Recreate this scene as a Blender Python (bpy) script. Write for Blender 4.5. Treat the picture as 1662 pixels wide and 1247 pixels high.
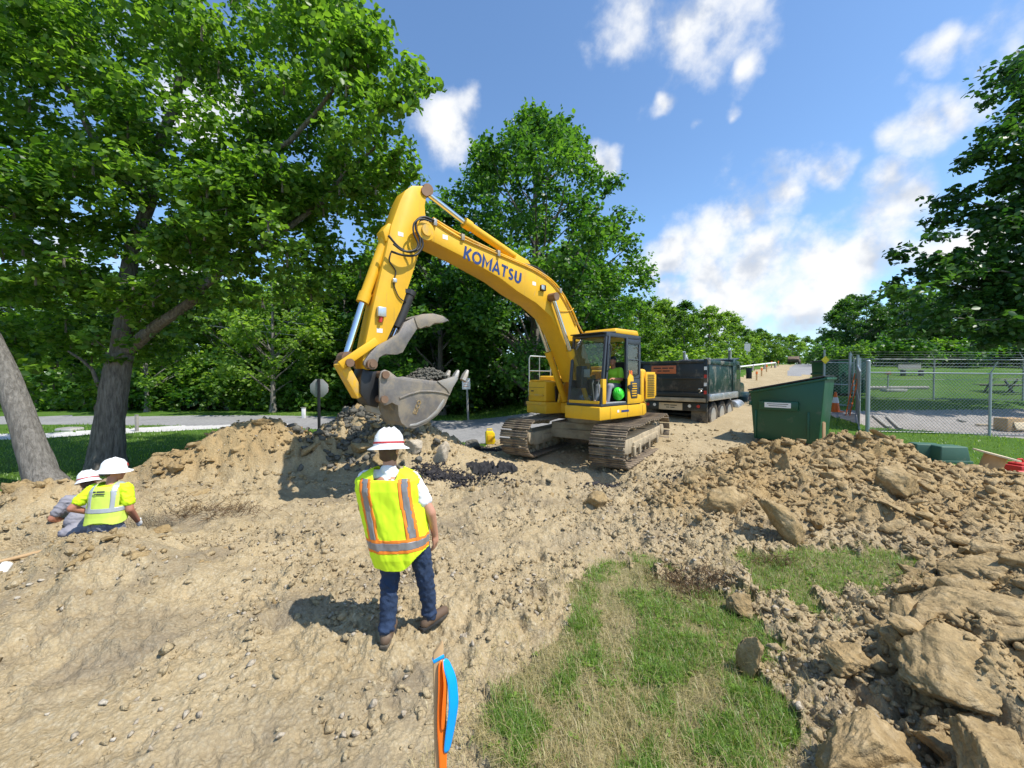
import bpy, bmesh, math, random
import numpy as np
from mathutils import Vector, Matrix, Euler
for o in list(bpy.data.objects): bpy.data.objects.remove(o)
scene = bpy.context.scene
C = scene.collection
R = math.radians
rng = np.random.default_rng(7); random.seed(7)

# ------------------------------------------------------------ camera, sky, sun
F = 640.0; H = 2.15; CU, CV = 831.0, 623.5; PITCH = math.atan(11.5/640)
cam = bpy.data.cameras.new('camera'); cam.sensor_width = 36; cam.lens = F/1662*36
cam.clip_start = 0.05; cam.clip_end = 3000
cam_o = bpy.data.objects.new('camera', cam); C.objects.link(cam_o)
cam_o.location = (0, 0, H); cam_o.rotation_euler = (R(90)-PITCH, 0, 0)
scene.camera = cam_o

def ray(u, v):
    a = (u-CU)/F; b = -(v-CV)/F
    return np.array([a, math.cos(PITCH)+b*math.sin(PITCH), -math.sin(PITCH)+b*math.cos(PITCH)])
def at(u, v, y):                       # point on the line of sight at distance y ahead
    r = ray(u, v); t = y/r[1]; return Vector((r[0]*t, y, H+r[2]*t))
def gnd(u, v, z=0.0):                  # point on the line of sight at height z
    r = ray(u, v); t = (z-H)/r[2]; return Vector((r[0]*t, r[1]*t, z))

SUN_EL = R(58); SUN_AZ = math.atan2(0.90, -0.42)      # clockwise from +Y
SUN_DIR = Vector((math.sin(SUN_AZ)*math.cos(SUN_EL), math.cos(SUN_AZ)*math.cos(SUN_EL), math.sin(SUN_EL)))
sun = bpy.data.lights.new('sun', 'SUN'); sun.energy = 4.5; sun.angle = R(0.55); sun.color = (1.0, 0.955, 0.88)
sun_o = bpy.data.objects.new('sun', sun); C.objects.link(sun_o)
sun_o.rotation_euler = (-SUN_DIR).to_track_quat('-Z', 'Y').to_euler(); sun_o.location = (10, -5, 30)

vs = scene.view_settings
vs.view_transform = 'Standard'; vs.look = 'None'; vs.exposure = 0.42; vs.gamma = 1.0; vs.use_curve_mapping = False
scene.cycles.max_bounces = 6; scene.cycles.diffuse_bounces = 3; scene.cycles.transmission_bounces = 4
scene.cycles.transparent_max_bounces = 6; scene.cycles.use_denoising = True
scene.cycles.caustics_reflective = False; scene.cycles.caustics_refractive = False

class NT:                              # small helper for writing node trees
    def __init__(s, tree): s.t = tree; s.n = tree.nodes; s.l = tree.links
    def new(s, kind, **kw):
        n = s.n.new(kind)
        for k, v in kw.items(): setattr(n, k, v)
        return n
    def set(s, sock, v):
        if isinstance(v, bpy.types.NodeSocket): s.l.new(v, sock)
        elif v is not None: sock.default_value = v
    def math(s, op, a, b=None, c=None, clamp=False):
        n = s.new('ShaderNodeMath', operation=op); n.use_clamp = clamp
        for i, v in enumerate((a, b, c)):
            if v is not None: s.set(n.inputs[i], v)
        return n.outputs[0]
    def vmath(s, op, a, b=None, out=0):
        n = s.new('ShaderNodeVectorMath', operation=op)
        s.set(n.inputs[0], a)
        if b is not None: s.set(n.inputs[1], b)
        return n.outputs[out]
    def noise(s, vec, scale, detail=4, rough=0.55, dist=0.0):
        n = s.new('ShaderNodeTexNoise'); s.set(n.inputs['Vector'], vec)
        n.inputs['Scale'].default_value = scale; n.inputs['Detail'].default_value = detail
        n.inputs['Roughness'].default_value = rough; n.inputs['Distortion'].default_value = dist
        return n.outputs['Fac']
    def mix(s, f, a, b, blend='MIX'):
        n = s.new('ShaderNodeMix', data_type='RGBA', blend_type=blend)
        s.set(n.inputs[0], f); s.set(n.inputs[6], a); s.set(n.inputs[7], b)
        return n.outputs[2]
    def ramp(s, f, a, b):              # smooth 0..1 between a and b
        n = s.new('ShaderNodeMapRange', interpolation_type='SMOOTHSTEP')
        s.set(n.inputs[0], f); n.inputs[1].default_value = a; n.inputs[2].default_value = b
        return n.outputs[0]

world = bpy.data.worlds.new('World'); scene.world = world; world.use_nodes = True
world.cycles.sampling_method = 'NONE'
def build_world():
    t = NT(world.node_tree); world.node_tree.nodes.clear()
    sky = t.new('ShaderNodeTexSky', sky_type='NISHITA'); sky.sun_disc = False
    sky.sun_elevation = SUN_EL; sky.sun_rotation = SUN_AZ
    sky.altitude = 300; sky.air_density = 1.0; sky.dust_density = 0.35; sky.ozone_density = 2.2
    g = t.new('ShaderNodeTexCoord').outputs['Generated']
    d = t.vmath('NORMALIZE', g)
    wob = t.new('ShaderNodeTexNoise'); t.set(wob.inputs['Vector'], d)
    wob.inputs['Scale'].default_value = 7.0; wob.inputs['Detail'].default_value = 3; wob.inputs['Roughness'].default_value = 0.6
    w = t.vmath('SUBTRACT', wob.outputs['Color'], (0.5, 0.5, 0.5))
    w = t.vmath('MULTIPLY', w, (0.13, 0.13, 0.13)); dw = t.vmath('ADD', d, w)
    blobs = [(1095,415,52,1),(1160,380,60,1),(1215,350,50,1),(1275,318,40,.9),(1335,282,26,.8),(1150,450,70,1),(1230,440,75,1),
      (1320,425,60,1),(1090,480,60,.9),(1190,500,85,.9),(1300,490,80,.85),(1400,430,60,.9),(1445,300,42,1),(1475,320,48,.9),
      (1490,205,48,1),(1395,345,40,.8),(1350,455,80,.95),(1180,300,1,0.01),(1545,175,38,.9),(1040,25,56,.75),(1110,35,66,.75),(1195,10,50,.6),
      (1082,148,22,.9),(1203,112,24,.8),(1122,193,15,.8),(1175,180,14,.6),(1530,62,26,.75),(1615,25,38,.8),
      (720,205,52,1.1),(978,262,26,1),(310,150,70,.9),(100,420,60,.8),(300,450,60,.8),(1600,420,70,.9)]
    dirs = [(ray(u, v), r/640*.92, s) for u, v, r, s in blobs]
    for k in range(8):                # the same kind of sky goes on round the rest of the horizon
        az = R(70+220*k/7); el = R(random.uniform(10, 48)); r = random.uniform(.07, .16)
        for j in range(1):
            a2 = az+random.uniform(-.12, .12); e2 = el+random.uniform(-.04, .04)
            dirs.append((np.array([math.sin(a2)*math.cos(e2), math.cos(a2)*math.cos(e2), math.sin(e2)]), r, .9))
    def field(vec):
        acc = None
        for c, r, s in dirs:
            c = np.array(c)/np.linalg.norm(c)
            # a plain pixel radius shrinks towards the frame's corners
            dist = t.vmath('DISTANCE', vec, tuple(float(q) for q in c), out=1)
            f = t.math('MULTIPLY_ADD', dist, -s/r/1.0, s)
            acc = f if acc is None else t.math('MAXIMUM', acc, f)
        return acc
    f = field(dw)
    fine = t.noise(d, 10, 6, 0.56); big = t.noise(d, 7, 2, .5)
    dens = t.math('ADD', f, t.math('MULTIPLY_ADD', fine, 2.5, -1.24))
    mask = t.ramp(dens, -.12, 0.85)
    # self shade: thick parts seen from below are greyer
    up = t.vmath('ADD', d, (0.012, 0.0, 0.05))
    fine2 = t.noise(up, 10, 3, 0.55)
    sh = t.ramp(t.math('ADD', t.math('SUBTRACT', fine2, fine), t.math('MULTIPLY', t.math('SUBTRACT', big, .5), .9)), -0.06, .22)
    ccol = t.mix(sh, (6.9, 7.0, 7.1, 1), (4.4, 4.8, 5.5, 1))
    skyc = t.mix(1.0, sky.outputs[0], (1.24, 1.44, 1.56, 1), 'MULTIPLY')
    col = t.mix(mask, skyc, ccol)
    bg = t.new('ShaderNodeBackground'); t.set(bg.inputs[0], col); bg.inputs[1].default_value = 0.11
    out = t.new('ShaderNodeOutputWorld'); t.l.new(bg.outputs[0], out.inputs[0])
build_world()

# ------------------------------------------------------------ helpers
def smooth(a, b, x):
    t = np.clip((np.asarray(x, float)-a)/(b-a), 0, 1); return t*t*(3-2*t)
_perm = np.random.default_rng(3).permutation(1024)
_rnd = np.random.default_rng(4).random(1024)
_ang = _rnd*2*np.pi
def _h(ix, iy): return _perm[(_perm[ix & 1023]+iy) & 1023]
def perlin(x, y):
    x = np.asarray(x, float); y = np.asarray(y, float)
    x0 = np.floor(x).astype(np.int64); y0 = np.floor(y).astype(np.int64)
    fx = x-x0; fy = y-y0; u = fx*fx*fx*(fx*(fx*6-15)+10); v = fy*fy*fy*(fy*(fy*6-15)+10)
    def g(i, j):
        a = _ang[_h(x0+i, y0+j)]; return np.cos(a)*(fx-i)+np.sin(a)*(fy-j)
    return ((g(0,0)*(1-u)+g(1,0)*u)*(1-v)+(g(0,1)*(1-u)+g(1,1)*u)*v)*1.5
def fbm(x, y, oct=4, gain=.5):
    s = 0; a = 1.0
    for k in range(oct):
        s = s+a*perlin(x*2**k+17.3*k, y*2**k-9.1*k); a *= gain
    return s
def worley(x, y):                      # distance to nearest and second nearest feature, cell value
    x0 = np.floor(x).astype(np.int64); y0 = np.floor(y).astype(np.int64)
    d1 = np.full(x.shape, 9.0); d2 = np.full(x.shape, 9.0); val = np.zeros(x.shape)
    for i in (-1, 0, 1):
        for j in (-1, 0, 1):
            h = _h(x0+i, y0+j)
            px = x0+i+_rnd[h]; py = y0+j+_rnd[(h+331) & 1023]
            d = np.hypot(px-x, py-y); near = d < d1
            d2 = np.where(near, d1, np.minimum(d2, d)); val = np.where(near, _rnd[(h+77) & 1023], val); d1 = np.minimum(d1, d)
    return d1, d2, val
def inside(px, py, poly):
    c = np.zeros(px.shape, bool); n = len(poly)
    for i in range(n):
        (x1, y1), (x2, y2) = poly[i], poly[(i+1) % n]
        if y1 == y2: continue
        c ^= ((y1 > py) != (y2 > py)) & (px < (x2-x1)*(py-y1)/(y2-y1)+x1)
    return c
def np_mesh(name, verts, faces, smooth_shade=False, attrs=None):
    verts = np.asarray(verts, np.float32); faces = np.asarray(faces, np.int32); k = faces.shape[1]
    me = bpy.data.meshes.new(name)
    me.vertices.add(len(verts)); me.vertices.foreach_set('co', verts.ravel())
    me.loops.add(faces.size); me.loops.foreach_set('vertex_index', faces.ravel())
    me.polygons.add(len(faces)); me.polygons.foreach_set('loop_start', np.arange(0, faces.size, k, dtype=np.int32))
    me.polygons.foreach_set('loop_total', np.full(len(faces), k, np.int32))
    me.update(calc_edges=True)
    if smooth_shade: me.polygons.foreach_set('use_smooth', np.ones(len(faces), bool))
    for an, av in (attrs or {}).items():
        a = me.attributes.new(an, 'FLOAT', 'POINT'); a.data.foreach_set('value', np.asarray(av, np.float32))
    return me
def link(name, me, mat=None, parent=None, loc=None, rot=None):
    o = bpy.data.objects.new(name, me); C.objects.link(o)
    if mat is not None and me is not None and not me.materials: me.materials.append(mat)
    if parent is not None: o.parent = parent
    if loc is not None: o.location = loc
    if rot is not None: o.rotation_euler = rot
    return o
def tag(o, label=None, cat=None, group=None, kind=None):
    if label: o['label'] = label
    if cat: o['category'] = cat
    if group: o['group'] = group
    if kind: o['kind'] = kind
    return o
def thing(name, label, cat, loc=(0,0,0), rotz=0, group=None):
    o = bpy.data.objects.new(name, None); C.objects.link(o); o.empty_display_size = .2
    o.location = loc; o.rotation_euler = (0, 0, rotz); return tag(o, label, cat, group)
def dup(root, loc=None, rotz=None, label=None, scale=None):
    def cp(o, par):
        c = o.copy(); C.objects.link(c)
        if par is not None: c.parent = par
        for ch in o.children: cp(ch, c)
        return c
    r = cp(root, None)
    if loc is not None: r.location = loc
    if rotz is not None: r.rotation_euler = (0, 0, rotz)
    if label: r['label'] = label
    if scale is not None: r.scale = scale
    return r

class MB:                              # collects simple shapes, then links them as ONE mesh
    def __init__(s): s.v = []; s.f = []
    def add(s, vs, fs):
        n = len(s.v); s.v += [tuple(v) for v in vs]; s.f += [tuple(i+n for i in f) for f in fs]; return s
    def box(s, c, d, rot=None):
        x, y, z = (q/2 for q in d)
        vs = [Vector((sx*x, sy*y, sz*z)) for sz in (-1, 1) for sy in (-1, 1) for sx in (-1, 1)]
        if rot is not None:
            m = rot if isinstance(rot, Matrix) else Euler(rot).to_matrix()
            vs = [m @ v for v in vs]
        vs = [v+Vector(c) for v in vs]
        return s.add(vs, [(0,2,3,1),(4,5,7,6),(0,1,5,4),(2,6,7,3),(0,4,6,2),(1,3,7,5)])
    def bb(s, x0, x1, y0, y1, z0, z1): return s.box(((x0+x1)/2,(y0+y1)/2,(z0+z1)/2), (abs(x1-x0),abs(y1-y0),abs(z1-z0)))
    def prism(s, poly, y0, y1):        # poly of (x, z), between two y
        n = len(poly)
        a = sum(poly[i][0]*poly[(i+1)%n][1]-poly[(i+1)%n][0]*poly[i][1] for i in range(n))
        if a < 0: poly = poly[::-1]
        vs = [(x, y0, z) for x, z in poly]+[(x, y1, z) for x, z in poly]
        fs = [tuple(range(n)), tuple(range(2*n-1, n-1, -1))]+[((i+1)%n, i, n+i, n+(i+1)%n) for i in range(n)]
        return s.add(vs, fs)
    def prism_z(s, poly, z0, z1):      # poly of (x, y), between two z
        n = len(poly)
        a = sum(poly[i][0]*poly[(i+1)%n][1]-poly[(i+1)%n][0]*poly[i][1] for i in range(n))
        if a < 0: poly = poly[::-1]
        vs = [(x, y, z0) for x, y in poly]+[(x, y, z1) for x, y in poly]
        return s.add(vs, [tuple(range(n-1, -1, -1)), tuple(range(n, 2*n))]+[(i, (i+1)%n, n+(i+1)%n, n+i) for i in range(n)])
    def tube(s, pts, r, n=10, cap=True):
        pts = [Vector(p) for p in pts]; rs = r if isinstance(r, (list, tuple)) else [r]*len(pts)
        vs = []; up = None
        for i, p in enumerate(pts):
            t = (pts[min(i+1, len(pts)-1)]-pts[max(i-1, 0)])
            t = t.normalized() if t.length > 1e-9 else Vector((0,0,1))
            if up is None: up = t.orthogonal().normalized()
            up = (up-t*up.dot(t)); up = up.normalized() if up.length > 1e-6 else t.orthogonal().normalized()
            b = t.cross(up)
            for k in range(n):
                a = 2*math.pi*k/n; vs.append(p+(up*math.cos(a)+b*math.sin(a))*rs[i])
        fs = [(i*n+k, i*n+(k+1)%n, (i+1)*n+(k+1)%n, (i+1)*n+k) for i in range(len(pts)-1) for k in range(n)]
        if cap: fs += [tuple(range(n-1, -1, -1)), tuple(range((len(pts)-1)*n, len(pts)*n))]
        return s.add(vs, fs)
    def cyl(s, a, b, r, n=14): return s.tube([a, b], r, n)
    def lathe(s, prof, c=(0,0,0), n=24, axis='z', sx=1, sy=1):
        vs = []
        for r, z in prof:
            for k in range(n):
                a = 2*math.pi*k/n; x, y = r*math.cos(a)*sx, r*math.sin(a)*sy
                v = (x, y, z) if axis == 'z' else ((z, x, y) if axis == 'x' else (y, z, x))
                vs.append(Vector(v)+Vector(c))
        m = len(prof)
        fs = [(i*n+k, i*n+(k+1)%n, (i+1)*n+(k+1)%n, (i+1)*n+k) for i in range(m-1) for k in range(n)]
        fs += [tuple(range(n-1, -1, -1)), tuple(range((m-1)*n, m*n))]
        return s.add(vs, fs)
    def build(s, name, mat, parent=None, bevel=0, smooth_angle=None, loc=None, rot=None, segs=2):
        me = bpy.data.meshes.new(name); me.from_pydata([tuple(v) for v in s.v], [], s.f); me.validate(); me.update()
        if mat is not None: me.materials.append(mat)
        if bevel > 0:
            bm = bmesh.new(); bm.from_mesh(me)
            bmesh.ops.recalc_face_normals(bm, faces=bm.faces)
            es = [e for e in bm.edges if len(e.link_faces) == 2 and e.calc_face_angle(0) > R(35)]
            try: bmesh.ops.bevel(bm, geom=es, offset=bevel, segments=segs, affect='EDGES', profile=.5, clamp_overlap=True)
            except Exception: pass
            bm.to_mesh(me); bm.free()
            if smooth_angle is None: smooth_angle = 40
        if smooth_angle:
            me.polygons.foreach_set('use_smooth', np.ones(len(me.polygons), bool))
            me.set_sharp_from_angle(angle=R(smooth_angle))
        return link(name, me, None, parent, loc, rot)

# ------------------------------------------------------------ materials
def base_mat(name):
    m = bpy.data.materials.new(name); m.use_nodes = True; t = NT(m.node_tree); t.n.clear()
    b = t.new('ShaderNodeBsdfPrincipled'); o = t.new('ShaderNodeOutputMaterial'); t.l.new(b.outputs[0], o.inputs[0])
    return m, t, b
def c4(c): return (c[0], c[1], c[2], 1)
def paint(name, col, rough=.45, metal=0.0, var=.12, dirt=0.0, dirt_col=(.30,.23,.14), scale=3.0, bump=0.0, dscale=2.2, spec=.5):
    m, t, b = base_mat(name)
    v = t.new('ShaderNodeTexCoord').outputs['Object']
    n1 = t.noise(v, scale, 6, .62)
    f = t.math('MULTIPLY_ADD', n1, 2*var, 1-var)
    c = t.mix(1.0, c4(col), t.new('ShaderNodeCombineColor').outputs[0], 'MULTIPLY')
    comb = c.node.inputs[7].links[0].from_node
    for i in range(3): t.set(comb.inputs[i], f)
    r = rough
    if dirt > 0:
        n2 = t.noise(v, dscale, 8, .7, .3)
        df = t.math('MULTIPLY', t.ramp(n2, .62-.34*dirt, .80-.25*dirt), min(1, .35+dirt*.65))
        c = t.mix(df, c, c4(dirt_col)); r = t.math('MULTIPLY_ADD', df, .9-rough, rough)
    t.set(b.inputs['Base Color'], c); t.set(b.inputs['Roughness'], r); b.inputs['Metallic'].default_value = metal
    b.inputs['Specular IOR Level'].default_value = spec
    if bump > 0:
        bp = t.new('ShaderNodeBump'); bp.inputs['Strength'].default_value = bump; bp.inputs['Distance'].default_value = .01
        t.set(bp.inputs['Height'], t.noise(v, scale*12, 5, .6)); t.l.new(bp.outputs[0], b.inputs['Normal'])
    return m
def soil_mat(name, c1, c2, c3, bump=.9, sc=1.0, attr=True, fine=1.0):
    m, t, b = base_mat(name)
    geo = t.new('ShaderNodeNewGeometry').outputs['Position']
    n1 = t.noise(geo, .9*sc, 6, .6); n2 = t.noise(geo, 9*sc*fine, 8, .70); n3 = t.noise(geo, 60*sc*fine, 4, .6)
    c = t.mix(t.ramp(n1, .35, .66), c4(c1), c4(c2))
    c = t.mix(t.ramp(n2, .45, .75), c, c4(c3))
    if attr:
        a = t.new('ShaderNodeAttribute'); a.attribute_name = 'tone'
        c = t.mix(t.math('MULTIPLY', a.outputs['Fac'], 1.0, clamp=True), c, (.165,.138,.105,1))
        a2 = t.new('ShaderNodeAttribute'); a2.attribute_name = 'ochre'
        c = t.mix(t.math('MULTIPLY', a2.outputs['Fac'], 1.0, clamp=True), c, (.365,.245,.105,1))
    vr = t.new('ShaderNodeTexVoronoi'); t.set(vr.inputs['Vector'], t.vmath('ADD', geo, t.vmath('MULTIPLY', t.new('ShaderNodeTexNoise').outputs['Color'], (.06, .06, .06)))); vr.inputs['Scale'].default_value = 16*sc*fine
    vv = t.math('MULTIPLY_ADD', n3, .7, t.math('MULTIPLY_ADD', vr.outputs['Distance'], -.35, .80))
    cc = t.new('ShaderNodeCombineColor')
    for i in range(3): t.set(cc.inputs[i], vv)
    c = t.mix(1.0, c, cc.outputs[0], 'MULTIPLY')
    t.set(b.inputs['Base Color'], c); b.inputs['Roughness'].default_value = .95; b.inputs['Specular IOR Level'].default_value = .15
    bp = t.new('ShaderNodeBump'); bp.inputs['Strength'].default_value = bump; bp.inputs['Distance'].default_value = .03
    hgt = t.math('ADD', t.math('MULTIPLY', n2, .8), t.math('MULTIPLY_ADD', n3, .35, t.math('MULTIPLY', vr.outputs['Distance'], -.55)))
    t.set(bp.inputs['Height'], hgt); t.l.new(bp.outputs[0], b.inputs['Normal'])
    return m
def leaf_mat(name, dark, light, trans=.35):
    m, t, b = base_mat(name)
    a = t.new('ShaderNodeAttribute'); a.attribute_name = 'tone'
    oi = t.new('ShaderNodeObjectInfo').outputs['Random']
    f = t.math('ADD', a.outputs['Fac'], t.math('MULTIPLY_ADD', oi, .24, -.12), clamp=True)
    c = t.mix(f, c4(dark), c4(light))
    t.set(b.inputs['Base Color'], c); b.inputs['Roughness'].default_value = .42; b.inputs['Specular IOR Level'].default_value = .5
    tr = t.new('ShaderNodeBsdfTranslucent'); t.set(tr.inputs[0], t.mix(1.0, c, (1.55, 1.6, .55, 1), 'MULTIPLY'))
    mx = t.new('ShaderNodeMixShader'); mx.inputs[0].default_value = trans
    t.l.new(b.outputs[0], mx.inputs[1]); t.l.new(tr.outputs[0], mx.inputs[2])
    out = [n for n in t.n if n.type == 'OUTPUT_MATERIAL'][0]; t.l.new(mx.outputs[0], out.inputs[0])
    return m
def glass_mat(name, tint=(.75,.82,.80), alpha=.75):
    m, t, b = base_mat(name)
    tp = t.new('ShaderNodeBsdfTransparent'); tp.inputs[0].default_value = c4(tint)
    gl = t.new('ShaderNodeBsdfGlossy'); gl.inputs['Roughness'].default_value = .03
    fr = t.new('ShaderNodeFresnel'); fr.inputs[0].default_value = 1.5
    mx = t.new('ShaderNodeMixShader'); t.set(mx.inputs[0], t.math('MULTIPLY_ADD', fr.outputs[0], 1.0, .03, clamp=True))
    t.l.new(tp.outputs[0], mx.inputs[1]); t.l.new(gl.outputs[0], mx.inputs[2])
    dd = t.new('ShaderNodeBsdfDiffuse'); dd.inputs[0].default_value = (.35,.33,.27,1)
    m2 = t.new('ShaderNodeMixShader'); t.set(m2.inputs[0], t.math('MULTIPLY', t.noise(t.new('ShaderNodeTexCoord').outputs['Object'], 3, 5), .22))
    t.l.new(mx.outputs[0], m2.inputs[1]); t.l.new(dd.outputs[0], m2.inputs[2])
    out = [n for n in t.n if n.type == 'OUTPUT_MATERIAL'][0]; t.l.new(m2.outputs[0], out.inputs[0])
    return m
def worn_yellow(name, dirt):
    m, t, b = base_mat(name)
    v = t.new('ShaderNodeTexCoord').outputs['Object']
    n1 = t.noise(v, 1.4, 5, .6); n2 = t.noise(v, 2.6, 9, .72, .4); n3 = t.noise(v, 26, 5, .7); n4 = t.noise(t.vmath('MULTIPLY', v, (7, 7, 1.0)), 1.8, 6, .65)
    c = t.mix(t.ramp(n1, .3, .72), (.82,.455,.015,1), (.70,.385,.022,1))                      # faded patches
    c = t.mix(t.math('MULTIPLY', t.ramp(n4, .55, .78), .38+dirt*.3), c, (.34,.22,.075,1))       # run-down grime
    c = t.mix(t.math('MULTIPLY', t.ramp(n2, .60-dirt*.25, .78-dirt*.2), .30+dirt*.6), c, (.44,.345,.20,1))  # dust
    chip = t.math('MULTIPLY', t.ramp(n3, .70, .74), t.ramp(n2, .42, .60))
    c = t.mix(chip, c, (.10,.065,.04,1))
    t.set(b.inputs['Base Color'], c); t.set(b.inputs['Roughness'], t.math('MULTIPLY_ADD', n2, .5, .28, clamp=True)); b.inputs['Specular IOR Level'].default_value = .4
    bp = t.new('ShaderNodeBump'); bp.inputs['Strength'].default_value = .10; bp.inputs['Distance'].default_value = .012; t.set(bp.inputs['Height'], t.noise(v, 5, 4)); t.l.new(bp.outputs[0], b.inputs['Normal'])
    return m
DIRT = (.40,.315,.20)
M = {}
M['dirt'] = soil_mat('excavated_clay', (.43,.335,.195), (.355,.270,.150), (.50,.425,.29), bump=.7, fine=2.6)
M['clod'] = soil_mat('clay_clod', (.38,.275,.140), (.29,.200,.092), (.45,.345,.20), bump=1.0, attr=False)
M['stone'] = soil_mat('pale_stone', (.46,.40,.31), (.38,.31,.22), (.55,.50,.41), bump=.5, sc=3, attr=False)
M['millings'] = soil_mat('asphalt_millings', (.055,.052,.055), (.075,.070,.072), (.11,.10,.10), bump=1.0, sc=4, attr=False)
M['shale'] = soil_mat('grey_shale', (.12,.115,.095), (.16,.15,.125), (.20,.18,.15), bump=.8, attr=False)
M['asphalt'] = soil_mat('asphalt', (.24,.235,.23), (.28,.275,.265), (.31,.30,.29), bump=.15, sc=.6, attr=False)
M['gravelpath'] = soil_mat('white_gravel', (.50,.48,.45), (.56,.54,.51), (.62,.60,.57), bump=.4, sc=2, attr=False)
M['yard'] = soil_mat('yard_gravel', (.29,.26,.235), (.35,.32,.29), (.42,.39,.355), bump=1.0, sc=1.6, attr=False)
def lawn_material():
    m, t, b = base_mat('lawn_grass')
    p = t.new('ShaderNodeNewGeometry').outputs['Position']
    n1 = t.noise(p, .35, 5, .6); n2 = t.noise(p, 14, 6, .7); n3 = t.noise(p, 90, 3, .7)
    c = t.mix(t.ramp(n1, .35, .7), (.085,.180,.026,1), (.135,.225,.036,1))
    c = t.mix(t.math('MULTIPLY', t.ramp(n1, .60, .78), .55), c, (.22,.21,.08,1))
    c = t.mix(t.math('MULTIPLY', n2, .6), c, (.055,.115,.018,1))
    t.set(b.inputs['Base Color'], c); b.inputs['Roughness'].default_value = .9; b.inputs['Specular IOR Level'].default_value = .1
    bp = t.new('ShaderNodeBump'); bp.inputs['Strength'].default_value = 1.0; bp.inputs['Distance'].default_value = .05
    t.set(bp.inputs['Height'], t.math('ADD', n2, t.math('MULTIPLY', n3, .6))); t.l.new(bp.outputs[0], b.inputs['Normal'])
    return m
M['lawn'] = lawn_material()
M['grass'] = leaf_mat('grass_blades', (.075,.160,.016), (.25,.38,.065), .38)
M['straw'] = leaf_mat('dry_straw', (.34,.26,.11), (.56,.48,.26), .25)
M['oakleaf'] = leaf_mat('oak_leaves', (.045,.120,.018), (.200,.345,.055), .56)
M['darkleaf'] = leaf_mat('dark_leaves', (.030,.100,.018), (.125,.255,.042), .52)
M['midleaf'] = leaf_mat('mid_leaves', (.055,.135,.020), (.200,.335,.055), .54)
M['paleleaf'] = leaf_mat('pale_leaves', (.085,.175,.026), (.28,.42,.08), .56)
M['pineleaf'] = leaf_mat('deep_green_leaves', (.020,.070,.018), (.075,.170,.036), .46)  # darkest green of the leaf colours
M['brush'] = leaf_mat('dead_brush', (.15,.09,.04), (.32,.21,.10), .2)
def bark_mat(name, c1, c2):
    m, t, b = base_mat(name)
    v = t.new('ShaderNodeTexCoord').outputs['Object']
    s = t.vmath('MULTIPLY', v, (9, 9, 1.6)); n = t.noise(s, 2.2, 7, .7, .4); n0 = t.noise(v, 1.2, 4)
    c = t.mix(t.ramp(n, .3, .7), c4(c1), c4(c2)); c = t.mix(t.math('MULTIPLY', t.ramp(n0, .6, .75), .5), c, (.30,.27,.22,1))
    t.set(b.inputs['Base Color'], c); b.inputs['Roughness'].default_value = .95
    bp = t.new('ShaderNodeBump'); bp.inputs['Strength'].default_value = 1.0; bp.inputs['Distance'].default_value = .05
    t.set(bp.inputs['Height'], n); t.l.new(bp.outputs[0], b.inputs['Normal'])
    return m
M['bark'] = bark_mat('oak_bark', (.075,.064,.052), (.24,.215,.18))
M['bark2'] = bark_mat('grey_bark', (.11,.10,.085), (.27,.25,.22))
M['yellow'] = worn_yellow('machine_yellow', .12)
M['yellow_dusty'] = worn_yellow('dusty_yellow', .6)
M['steel'] = paint('worn_steel', (.36,.34,.31), .5, .55, .2, .55, (.36,.29,.20), 4, .3)
M['bucket'] = paint('bucket_steel', (.22,.20,.185), .5, .45, .4, .62, (.42,.35,.25), 7, .8, 3.2)
M['pinrust'] = paint('rusty_pin', (.22,.13,.08), .6, .4, .25, .3, (.35,.27,.18), 8)
M['track'] = paint('track_steel', (.15,.115,.085), .6, .3, .25, .62, (.40,.31,.195), 5, .6, 4)
M['trackframe'] = paint('muddy_frame', (.27,.215,.14), .85, 0, .2, .85, (.43,.35,.23), 4, .6, 2)
M['black'] = paint('black_paint', (.018,.018,.020), .45, 0, .2, .12, (.2,.16,.1), 4)
M['darkgrey'] = paint('dark_grey_cab', (.040,.046,.056), .4, 0, .15, .18, (.25,.21,.15), 4)
M['rubber'] = paint('rubber', (.022,.021,.020), .8, 0, .2, .6, (.26,.21,.14), 5, .3)
M['hose'] = paint('rubber_hose', (.025,.024,.024), .55, 0, .2, .15, (.25,.2,.14), 8)
M['chrome'] = paint('chrome_rod', (.75,.77,.80), .12, 1.0, .03)
M['blue'] = paint('blue_letter', (.012,.040,.17), .5)
M['white'] = paint('white_plastic', (.80,.80,.78), .4, 0, .05, .10, (.55,.48,.36), 5)
M['hatwhite'] = paint('hard_hat_white', (.84,.84,.83), .28, 0, .03, .08, (.6,.54,.44), 6)
M['red'] = paint('red_band', (.45,.02,.02), .5)
M['redplastic'] = paint('red_plastic', (.52,.035,.025), .5, 0, .1, .1)
M['orange'] = paint('safety_orange', (.85,.17,.02), .5, 0, .08, .1)
M['orangesign'] = paint('orange_sign', (.48,.13,.045), .5, 0, .15, .2)
M['signgrey'] = paint('sign_metal', (.42,.42,.41), .5, .4, .08, .1)
M['signwhite'] = paint('sign_white', (.80,.78,.75), .5, 0, .06)
M['wood'] = paint('bare_wood', (.46,.30,.15), .75, 0, .25, .1, (.3,.22,.14), 9)
M['paleply'] = paint('pale_plywood', (.62,.50,.33), .75, 0, .12, .05, (.4,.3,.2), 5)
M['greywood'] = paint('weathered_wood', (.30,.28,.25), .85, 0, .25, .1, (.2,.17,.13), 8)
M['green'] = paint('dumpster_green', (.006,.075,.036), .38, 0, .18, .14, (.20,.19,.13), 2)
M['greenlight'] = paint('utility_green', (.045,.12,.08), .6, 0, .12, .25, (.30,.28,.20), 4)
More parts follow.
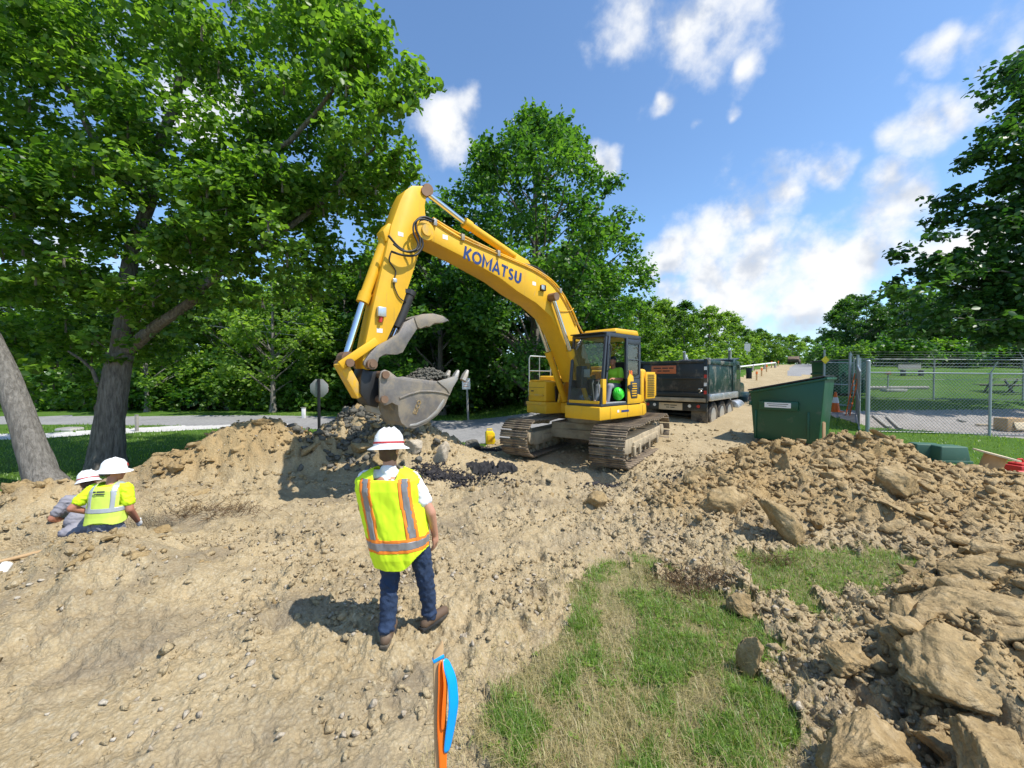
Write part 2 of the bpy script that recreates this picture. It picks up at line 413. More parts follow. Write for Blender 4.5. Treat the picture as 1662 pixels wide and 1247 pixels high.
M['truckgreen'] = paint('truck_green', (.010,.034,.028), .35, 0, .2, .40, (.30,.27,.21), 2.5)
M['truckdark'] = paint('truck_dark', (.014,.020,.022), .4, 0, .2, .30, (.26,.21,.15), 3)
M['alu'] = paint('polished_aluminium', (.62,.62,.61), .35, .8, .08, .35, (.5,.45,.37), 6)
M['galv'] = paint('galvanised_steel', (.36,.39,.39), .5, .5, .10, .1, (.3,.28,.24), 6)
M['wire'] = paint('fence_wire', (.40,.42,.41), .5, .5, .1)
M['concrete'] = paint('concrete', (.46,.44,.41), .9, 0, .15, .2, (.32,.28,.22), 4, .4)
M['skin'] = paint('skin', (.50,.25,.16), .5, 0, .08)
M['skinred'] = paint('tanned_skin', (.44,.185,.115), .5, 0, .08)
M['hivis'] = paint('hivis_yellow', (.66,.90,.015), .75, 0, .05)
M['hivisdull'] = paint('hivis_worn', (.58,.72,.10), .8, 0, .06)
M['hivisgreen'] = paint('hivis_green', (.42,.86,.05), .75, 0, .05)
M['vestorange'] = paint('vest_orange', (.88,.24,.02), .7, 0, .05)
M['reflect'] = paint('reflective_tape', (.25,.245,.25), .35, .2, .06)
M['reflectlight'] = paint('reflective_tape_pale', (.42,.44,.45), .35, .2, .06)
M['tshirt'] = paint('white_cotton', (.78,.78,.80), .9, 0, .04)
M['greyshirt'] = paint('grey_cotton', (.27,.26,.29), .9, 0, .08)
M['denim'] = paint('denim', (.016,.034,.078), .9, 0, .4, .25, (.055,.075,.12), 9, .4, 5)
M['darkpants'] = paint('dark_trousers', (.035,.033,.035), .9, 0, .2, .2)
M['camo'] = paint('camo_trousers', (.34,.34,.38), .9, 0, .1, .75, (.10,.10,.13), 9, 0, 9)
M['boot'] = paint('brown_boot', (.12,.075,.045), .7, 0, .25, .4, (.33,.26,.18), 9, .3)
M['hair'] = paint('brown_hair', (.075,.042,.024), .7, 0, .3, scale=30)
M['limehat'] = paint('lime_hard_hat', (.06,.72,.04), .4, 0, .05)
M['ribbon_o'] = paint('orange_ribbon', (.92,.17,.01), .32, 0, .05)
M['ribbon_b'] = paint('blue_ribbon', (.0,.33,.86), .30, 0, .05)
M['yellowplastic'] = paint('yellow_plastic', (.86,.62,.01), .45, 0, .06, .1)
M['geotex'] = paint('black_fabric', (.020,.019,.020), .85, 0, .3, .25, (.18,.15,.12), 8, .5)
M['glass'] = glass_mat('cab_glass')
M['darkglass'] = paint('dark_glass', (.02,.03,.03), .05, 0, .05)
M['seat'] = paint('seat_black', (.02,.02,.022), .8)
# ------------------------------------------------------------ terrain
M['turfsoil'] = soil_mat('turf_soil', (.27,.225,.115), (.17,.165,.060), (.36,.30,.17), bump=1.0, sc=2, attr=False)
BUMPS = [  # x, y, height, spread x, spread y, turn
 (-3.55, 9.9, 1.10, 1.05, .80, 0), (-2.3, 9.7, .80, .9, .65, 0), (-4.6, 9.6, .45, .8, .6, 0),
 (-5.5, 8.5, 1.02, 1.0, .66, .2), (-6.5, 7.8, .46, .9, .5, .4), (-4.4, 8.6, .35, .7, .6, 0),
 (-7.3, 6.1, .34, .75, .45, 0), (-8.6, 5.9, .26, .9, .5, 0), (-4.5, 4.35, .27, .9, .42, -.5), (-.2, 7.1, .13, 1.2, .18, 0), (2.6, 7.35, .10, .8, .16, 0), (-5.6, 6.5, .25, .8, .4, 0),
 (7.6, 8.3, .74, .85, .75, 0), (6.0, 9.0, .50, .9, .5, 0), (8.7, 6.9, .24, 1.0, .8, 0), (6.5, 7.1, .46, 1.1, .9, 0),
 (4.9, 7.3, .40, .9, .75, 0), (3.6, 6.5, .30, .75, .7, 0), (2.6, 6.0, .22, .7, .6, 0), (5.2, 5.9, .32, 1.0, .7, 0), (9.5, 5.8, .22, 1.2, 1.0, 0), (7.5, 5.2, .28, 1.2, .7, 0),
 (3.1, 2.35, .42, .62, .42, .5), (3.9, 2.9, .38, .7, .5, .6), (2.15, 1.75, .22, .45, .3, .3), (5.0, 3.6, .36, .9, .6, .6), (1.5, 1.5, .10, .3, .25, 0), (3.3, 1.6, .35, .6, .4, 0),
]
HOLES = [(-5.5, 5.28, -.95, .62, .46), (-6.3, 5.0, -.35, .6, .3), (1.75, 8.05, -.26, .75, .38), (.0, 7.7, -.48, 1.3, .30), (3.1, 8.0, -.30, .9, .3)]
def base_z(x, y):
    s = smooth(-3, 6, x)
    yy = np.maximum(0, y-9)
    return s*(.1*np.minimum(yy, 31)+.047*np.maximum(0, yy-31)*np.exp(-np.maximum(0, yy-31)/260))
def macro(x, y):
    x = np.asarray(x, float); y = np.asarray(y, float)
    wx = x+.22*perlin(x*.9+3, y*.9); wy = y+.22*perlin(x*.9, y*.9+8)
    z = base_z(x, y); m = np.zeros_like(z)
    for bx, by, h, sx, sy, a in BUMPS:
        dx, dy = wx-bx, wy-by; ca, sa = math.cos(a), math.sin(a)
        q = ((dx*ca+dy*sa)/sx)**2+((-dx*sa+dy*ca)/sy)**2
        g = h*np.exp(-.5*q*1.15)
        m = np.maximum(m, g)+.28*np.minimum(m, g)
    for bx, by, h, sx, sy in HOLES:
        q = ((wx-bx)/sx)**2+((wy-by)/sy)**2
        m = m+h*smooth(1.35, .75, np.sqrt(q))
    return z+m, m
def poly_px(pts, z=.05):
    return [tuple(gnd(u, v, z)[:2]) for u, v in pts]
DIRT_POLY = [(-24,-9),(-24,5.4),(-9.8,6.9),(-8.2,7.2),(-7.6,8.1),(-6.9,9.2),(-5.6,9.8),(-5.0,10.6),(-3.8,11.2),(-1.9,11.0),(-1.0,11.4),(-.6,13.0),(3.2,16.0),(10.6,21),(26.8,42),(49,70),(54,70),(32,42),(16.2,21.5),(10.0,14.0),(8.4,12.2),(8.6,10.6),(9.2,9.7),(11,8.9),(14.5,6.6),(25,3),(25,-9)]
GRASS_A = poly_px([(735,1300),(752,1180),(800,1120),(868,1075),(925,1000),(935,945),(985,905),(1060,925),(1120,950),(1180,955),(1235,985),(1262,1030),(1255,1080),(1290,1160),(1300,1300)])
GRASS_B = poly_px([(1215,905),(1290,885),(1370,880),(1440,895),(1490,925),(1440,955),(1330,965),(1230,960)], .15)
ROAD_L = [(-60,17.9),(-22,17.7),(-11,17.0),(-6.5,15.6),(-3.2,13.6),(-1.0,12.3),(1,12.6),(4.5,16.4),(4,18.2),(-1.0,19.0),(-6,19.4),(-10,21.0),(-14,21.8),(-22,21.0),(-60,21.2)]
PATH_L = [(-60,13.3),(-17,13.4),(-13.4,15.6),(-9.8,17.6),(-10.8,18.4),(-14.8,16.9),(-17.8,14.5),(-60,14.3)]
DRIVE_L = [(-9,20.5),(-5.6,19.4),(-5.2,22),(-6.0,24.6),(-8.6,24.8),(-9.8,22.5)]
FAR_ROAD = [(21.5,31),(25,31),(92,116),(84,116)]
YARD = [(12.05,13.45),(12.5,16.2),(19.5,16.6),(40,18.5),(40,11.5),(21,11.3),(15.2,11.9)]
def classify(x, y):
    """0 lawn 1 dirt 2 road 3 pale path 4 yard gravel 5 near turf"""
    n = .26*fbm(x*1.7, y*1.7, 5, .62); n2 = .26*fbm(x*1.7+40, y*1.7, 5, .62)
    k = np.zeros(x.shape, int)
    k[inside(x, y, ROAD_L)] = 2
    k[inside(x+n*.4, y+n2*.4, PATH_L)] = 3; k[inside(x+n*.5, y+n2*.5, DRIVE_L)] = 3
    k[inside(x+n*.4, y+n2*.4, YARD)] = 4
    far = inside(x+n, y+n2, DIRT_POLY) & (y < 62.5); k[far] = 1
    k[inside(x, y, FAR_ROAD)] = 2
    g = inside(x+n*.95, y+n2*.95, GRASS_A) | inside(x+n*1.2, y+n2*1.2, GRASS_B)
    k[g] = 5
    return k
def rough_map(x, y, m):
    r = .15+.85*smooth(.08, .35, np.abs(m))
    # trampled and graded soil in the lower left, broken soil towards the middle and right
    r = np.maximum(r, .50*smooth(3.2, 5.0, y)*smooth(9.5, 7.5, y)*smooth(4, 2, np.abs(x+.5)))
    r = np.maximum(r, (.46+.34*smooth(-.1, .3, fbm(x*.8+7, y*.8, 3)))*smooth(2.2, 3.6, y-.12*x*(x<0))*smooth(12, 8, y))
    r = np.maximum(r, .95*smooth(.9, 2.0, x-.12*(y-3))*smooth(11, 9, y)*smooth(-1, .5, y))
    return r*smooth(16, 11, np.abs(y-2))
def height(x, y, k=None):
    z, m = macro(x, y)
    if k is None: k = classify(x, y)
    dirt = (k == 1).astype(float)
    rm = rough_map(x, y, m)*dirt
    qx = x+.10*perlin(x*3, y*3); qy = y+.10*perlin(x*3+9, y*3)
    d1, d2, v = worley(qx*2.1, qy*2.1)
    big = (np.minimum(d2-d1, .45)/.45)*(.35+v)               # plates with gaps between them
    e1, e2, w = worley(qx*5.5+7, qy*5.5)
    mid = (np.minimum(e2-e1, .5)/.5)*(.2+w)
    f1, f2, q = worley(x*15+3, y*15)
    sml = (np.minimum(f2-f1, .5)/.5)*(.15+q)
    steep = smooth(.10, .5, np.abs(m))
    rid = 0
    for fq, am in ((1.9, .13), (4.3, .085), (9.5, .048), (21, .026), (45, .013)):
        rid = rid+am*(.75-1.7*np.abs(perlin(qx*fq+fq, qy*fq-fq))**.8)*(.55+.9*_rnd[(np.floor(v*1023)).astype(int) & 1023])
    dz = rm*(.62*rid+big*.075*(.35+.9*steep)+mid*.045+sml*.020)+rm*.05*fbm(x*1.3, y*1.3, 4)
    dz = dz+dirt*(.010*fbm(x*4, y*4, 4)+.008*sml*smooth(.1,.3,rm+.12)+.022*fbm(x*.7+5, y*.7, 2))
    # streaks left by grading and wheels in the trodden soil
    al = x*.86+y*.5; ac = -x*.5+y*.86; dz = dz+dirt*(1-rm)*smooth(9, 5, y)*(.014*perlin(al*.55, ac*3.2)+.007*perlin(al*.8+5, ac*7.5))
    # cleat prints of the crawler across the trodden soil
    pa = (x+2.6)*.80+(y-3.0)*.60; pc = -(x+2.6)*.60+(y-3.0)*.80; fade = smooth(.0, .35, fbm(x*1.3+2, y*1.3, 3)+.15)*smooth(1.2, 1.8, y)*smooth(6.2, 5.2, y)*dirt
    for c0 in (-1.15, .95):
        mk = smooth(.44, .36, np.abs(pc-c0+.06*perlin(pa*.6, pc))); dz = dz-fade*mk*(.018+.016*smooth(.15, .7, np.sin(pa/.19*2*np.pi+2*perlin(pa*.8, pc*2))))
    turf = (k == 5)
    dz = dz+turf*(.05+.03*fbm(x*3, y*3, 3))
    lawn = (k == 0); dz = dz+lawn*(.03*fbm(x*.5, y*.5, 3)+.03)
    yard = (k == 4); dz = dz+yard*.012*fbm(x*9, y*9, 2)
    return z+dz
def zat(x, y):
    a = height(np.array([float(x)]), np.array([float(y)])); return float(a[0])

def ochre_at(x, y, mm):
    o = smooth(1.0, 2.6, x-.10*(y-3))*smooth(.02, .25, mm)*(.62+.35*fbm(x*.9, y*.9, 3))+smooth(.12, .5, mm)*smooth(-3.6, -5.2, x)*.6
    return np.clip(o, 0, .9)
def build_ground():
    az = np.concatenate([np.linspace(-180, -68, 22)[:-1], np.linspace(-68, 68, 700), np.linspace(68, 180, 22)[1:]])
    az = np.radians(az)
    r = np.concatenate([np.exp(np.linspace(math.log(.9), math.log(30), 480)), np.exp(np.linspace(math.log(30), math.log(900), 70))[1:]])
    A, Rr = np.meshgrid(az, r)
    X = Rr*np.sin(A); Y = Rr*np.cos(A)
    K = classify(X.ravel(), Y.ravel()).reshape(X.shape)
    Z = height(X.ravel(), Y.ravel(), K.ravel()).reshape(X.shape)
    nr, na = X.shape
    V = np.stack([X.ravel(), Y.ravel(), Z.ravel()], 1)
    idx = np.arange(nr*na).reshape(nr, na)
    Q = np.stack([idx[:-1, :-1], idx[:-1, 1:], idx[1:, 1:], idx[1:, :-1]], -1).reshape(-1, 4)[:, ::-1]
    fk = K[:-1, :-1].ravel()
    _, mm = macro(X.ravel(), Y.ravel())
    x, y = X.ravel(), Y.ravel()
    dark = smooth(.25, .75, fbm(x*.8+3, y*.8, 4)*.8+.35)*smooth(.9, .2, np.hypot((x+3.3)/2.0, (y-9.3)/1.1))*.9   # grey clods plus painted-in shadow of arm and bucket on the middle heap
    dark = np.maximum(dark, smooth(1, .3, np.hypot((x-5.0)/2.2, (y-4.0)/1.2))*.28)
    al = x*.86+y*.5; ac = -x*.5+y*.86
    streak = smooth(.05, .55, fbm(al*.35, ac*1.6, 4))*.24+smooth(.15, .6, fbm(x*.8+9, y*.8, 5, .6))*.34
    dark = np.maximum(dark, streak*smooth(10, 7, y))
    ochre = ochre_at(x, y, mm)
    names = [(0, 'lawn', 'lawn'), (1, 'dug_ground', 'dirt'), (2, 'road', 'asphalt'), (3, 'gravel_path', 'gravelpath'), (4, 'gravel_yard', 'yard'), (5, 'turf', 'turfsoil')]
    out = {}
    for k, nm, mt in names:
        q = Q[fk == k]
        if not len(q): continue
        used, inv = np.unique(q, return_inverse=True)
        at_ = {'tone': dark[used], 'ochre': ochre[used]} if k == 1 else None
        me = np_mesh(nm, V[used], inv.reshape(q.shape), True, at_)
        o = link(nm, me, M[mt]); o['kind'] = 'structure'
        out[nm] = o
    # the small disc right under the camera
    ring = [(float(X[0, j]), float(Y[0, j]), float(Z[0, j])) for j in range(na-1)]
    me = bpy.data.meshes.new('dug_ground'); me.from_pydata(ring+[(0, 0, 0)], [], [((j+1) % (na-1), j, na-1) for j in range(na-1)]); me.update()
    o = link('dug_ground_underfoot', me, M['dirt']); o['kind'] = 'structure'
    return out
G = build_ground()

# ------------------------------------------------------------ clods and stones
def ico(sub):
    bm = bmesh.new(); bmesh.ops.create_icosphere(bm, subdivisions=sub, radius=1)
    v = np.array([p.co[:] for p in bm.verts]); f = np.array([[q.index for q in p.verts] for p in bm.faces]); bm.free(); return v, f
ICO = {k: ico(k) for k in (1, 2, 3, 4)}
def rock_shape(sub, seed, planes=11, rough=.10, flat=(1, 1, 1)):
    g = np.random.default_rng(seed); v, f = ICO[sub]
    n = g.normal(size=(planes, 3)); n /= np.linalg.norm(n, axis=1)[:, None]; d = g.uniform(.55, 1.0, planes)
    dots = np.maximum(v @ n.T, 1e-3); r = np.minimum((d/dots).min(1), 1.25)
    o = g.uniform(0, 50, 3)
    if sub >= 2:
        s = 2.2
        r = r*(1+rough*(fbm(v[:,0]*s+v[:,2]*1.3+o[0], v[:,1]*s-v[:,2]*1.1+o[1], 4, .6)))
        if sub >= 4:
            r = r*(1+.05*fbm(v[:,0]*7+v[:,2]*5+o[2], v[:,1]*7-v[:,2]*4, 3, .6))
            lay = v[:,2]*6+2*perlin(v[:,0]*2+o[0], v[:,1]*2); r = r*(1+.035*np.sign(np.sin(lay*2.4))*np.abs(np.sin(lay*2.4))**.4)
    return v*r[:, None]*np.array(flat), f
def rand_rot(n, g):
    q = g.normal(size=(n, 4)); q /= np.linalg.norm(q, axis=1)[:, None]; w, x, y, z = q.T
    return np.stack([np.stack([1-2*(y*y+z*z), 2*(x*y-z*w), 2*(x*z+y*w)], -1), np.stack([2*(x*y+z*w), 1-2*(x*x+z*z), 2*(y*z-x*w)], -1),
                     np.stack([2*(x*z-y*w), 2*(y*z+x*w), 1-2*(x*x+y*y)], -1)], 1)
def hull_rock(seed, npts=13, flat=(1, .85, .65), cuts=0, rough=0.0):
    """angular lump: hull of a few points, optionally split finer and roughened"""
    g = np.random.default_rng(seed); bm = bmesh.new()
    p = g.normal(size=(npts, 3)); p /= np.linalg.norm(p, axis=1)[:, None]; p *= g.uniform(.72, 1.08, npts)[:, None]
    for q in p*np.array(flat): bm.verts.new(q)
    r = bmesh.ops.convex_hull(bm, input=bm.verts[:])
    bmesh.ops.delete(bm, geom=[e for e in r['geom_interior'] if isinstance(e, bmesh.types.BMVert)], context='VERTS')
    bmesh.ops.triangulate(bm, faces=bm.faces[:])
    for c in range(cuts):
        bmesh.ops.subdivide_edges(bm, edges=bm.edges[:], cuts=1, use_grid_fill=True); bmesh.ops.triangulate(bm, faces=bm.faces[:])
    bm.normal_update(); bm.verts.index_update()
    v = np.array([q.co[:] for q in bm.verts]); f = np.array([[q.index for q in t.verts] for t in bm.faces]); bm.free()
    if cuts:
        o = g.uniform(0, 60, 3); s = 1.7
        def n3(s, k): return fbm(v[:,0]*s+v[:,2]*s*.7+o[0]+k, v[:,1]*s-v[:,2]*s*.8+o[1], 4, .62)
        r_ = np.linalg.norm(v, axis=1); d = v/(r_[:, None]+1e-6)
        rid = .5-np.abs(n3(2.4*s, 9)); lay = v[:,2]*7+1.3*n3(1.5, 3)
        v = v+d*(rough*(n3(s, 0)*.8+rid*.55+.5*n3(5*s, 5)*.6+.16*np.tanh(3*np.sin(lay*2.2))))[:, None]
    return v, f
def stone_field(name, pos, size, sub, mat, seed, label, cat, kinds=12):
    g = np.random.default_rng(seed); Vs = []; Fs = []; off = 0
    which = g.integers(0, kinds, len(pos))
    for k in range(kinds):
        v, f = hull_rock(seed*31+k, {1: 8, 2: 11}[sub], (1, (.62, .9, .75)[k % 3], (.42, .7, .55, .85)[k % 4])); sel = np.where(which == k)[0]
        if not len(sel): continue
        Rm = rand_rot(len(sel), g)
        vv = np.einsum('nij,mj->nmi', Rm, v)*size[sel][:, None, None]*np.array([1, 1, .8])+pos[sel][:, None, :]
        Vs.append(vv.reshape(-1, 3)); Fs.append((f[None]+(np.arange(len(sel))*len(v))[:, None, None]+off).reshape(-1, 3)); off += len(sel)*len(v)
    V = np.concatenate(Vs); at_ = None
    if mat is M['dirt']: at_ = {'tone': np.zeros(len(V)), 'ochre': ochre_at(V[:,0], V[:,1], macro(V[:,0], V[:,1])[1])}
    me = np_mesh(name, V, np.concatenate(Fs), False, at_); o = link(name, me, mat)
    return tag(o, label, cat, None, 'stuff')
def scatter_xy(n, seed, fn):           # rejection scatter, densest near the viewer, weight from fn(x, y)
    g = np.random.default_rng(seed); X = []; Y = []; tot = 0
    while tot < n:
        r = np.exp(g.uniform(math.log(1.3), math.log(15), 40000)); a = np.radians(g.uniform(-60, 60, 40000))
        x, y = r*np.sin(a), r*np.cos(a); k = classify(x, y)
        w = fn(x, y, k); keep = g.random(len(x)) < w
        X.append(x[keep]); Y.append(y[keep]); tot += keep.sum()
    return np.concatenate(X)[:n], np.concatenate(Y)[:n]
def dens(x, y, k):
    _, m = macro(x, y); r = rough_map(x, y, m)
    q = (.52+.48*smooth(2.2, 3.6, y+.35*x*(x < 0)+.15))*(.10+.90*smooth(-.25, .35, fbm(x*1.1, y*1.1, 4)))
    return np.where(k == 1, .10+.90*r, .0)*np.maximum(q, smooth(.8, 1.6, x))*np.where((np.abs(x+5.25) < .95) & (np.abs(y-5.3) < .65), 0, 1)
x, y = scatter_xy(31000, 11, dens); s = np.random.default_rng(1).pareto(3.0, len(x)); s = .005+.011*np.minimum(s, 3.2)
s *= (.5+np.hypot(x, y)*.16)
stone_field('gravel', np.stack([x, y, height(x, y)+s*.10], 1), s, 1, M['dirt'], 5, 'fine crumbs of tan clay and gravel strewn over the dug ground', 'gravel')
x, y = scatter_xy(10500, 12, dens); s = (.016+.058*np.random.default_rng(2).random(len(x))**2.2)*(.62+np.hypot(x, y)*.075)
stone_field('rubble', np.stack([x, y, height(x, y)+s*.08], 1), s, 2, M['dirt'], 6, 'fist-sized lumps of tan clay lying over the dug ground', 'rubble')
x, y = scatter_xy(1000, 13, lambda x, y, k: dens(x, y, k)*(x < 2.5)); s = np.random.default_rng(3).uniform(.015, .04, len(x))
stone_field('pale_stones', np.stack([x, y, height(x, y)+s*.3], 1), s, 2, M['stone'], 7, 'small pale stones scattered over the trodden clay', 'stones')
def bank_mass():
    g = np.random.default_rng(55); P = []; S = []
    for bx, by, h, sx, sy, a in BUMPS:
        n = int(130*sx*sy*(1+h)*1.3)
        P.append(np.stack([bx+g.normal(0, sx*.85, n), by+g.normal(0, sy*.85, n)], 1)); S.append((.026+.13*g.random(n)**2.6)*(.55+.07*by)*(.62 if bx < 0 else 1.0))
    P = np.concatenate(P); S = np.concatenate(S); k = classify(P[:,0], P[:,1]); ok = k == 1
    hole = (np.abs(P[:,0]+5.25) < .95) & (np.abs(P[:,1]-5.3) < .68); ok &= ~hole
    P, S = P[ok], S[ok]
    return P, S
P, S = bank_mass()
stone_field('broken_clay', np.stack([P[:,0], P[:,1], height(P[:,0], P[:,1])+S*.02], 1), S, 2, M['clod'], 8, 'loose broken clay covering the spoil heaps', 'clay')

def grp_clod(shape_seed, sub, flat):
    v, f = hull_rock(shape_seed, 11, flat, 2, .10); return np_mesh('clay_clod', v, f, False)
CLOD_MESH = [grp_clod(100+i, 3, (1, .8+.03*(i % 4), .55+.05*(i % 5))) for i in range(10)]
for me in CLOD_MESH: me.materials.append(M['clod'])
x, y = scatter_xy(400, 21, lambda x, y, k: np.where(k == 1, smooth(.10, .5, np.abs(macro(x, y)[1]))*smooth(1.5, 3.5, np.abs(x-.5)), 0)*(y > 1.6))
g = np.random.default_rng(9); n_c = 0
for i in range(len(x)):
    if n_c >= 190: break
    if math.hypot(x[i]+5.25, y[i]-5.3) < 1.15 or (-1.4 < x[i] < -.2 and 2.5 < y[i] < 4): continue
    s = (.07+.17*g.random()**1.5)*(.7+.06*y[i])
    o = link('clay_clod', CLOD_MESH[i % 10], None, None, (x[i], y[i], zat(x[i], y[i])+s*.08), (g.uniform(-.5, .5), g.uniform(-.5, .5), g.uniform(0, 6.28)))
    o.scale = (s, s*g.uniform(.7, 1.1), s*g.uniform(.6, 1.0)); n_c += 1
    tag(o, 'loose angular lump of tan clay among many like it on the spoil heaps', 'clod', 'clay lumps on the spoil heaps')
# blocky lumps crowding the near right bank
g = np.random.default_rng(19); n_b = 0
while n_b < 90:
    px_, py_ = g.uniform(1.5, 5.6), g.uniform(1.5, 5.4)
    if macro(np.array([px_]), np.array([py_]))[1][0] < .07 or classify(np.array([px_]), np.array([py_]))[0] != 1: continue
    s = .045+.16*g.random()**1.8
    o = link('clay_block', CLOD_MESH[n_b % 10], None, None, (px_, py_, zat(px_, py_)+s*.2), (g.uniform(-.6, .6), g.uniform(-.6, .6), g.uniform(0, 6.28)))
    o.scale = (s*1.25, s, s*g.uniform(.6, 1.0)); n_b += 1
    tag(o, 'loose blocky lump of ochre clay crowding the near right bank by the turf', 'clod', 'blocky lumps on the near right bank')
BOULDERS = [ # u, v (centre in view), distance, half sizes, turn, name, label
 (1535,1085,2.30,(.34,.24,.22),.25,'clay_boulder','largest block of ochre clay at the lower right corner, overhanging a dark gap'),
 (1580,990,2.75,(.40,.24,.13),.1,'clay_boulder','long flat clay slab resting above the largest corner block'),
 (1400,1150,1.95,(.30,.17,.15),.5,'clay_boulder','grey topped clay slab leaning left of the largest corner block'),
 (1215,1225,1.75,(.20,.15,.13),.2,'clay_boulder','clay lump at the bottom edge where the near turf ends'),
 (1270,1240,1.62,(.14,.15,.12),.9,'clay_boulder','smooth pale clay lump cut by the bottom edge of the picture'),
 (1215,1020,2.75,(.09,.09,.17),.0,'clay_boulder','upright clay lump standing alone on the near turf'),
 (1205,955,3.45,(.12,.12,.10),.4,'clay_boulder','rounded pale clay ball between the two patches of turf'),
 (1268,855,4.95,(.21,.17,.42),-.5,'clay_slab','tall pale clay slab tilted to the left above the small turf patch'),
 (1275,785,6.9,(.18,.25,.36),.3,'clay_slab','upright wedge of clay on the slope below the dumpster'),
 (1455,790,6.0,(.36,.30,.34),.2,'clay_boulder','big squarish ochre clay block high on the right heap'),
 (1330,850,5.3,(.20,.12,.10),.9,'clay_boulder','smooth elongated clay lump right of the tilted slab'),
 (1590,930,3.6,(.34,.24,.16),.3,'clay_boulder','wide clay slab at the right edge above the corner blocks'),
 (1370,1055,2.6,(.15,.13,.11),.7,'clay_boulder','clay lump between the near turf and the largest corner block'),
 (1455,1040,2.65,(.15,.10,.09),.2,'clay_boulder','small clay lump behind the largest corner block'),
 (1610,1200,1.75,(.24,.16,.12),.4,'clay_boulder','clay lump in the extreme lower right corner'),
 (1500,1215,1.70,(.22,.15,.11),.1,'clay_boulder','clay lump at the bottom edge below the dark gap'),
 (712,735,8.9,(.26,.20,.34),.1,'limestone_block','pale grey upright stone block in front of the middle heap'),
 (668,742,8.9,(.24,.16,.22),.4,'limestone_block','pale cracked stone beside the upright stone block'),
 (585,745,8.8,(.45,.22,.14),-.3,'clay_slab','long ochre clay slab lying on the shaded middle heap'),
 (768,714,11.3,(.24,.2,.17),.3,'dark_boulder','dark grey boulder beside the yellow plastic case'),
 (1040,760,7.7,(.30,.16,.14),.3,'clay_boulder','clay lump at the lip of the trench below the tracks'),
 (1130,790,6.9,(.28,.18,.22),.6,'clay_boulder','clay block where the trench meets the right heap'),
 (1180,830,5.7,(.40,.26,.26),.2,'clay_boulder','broad crumbly clay block left of the tilted slab'),
 (965,820,6.3,(.26,.18,.18),.5,'clay_boulder','clay lump at the left foot of the right heap'),
 (262,868,5.1,(.12,.09,.07),.2,'clay_boulder','flat tan lump right beside the pit of the two workers'),
 (115,912,4.75,(.14,.10,.06),.2,'pale_slab','flat pale slab at the edge of the workers pit'),
 (755,1040,3.2,(.055,.05,.05),.2,'pale_stone','whitish stone near the right boot of the standing worker'),
]
for i, (u, v, yy, hs, tz, nm, lab) in enumerate(BOULDERS):
    vv, f = hull_rock(300+i, 16 if 'slab' not in nm else 11, (1, 1, 1), 4 if yy < 3.8 else 3, .085)
    me = np_mesh(nm, vv*np.array(hs)*1.12, f, False)
    mt = {'limestone_block': 'stone', 'pale_slab': 'stone', 'pale_stone': 'stone', 'dark_boulder': 'shale'}.get(nm, 'clod')
    p = at(u, v, yy); zz = zat(p.x, p.y)
    p.z = min(p.z, zz+hs[2]*.75); p.z = max(p.z, zz+hs[2]*.05)
    o = link(nm, me, M[mt], None, p, (random.uniform(-.15, .15), random.uniform(-.2, .2)+(-.62 if lab.startswith('tall pale') else 0), tz))
    tag(o, lab, 'clay block' if 'clay' in nm else 'stone')
# grey shale lumps in the middle heap
g = np.random.default_rng(31); n = 420
px = g.normal(-3.5, .75, n); py = g.normal(9.35, .42, n); s = g.uniform(.05, .16, n)
stone_field('shale_rubble', np.stack([px, py, height(px, py)+s*.25], 1), s, 2, M['shale'], 15, 'dark grey broken shale on the shaded face of the middle heap', 'shale')
# asphalt millings spilt along the trench
def millings(name, pts, n, w, seed, label):
    g = np.random.default_rng(seed); t = g.random(n)*(len(pts)-1); i = np.minimum(t.astype(int), len(pts)-2); fr = t-i
    P_ = np.array(pts); c = P_[i]*(1-fr)[:, None]+P_[i+1]*fr[:, None]
    px = c[:,0]+g.normal(0, w, n); py = c[:,1]+g.normal(0, w*.8, n); s = g.uniform(.012, .05, n)
    o = stone_field(name, np.stack([px, py, height(px, py)+s*.3], 1), s, 1, M['millings'], seed, label, 'asphalt millings'); return o
millings('asphalt_millings', [(-1.9,8.5),(-.9,8.1),(.2,7.5)], 4200, .22, 41, 'black asphalt millings strewn left of the trench beside the crumpled fabric')
millings('asphalt_millings', [(1.5,7.55),(2.6,7.9),(3.6,8.25)], 2600, .15, 42, 'black asphalt millings in a strip below the near track')
millings('asphalt_millings', [(-1.2,11.4),(-.5,11.2)], 900, .2, 43, 'black asphalt millings around the dark boulder by the road')

# broken pavement edge along the cut
g = np.random.default_rng(47); SLAB = []
for k in range(5):
    v_, f_ = hull_rock(700+k, 12, (1, .75, .22), 1, .05); m_ = np_mesh('asphalt_chunk', v_, f_); m_.materials.append(M['millings']); SLAB.append(m_)
for k in range(26):
    t_ = g.random(); left = k < 14
    q = np.array([-1.7, 8.25])*(1-t_)+np.array([.9, 7.35])*t_ if left else np.array([1.5, 7.5])*(1-t_)+np.array([3.6, 8.15])*t_
    q = q+g.normal(0, .09, 2); s = g.uniform(.08, .19)
    o = link('asphalt_chunk', SLAB[k % 5], None, None, (q[0], q[1], zat(q[0], q[1])+s*.12), (g.uniform(-.5, .5), g.uniform(-.5, .5), g.uniform(0, 6.28))); o.scale = (s, s, s)
    tag(o, ('black broken asphalt chunk in the spill left of the trench beside the crumpled fabric', 'black broken asphalt chunk in the strip below the near track')[0 if left else 1], 'asphalt chunk', ('asphalt chunks left of the trench', 'asphalt chunks below the near track')[0 if left else 1])
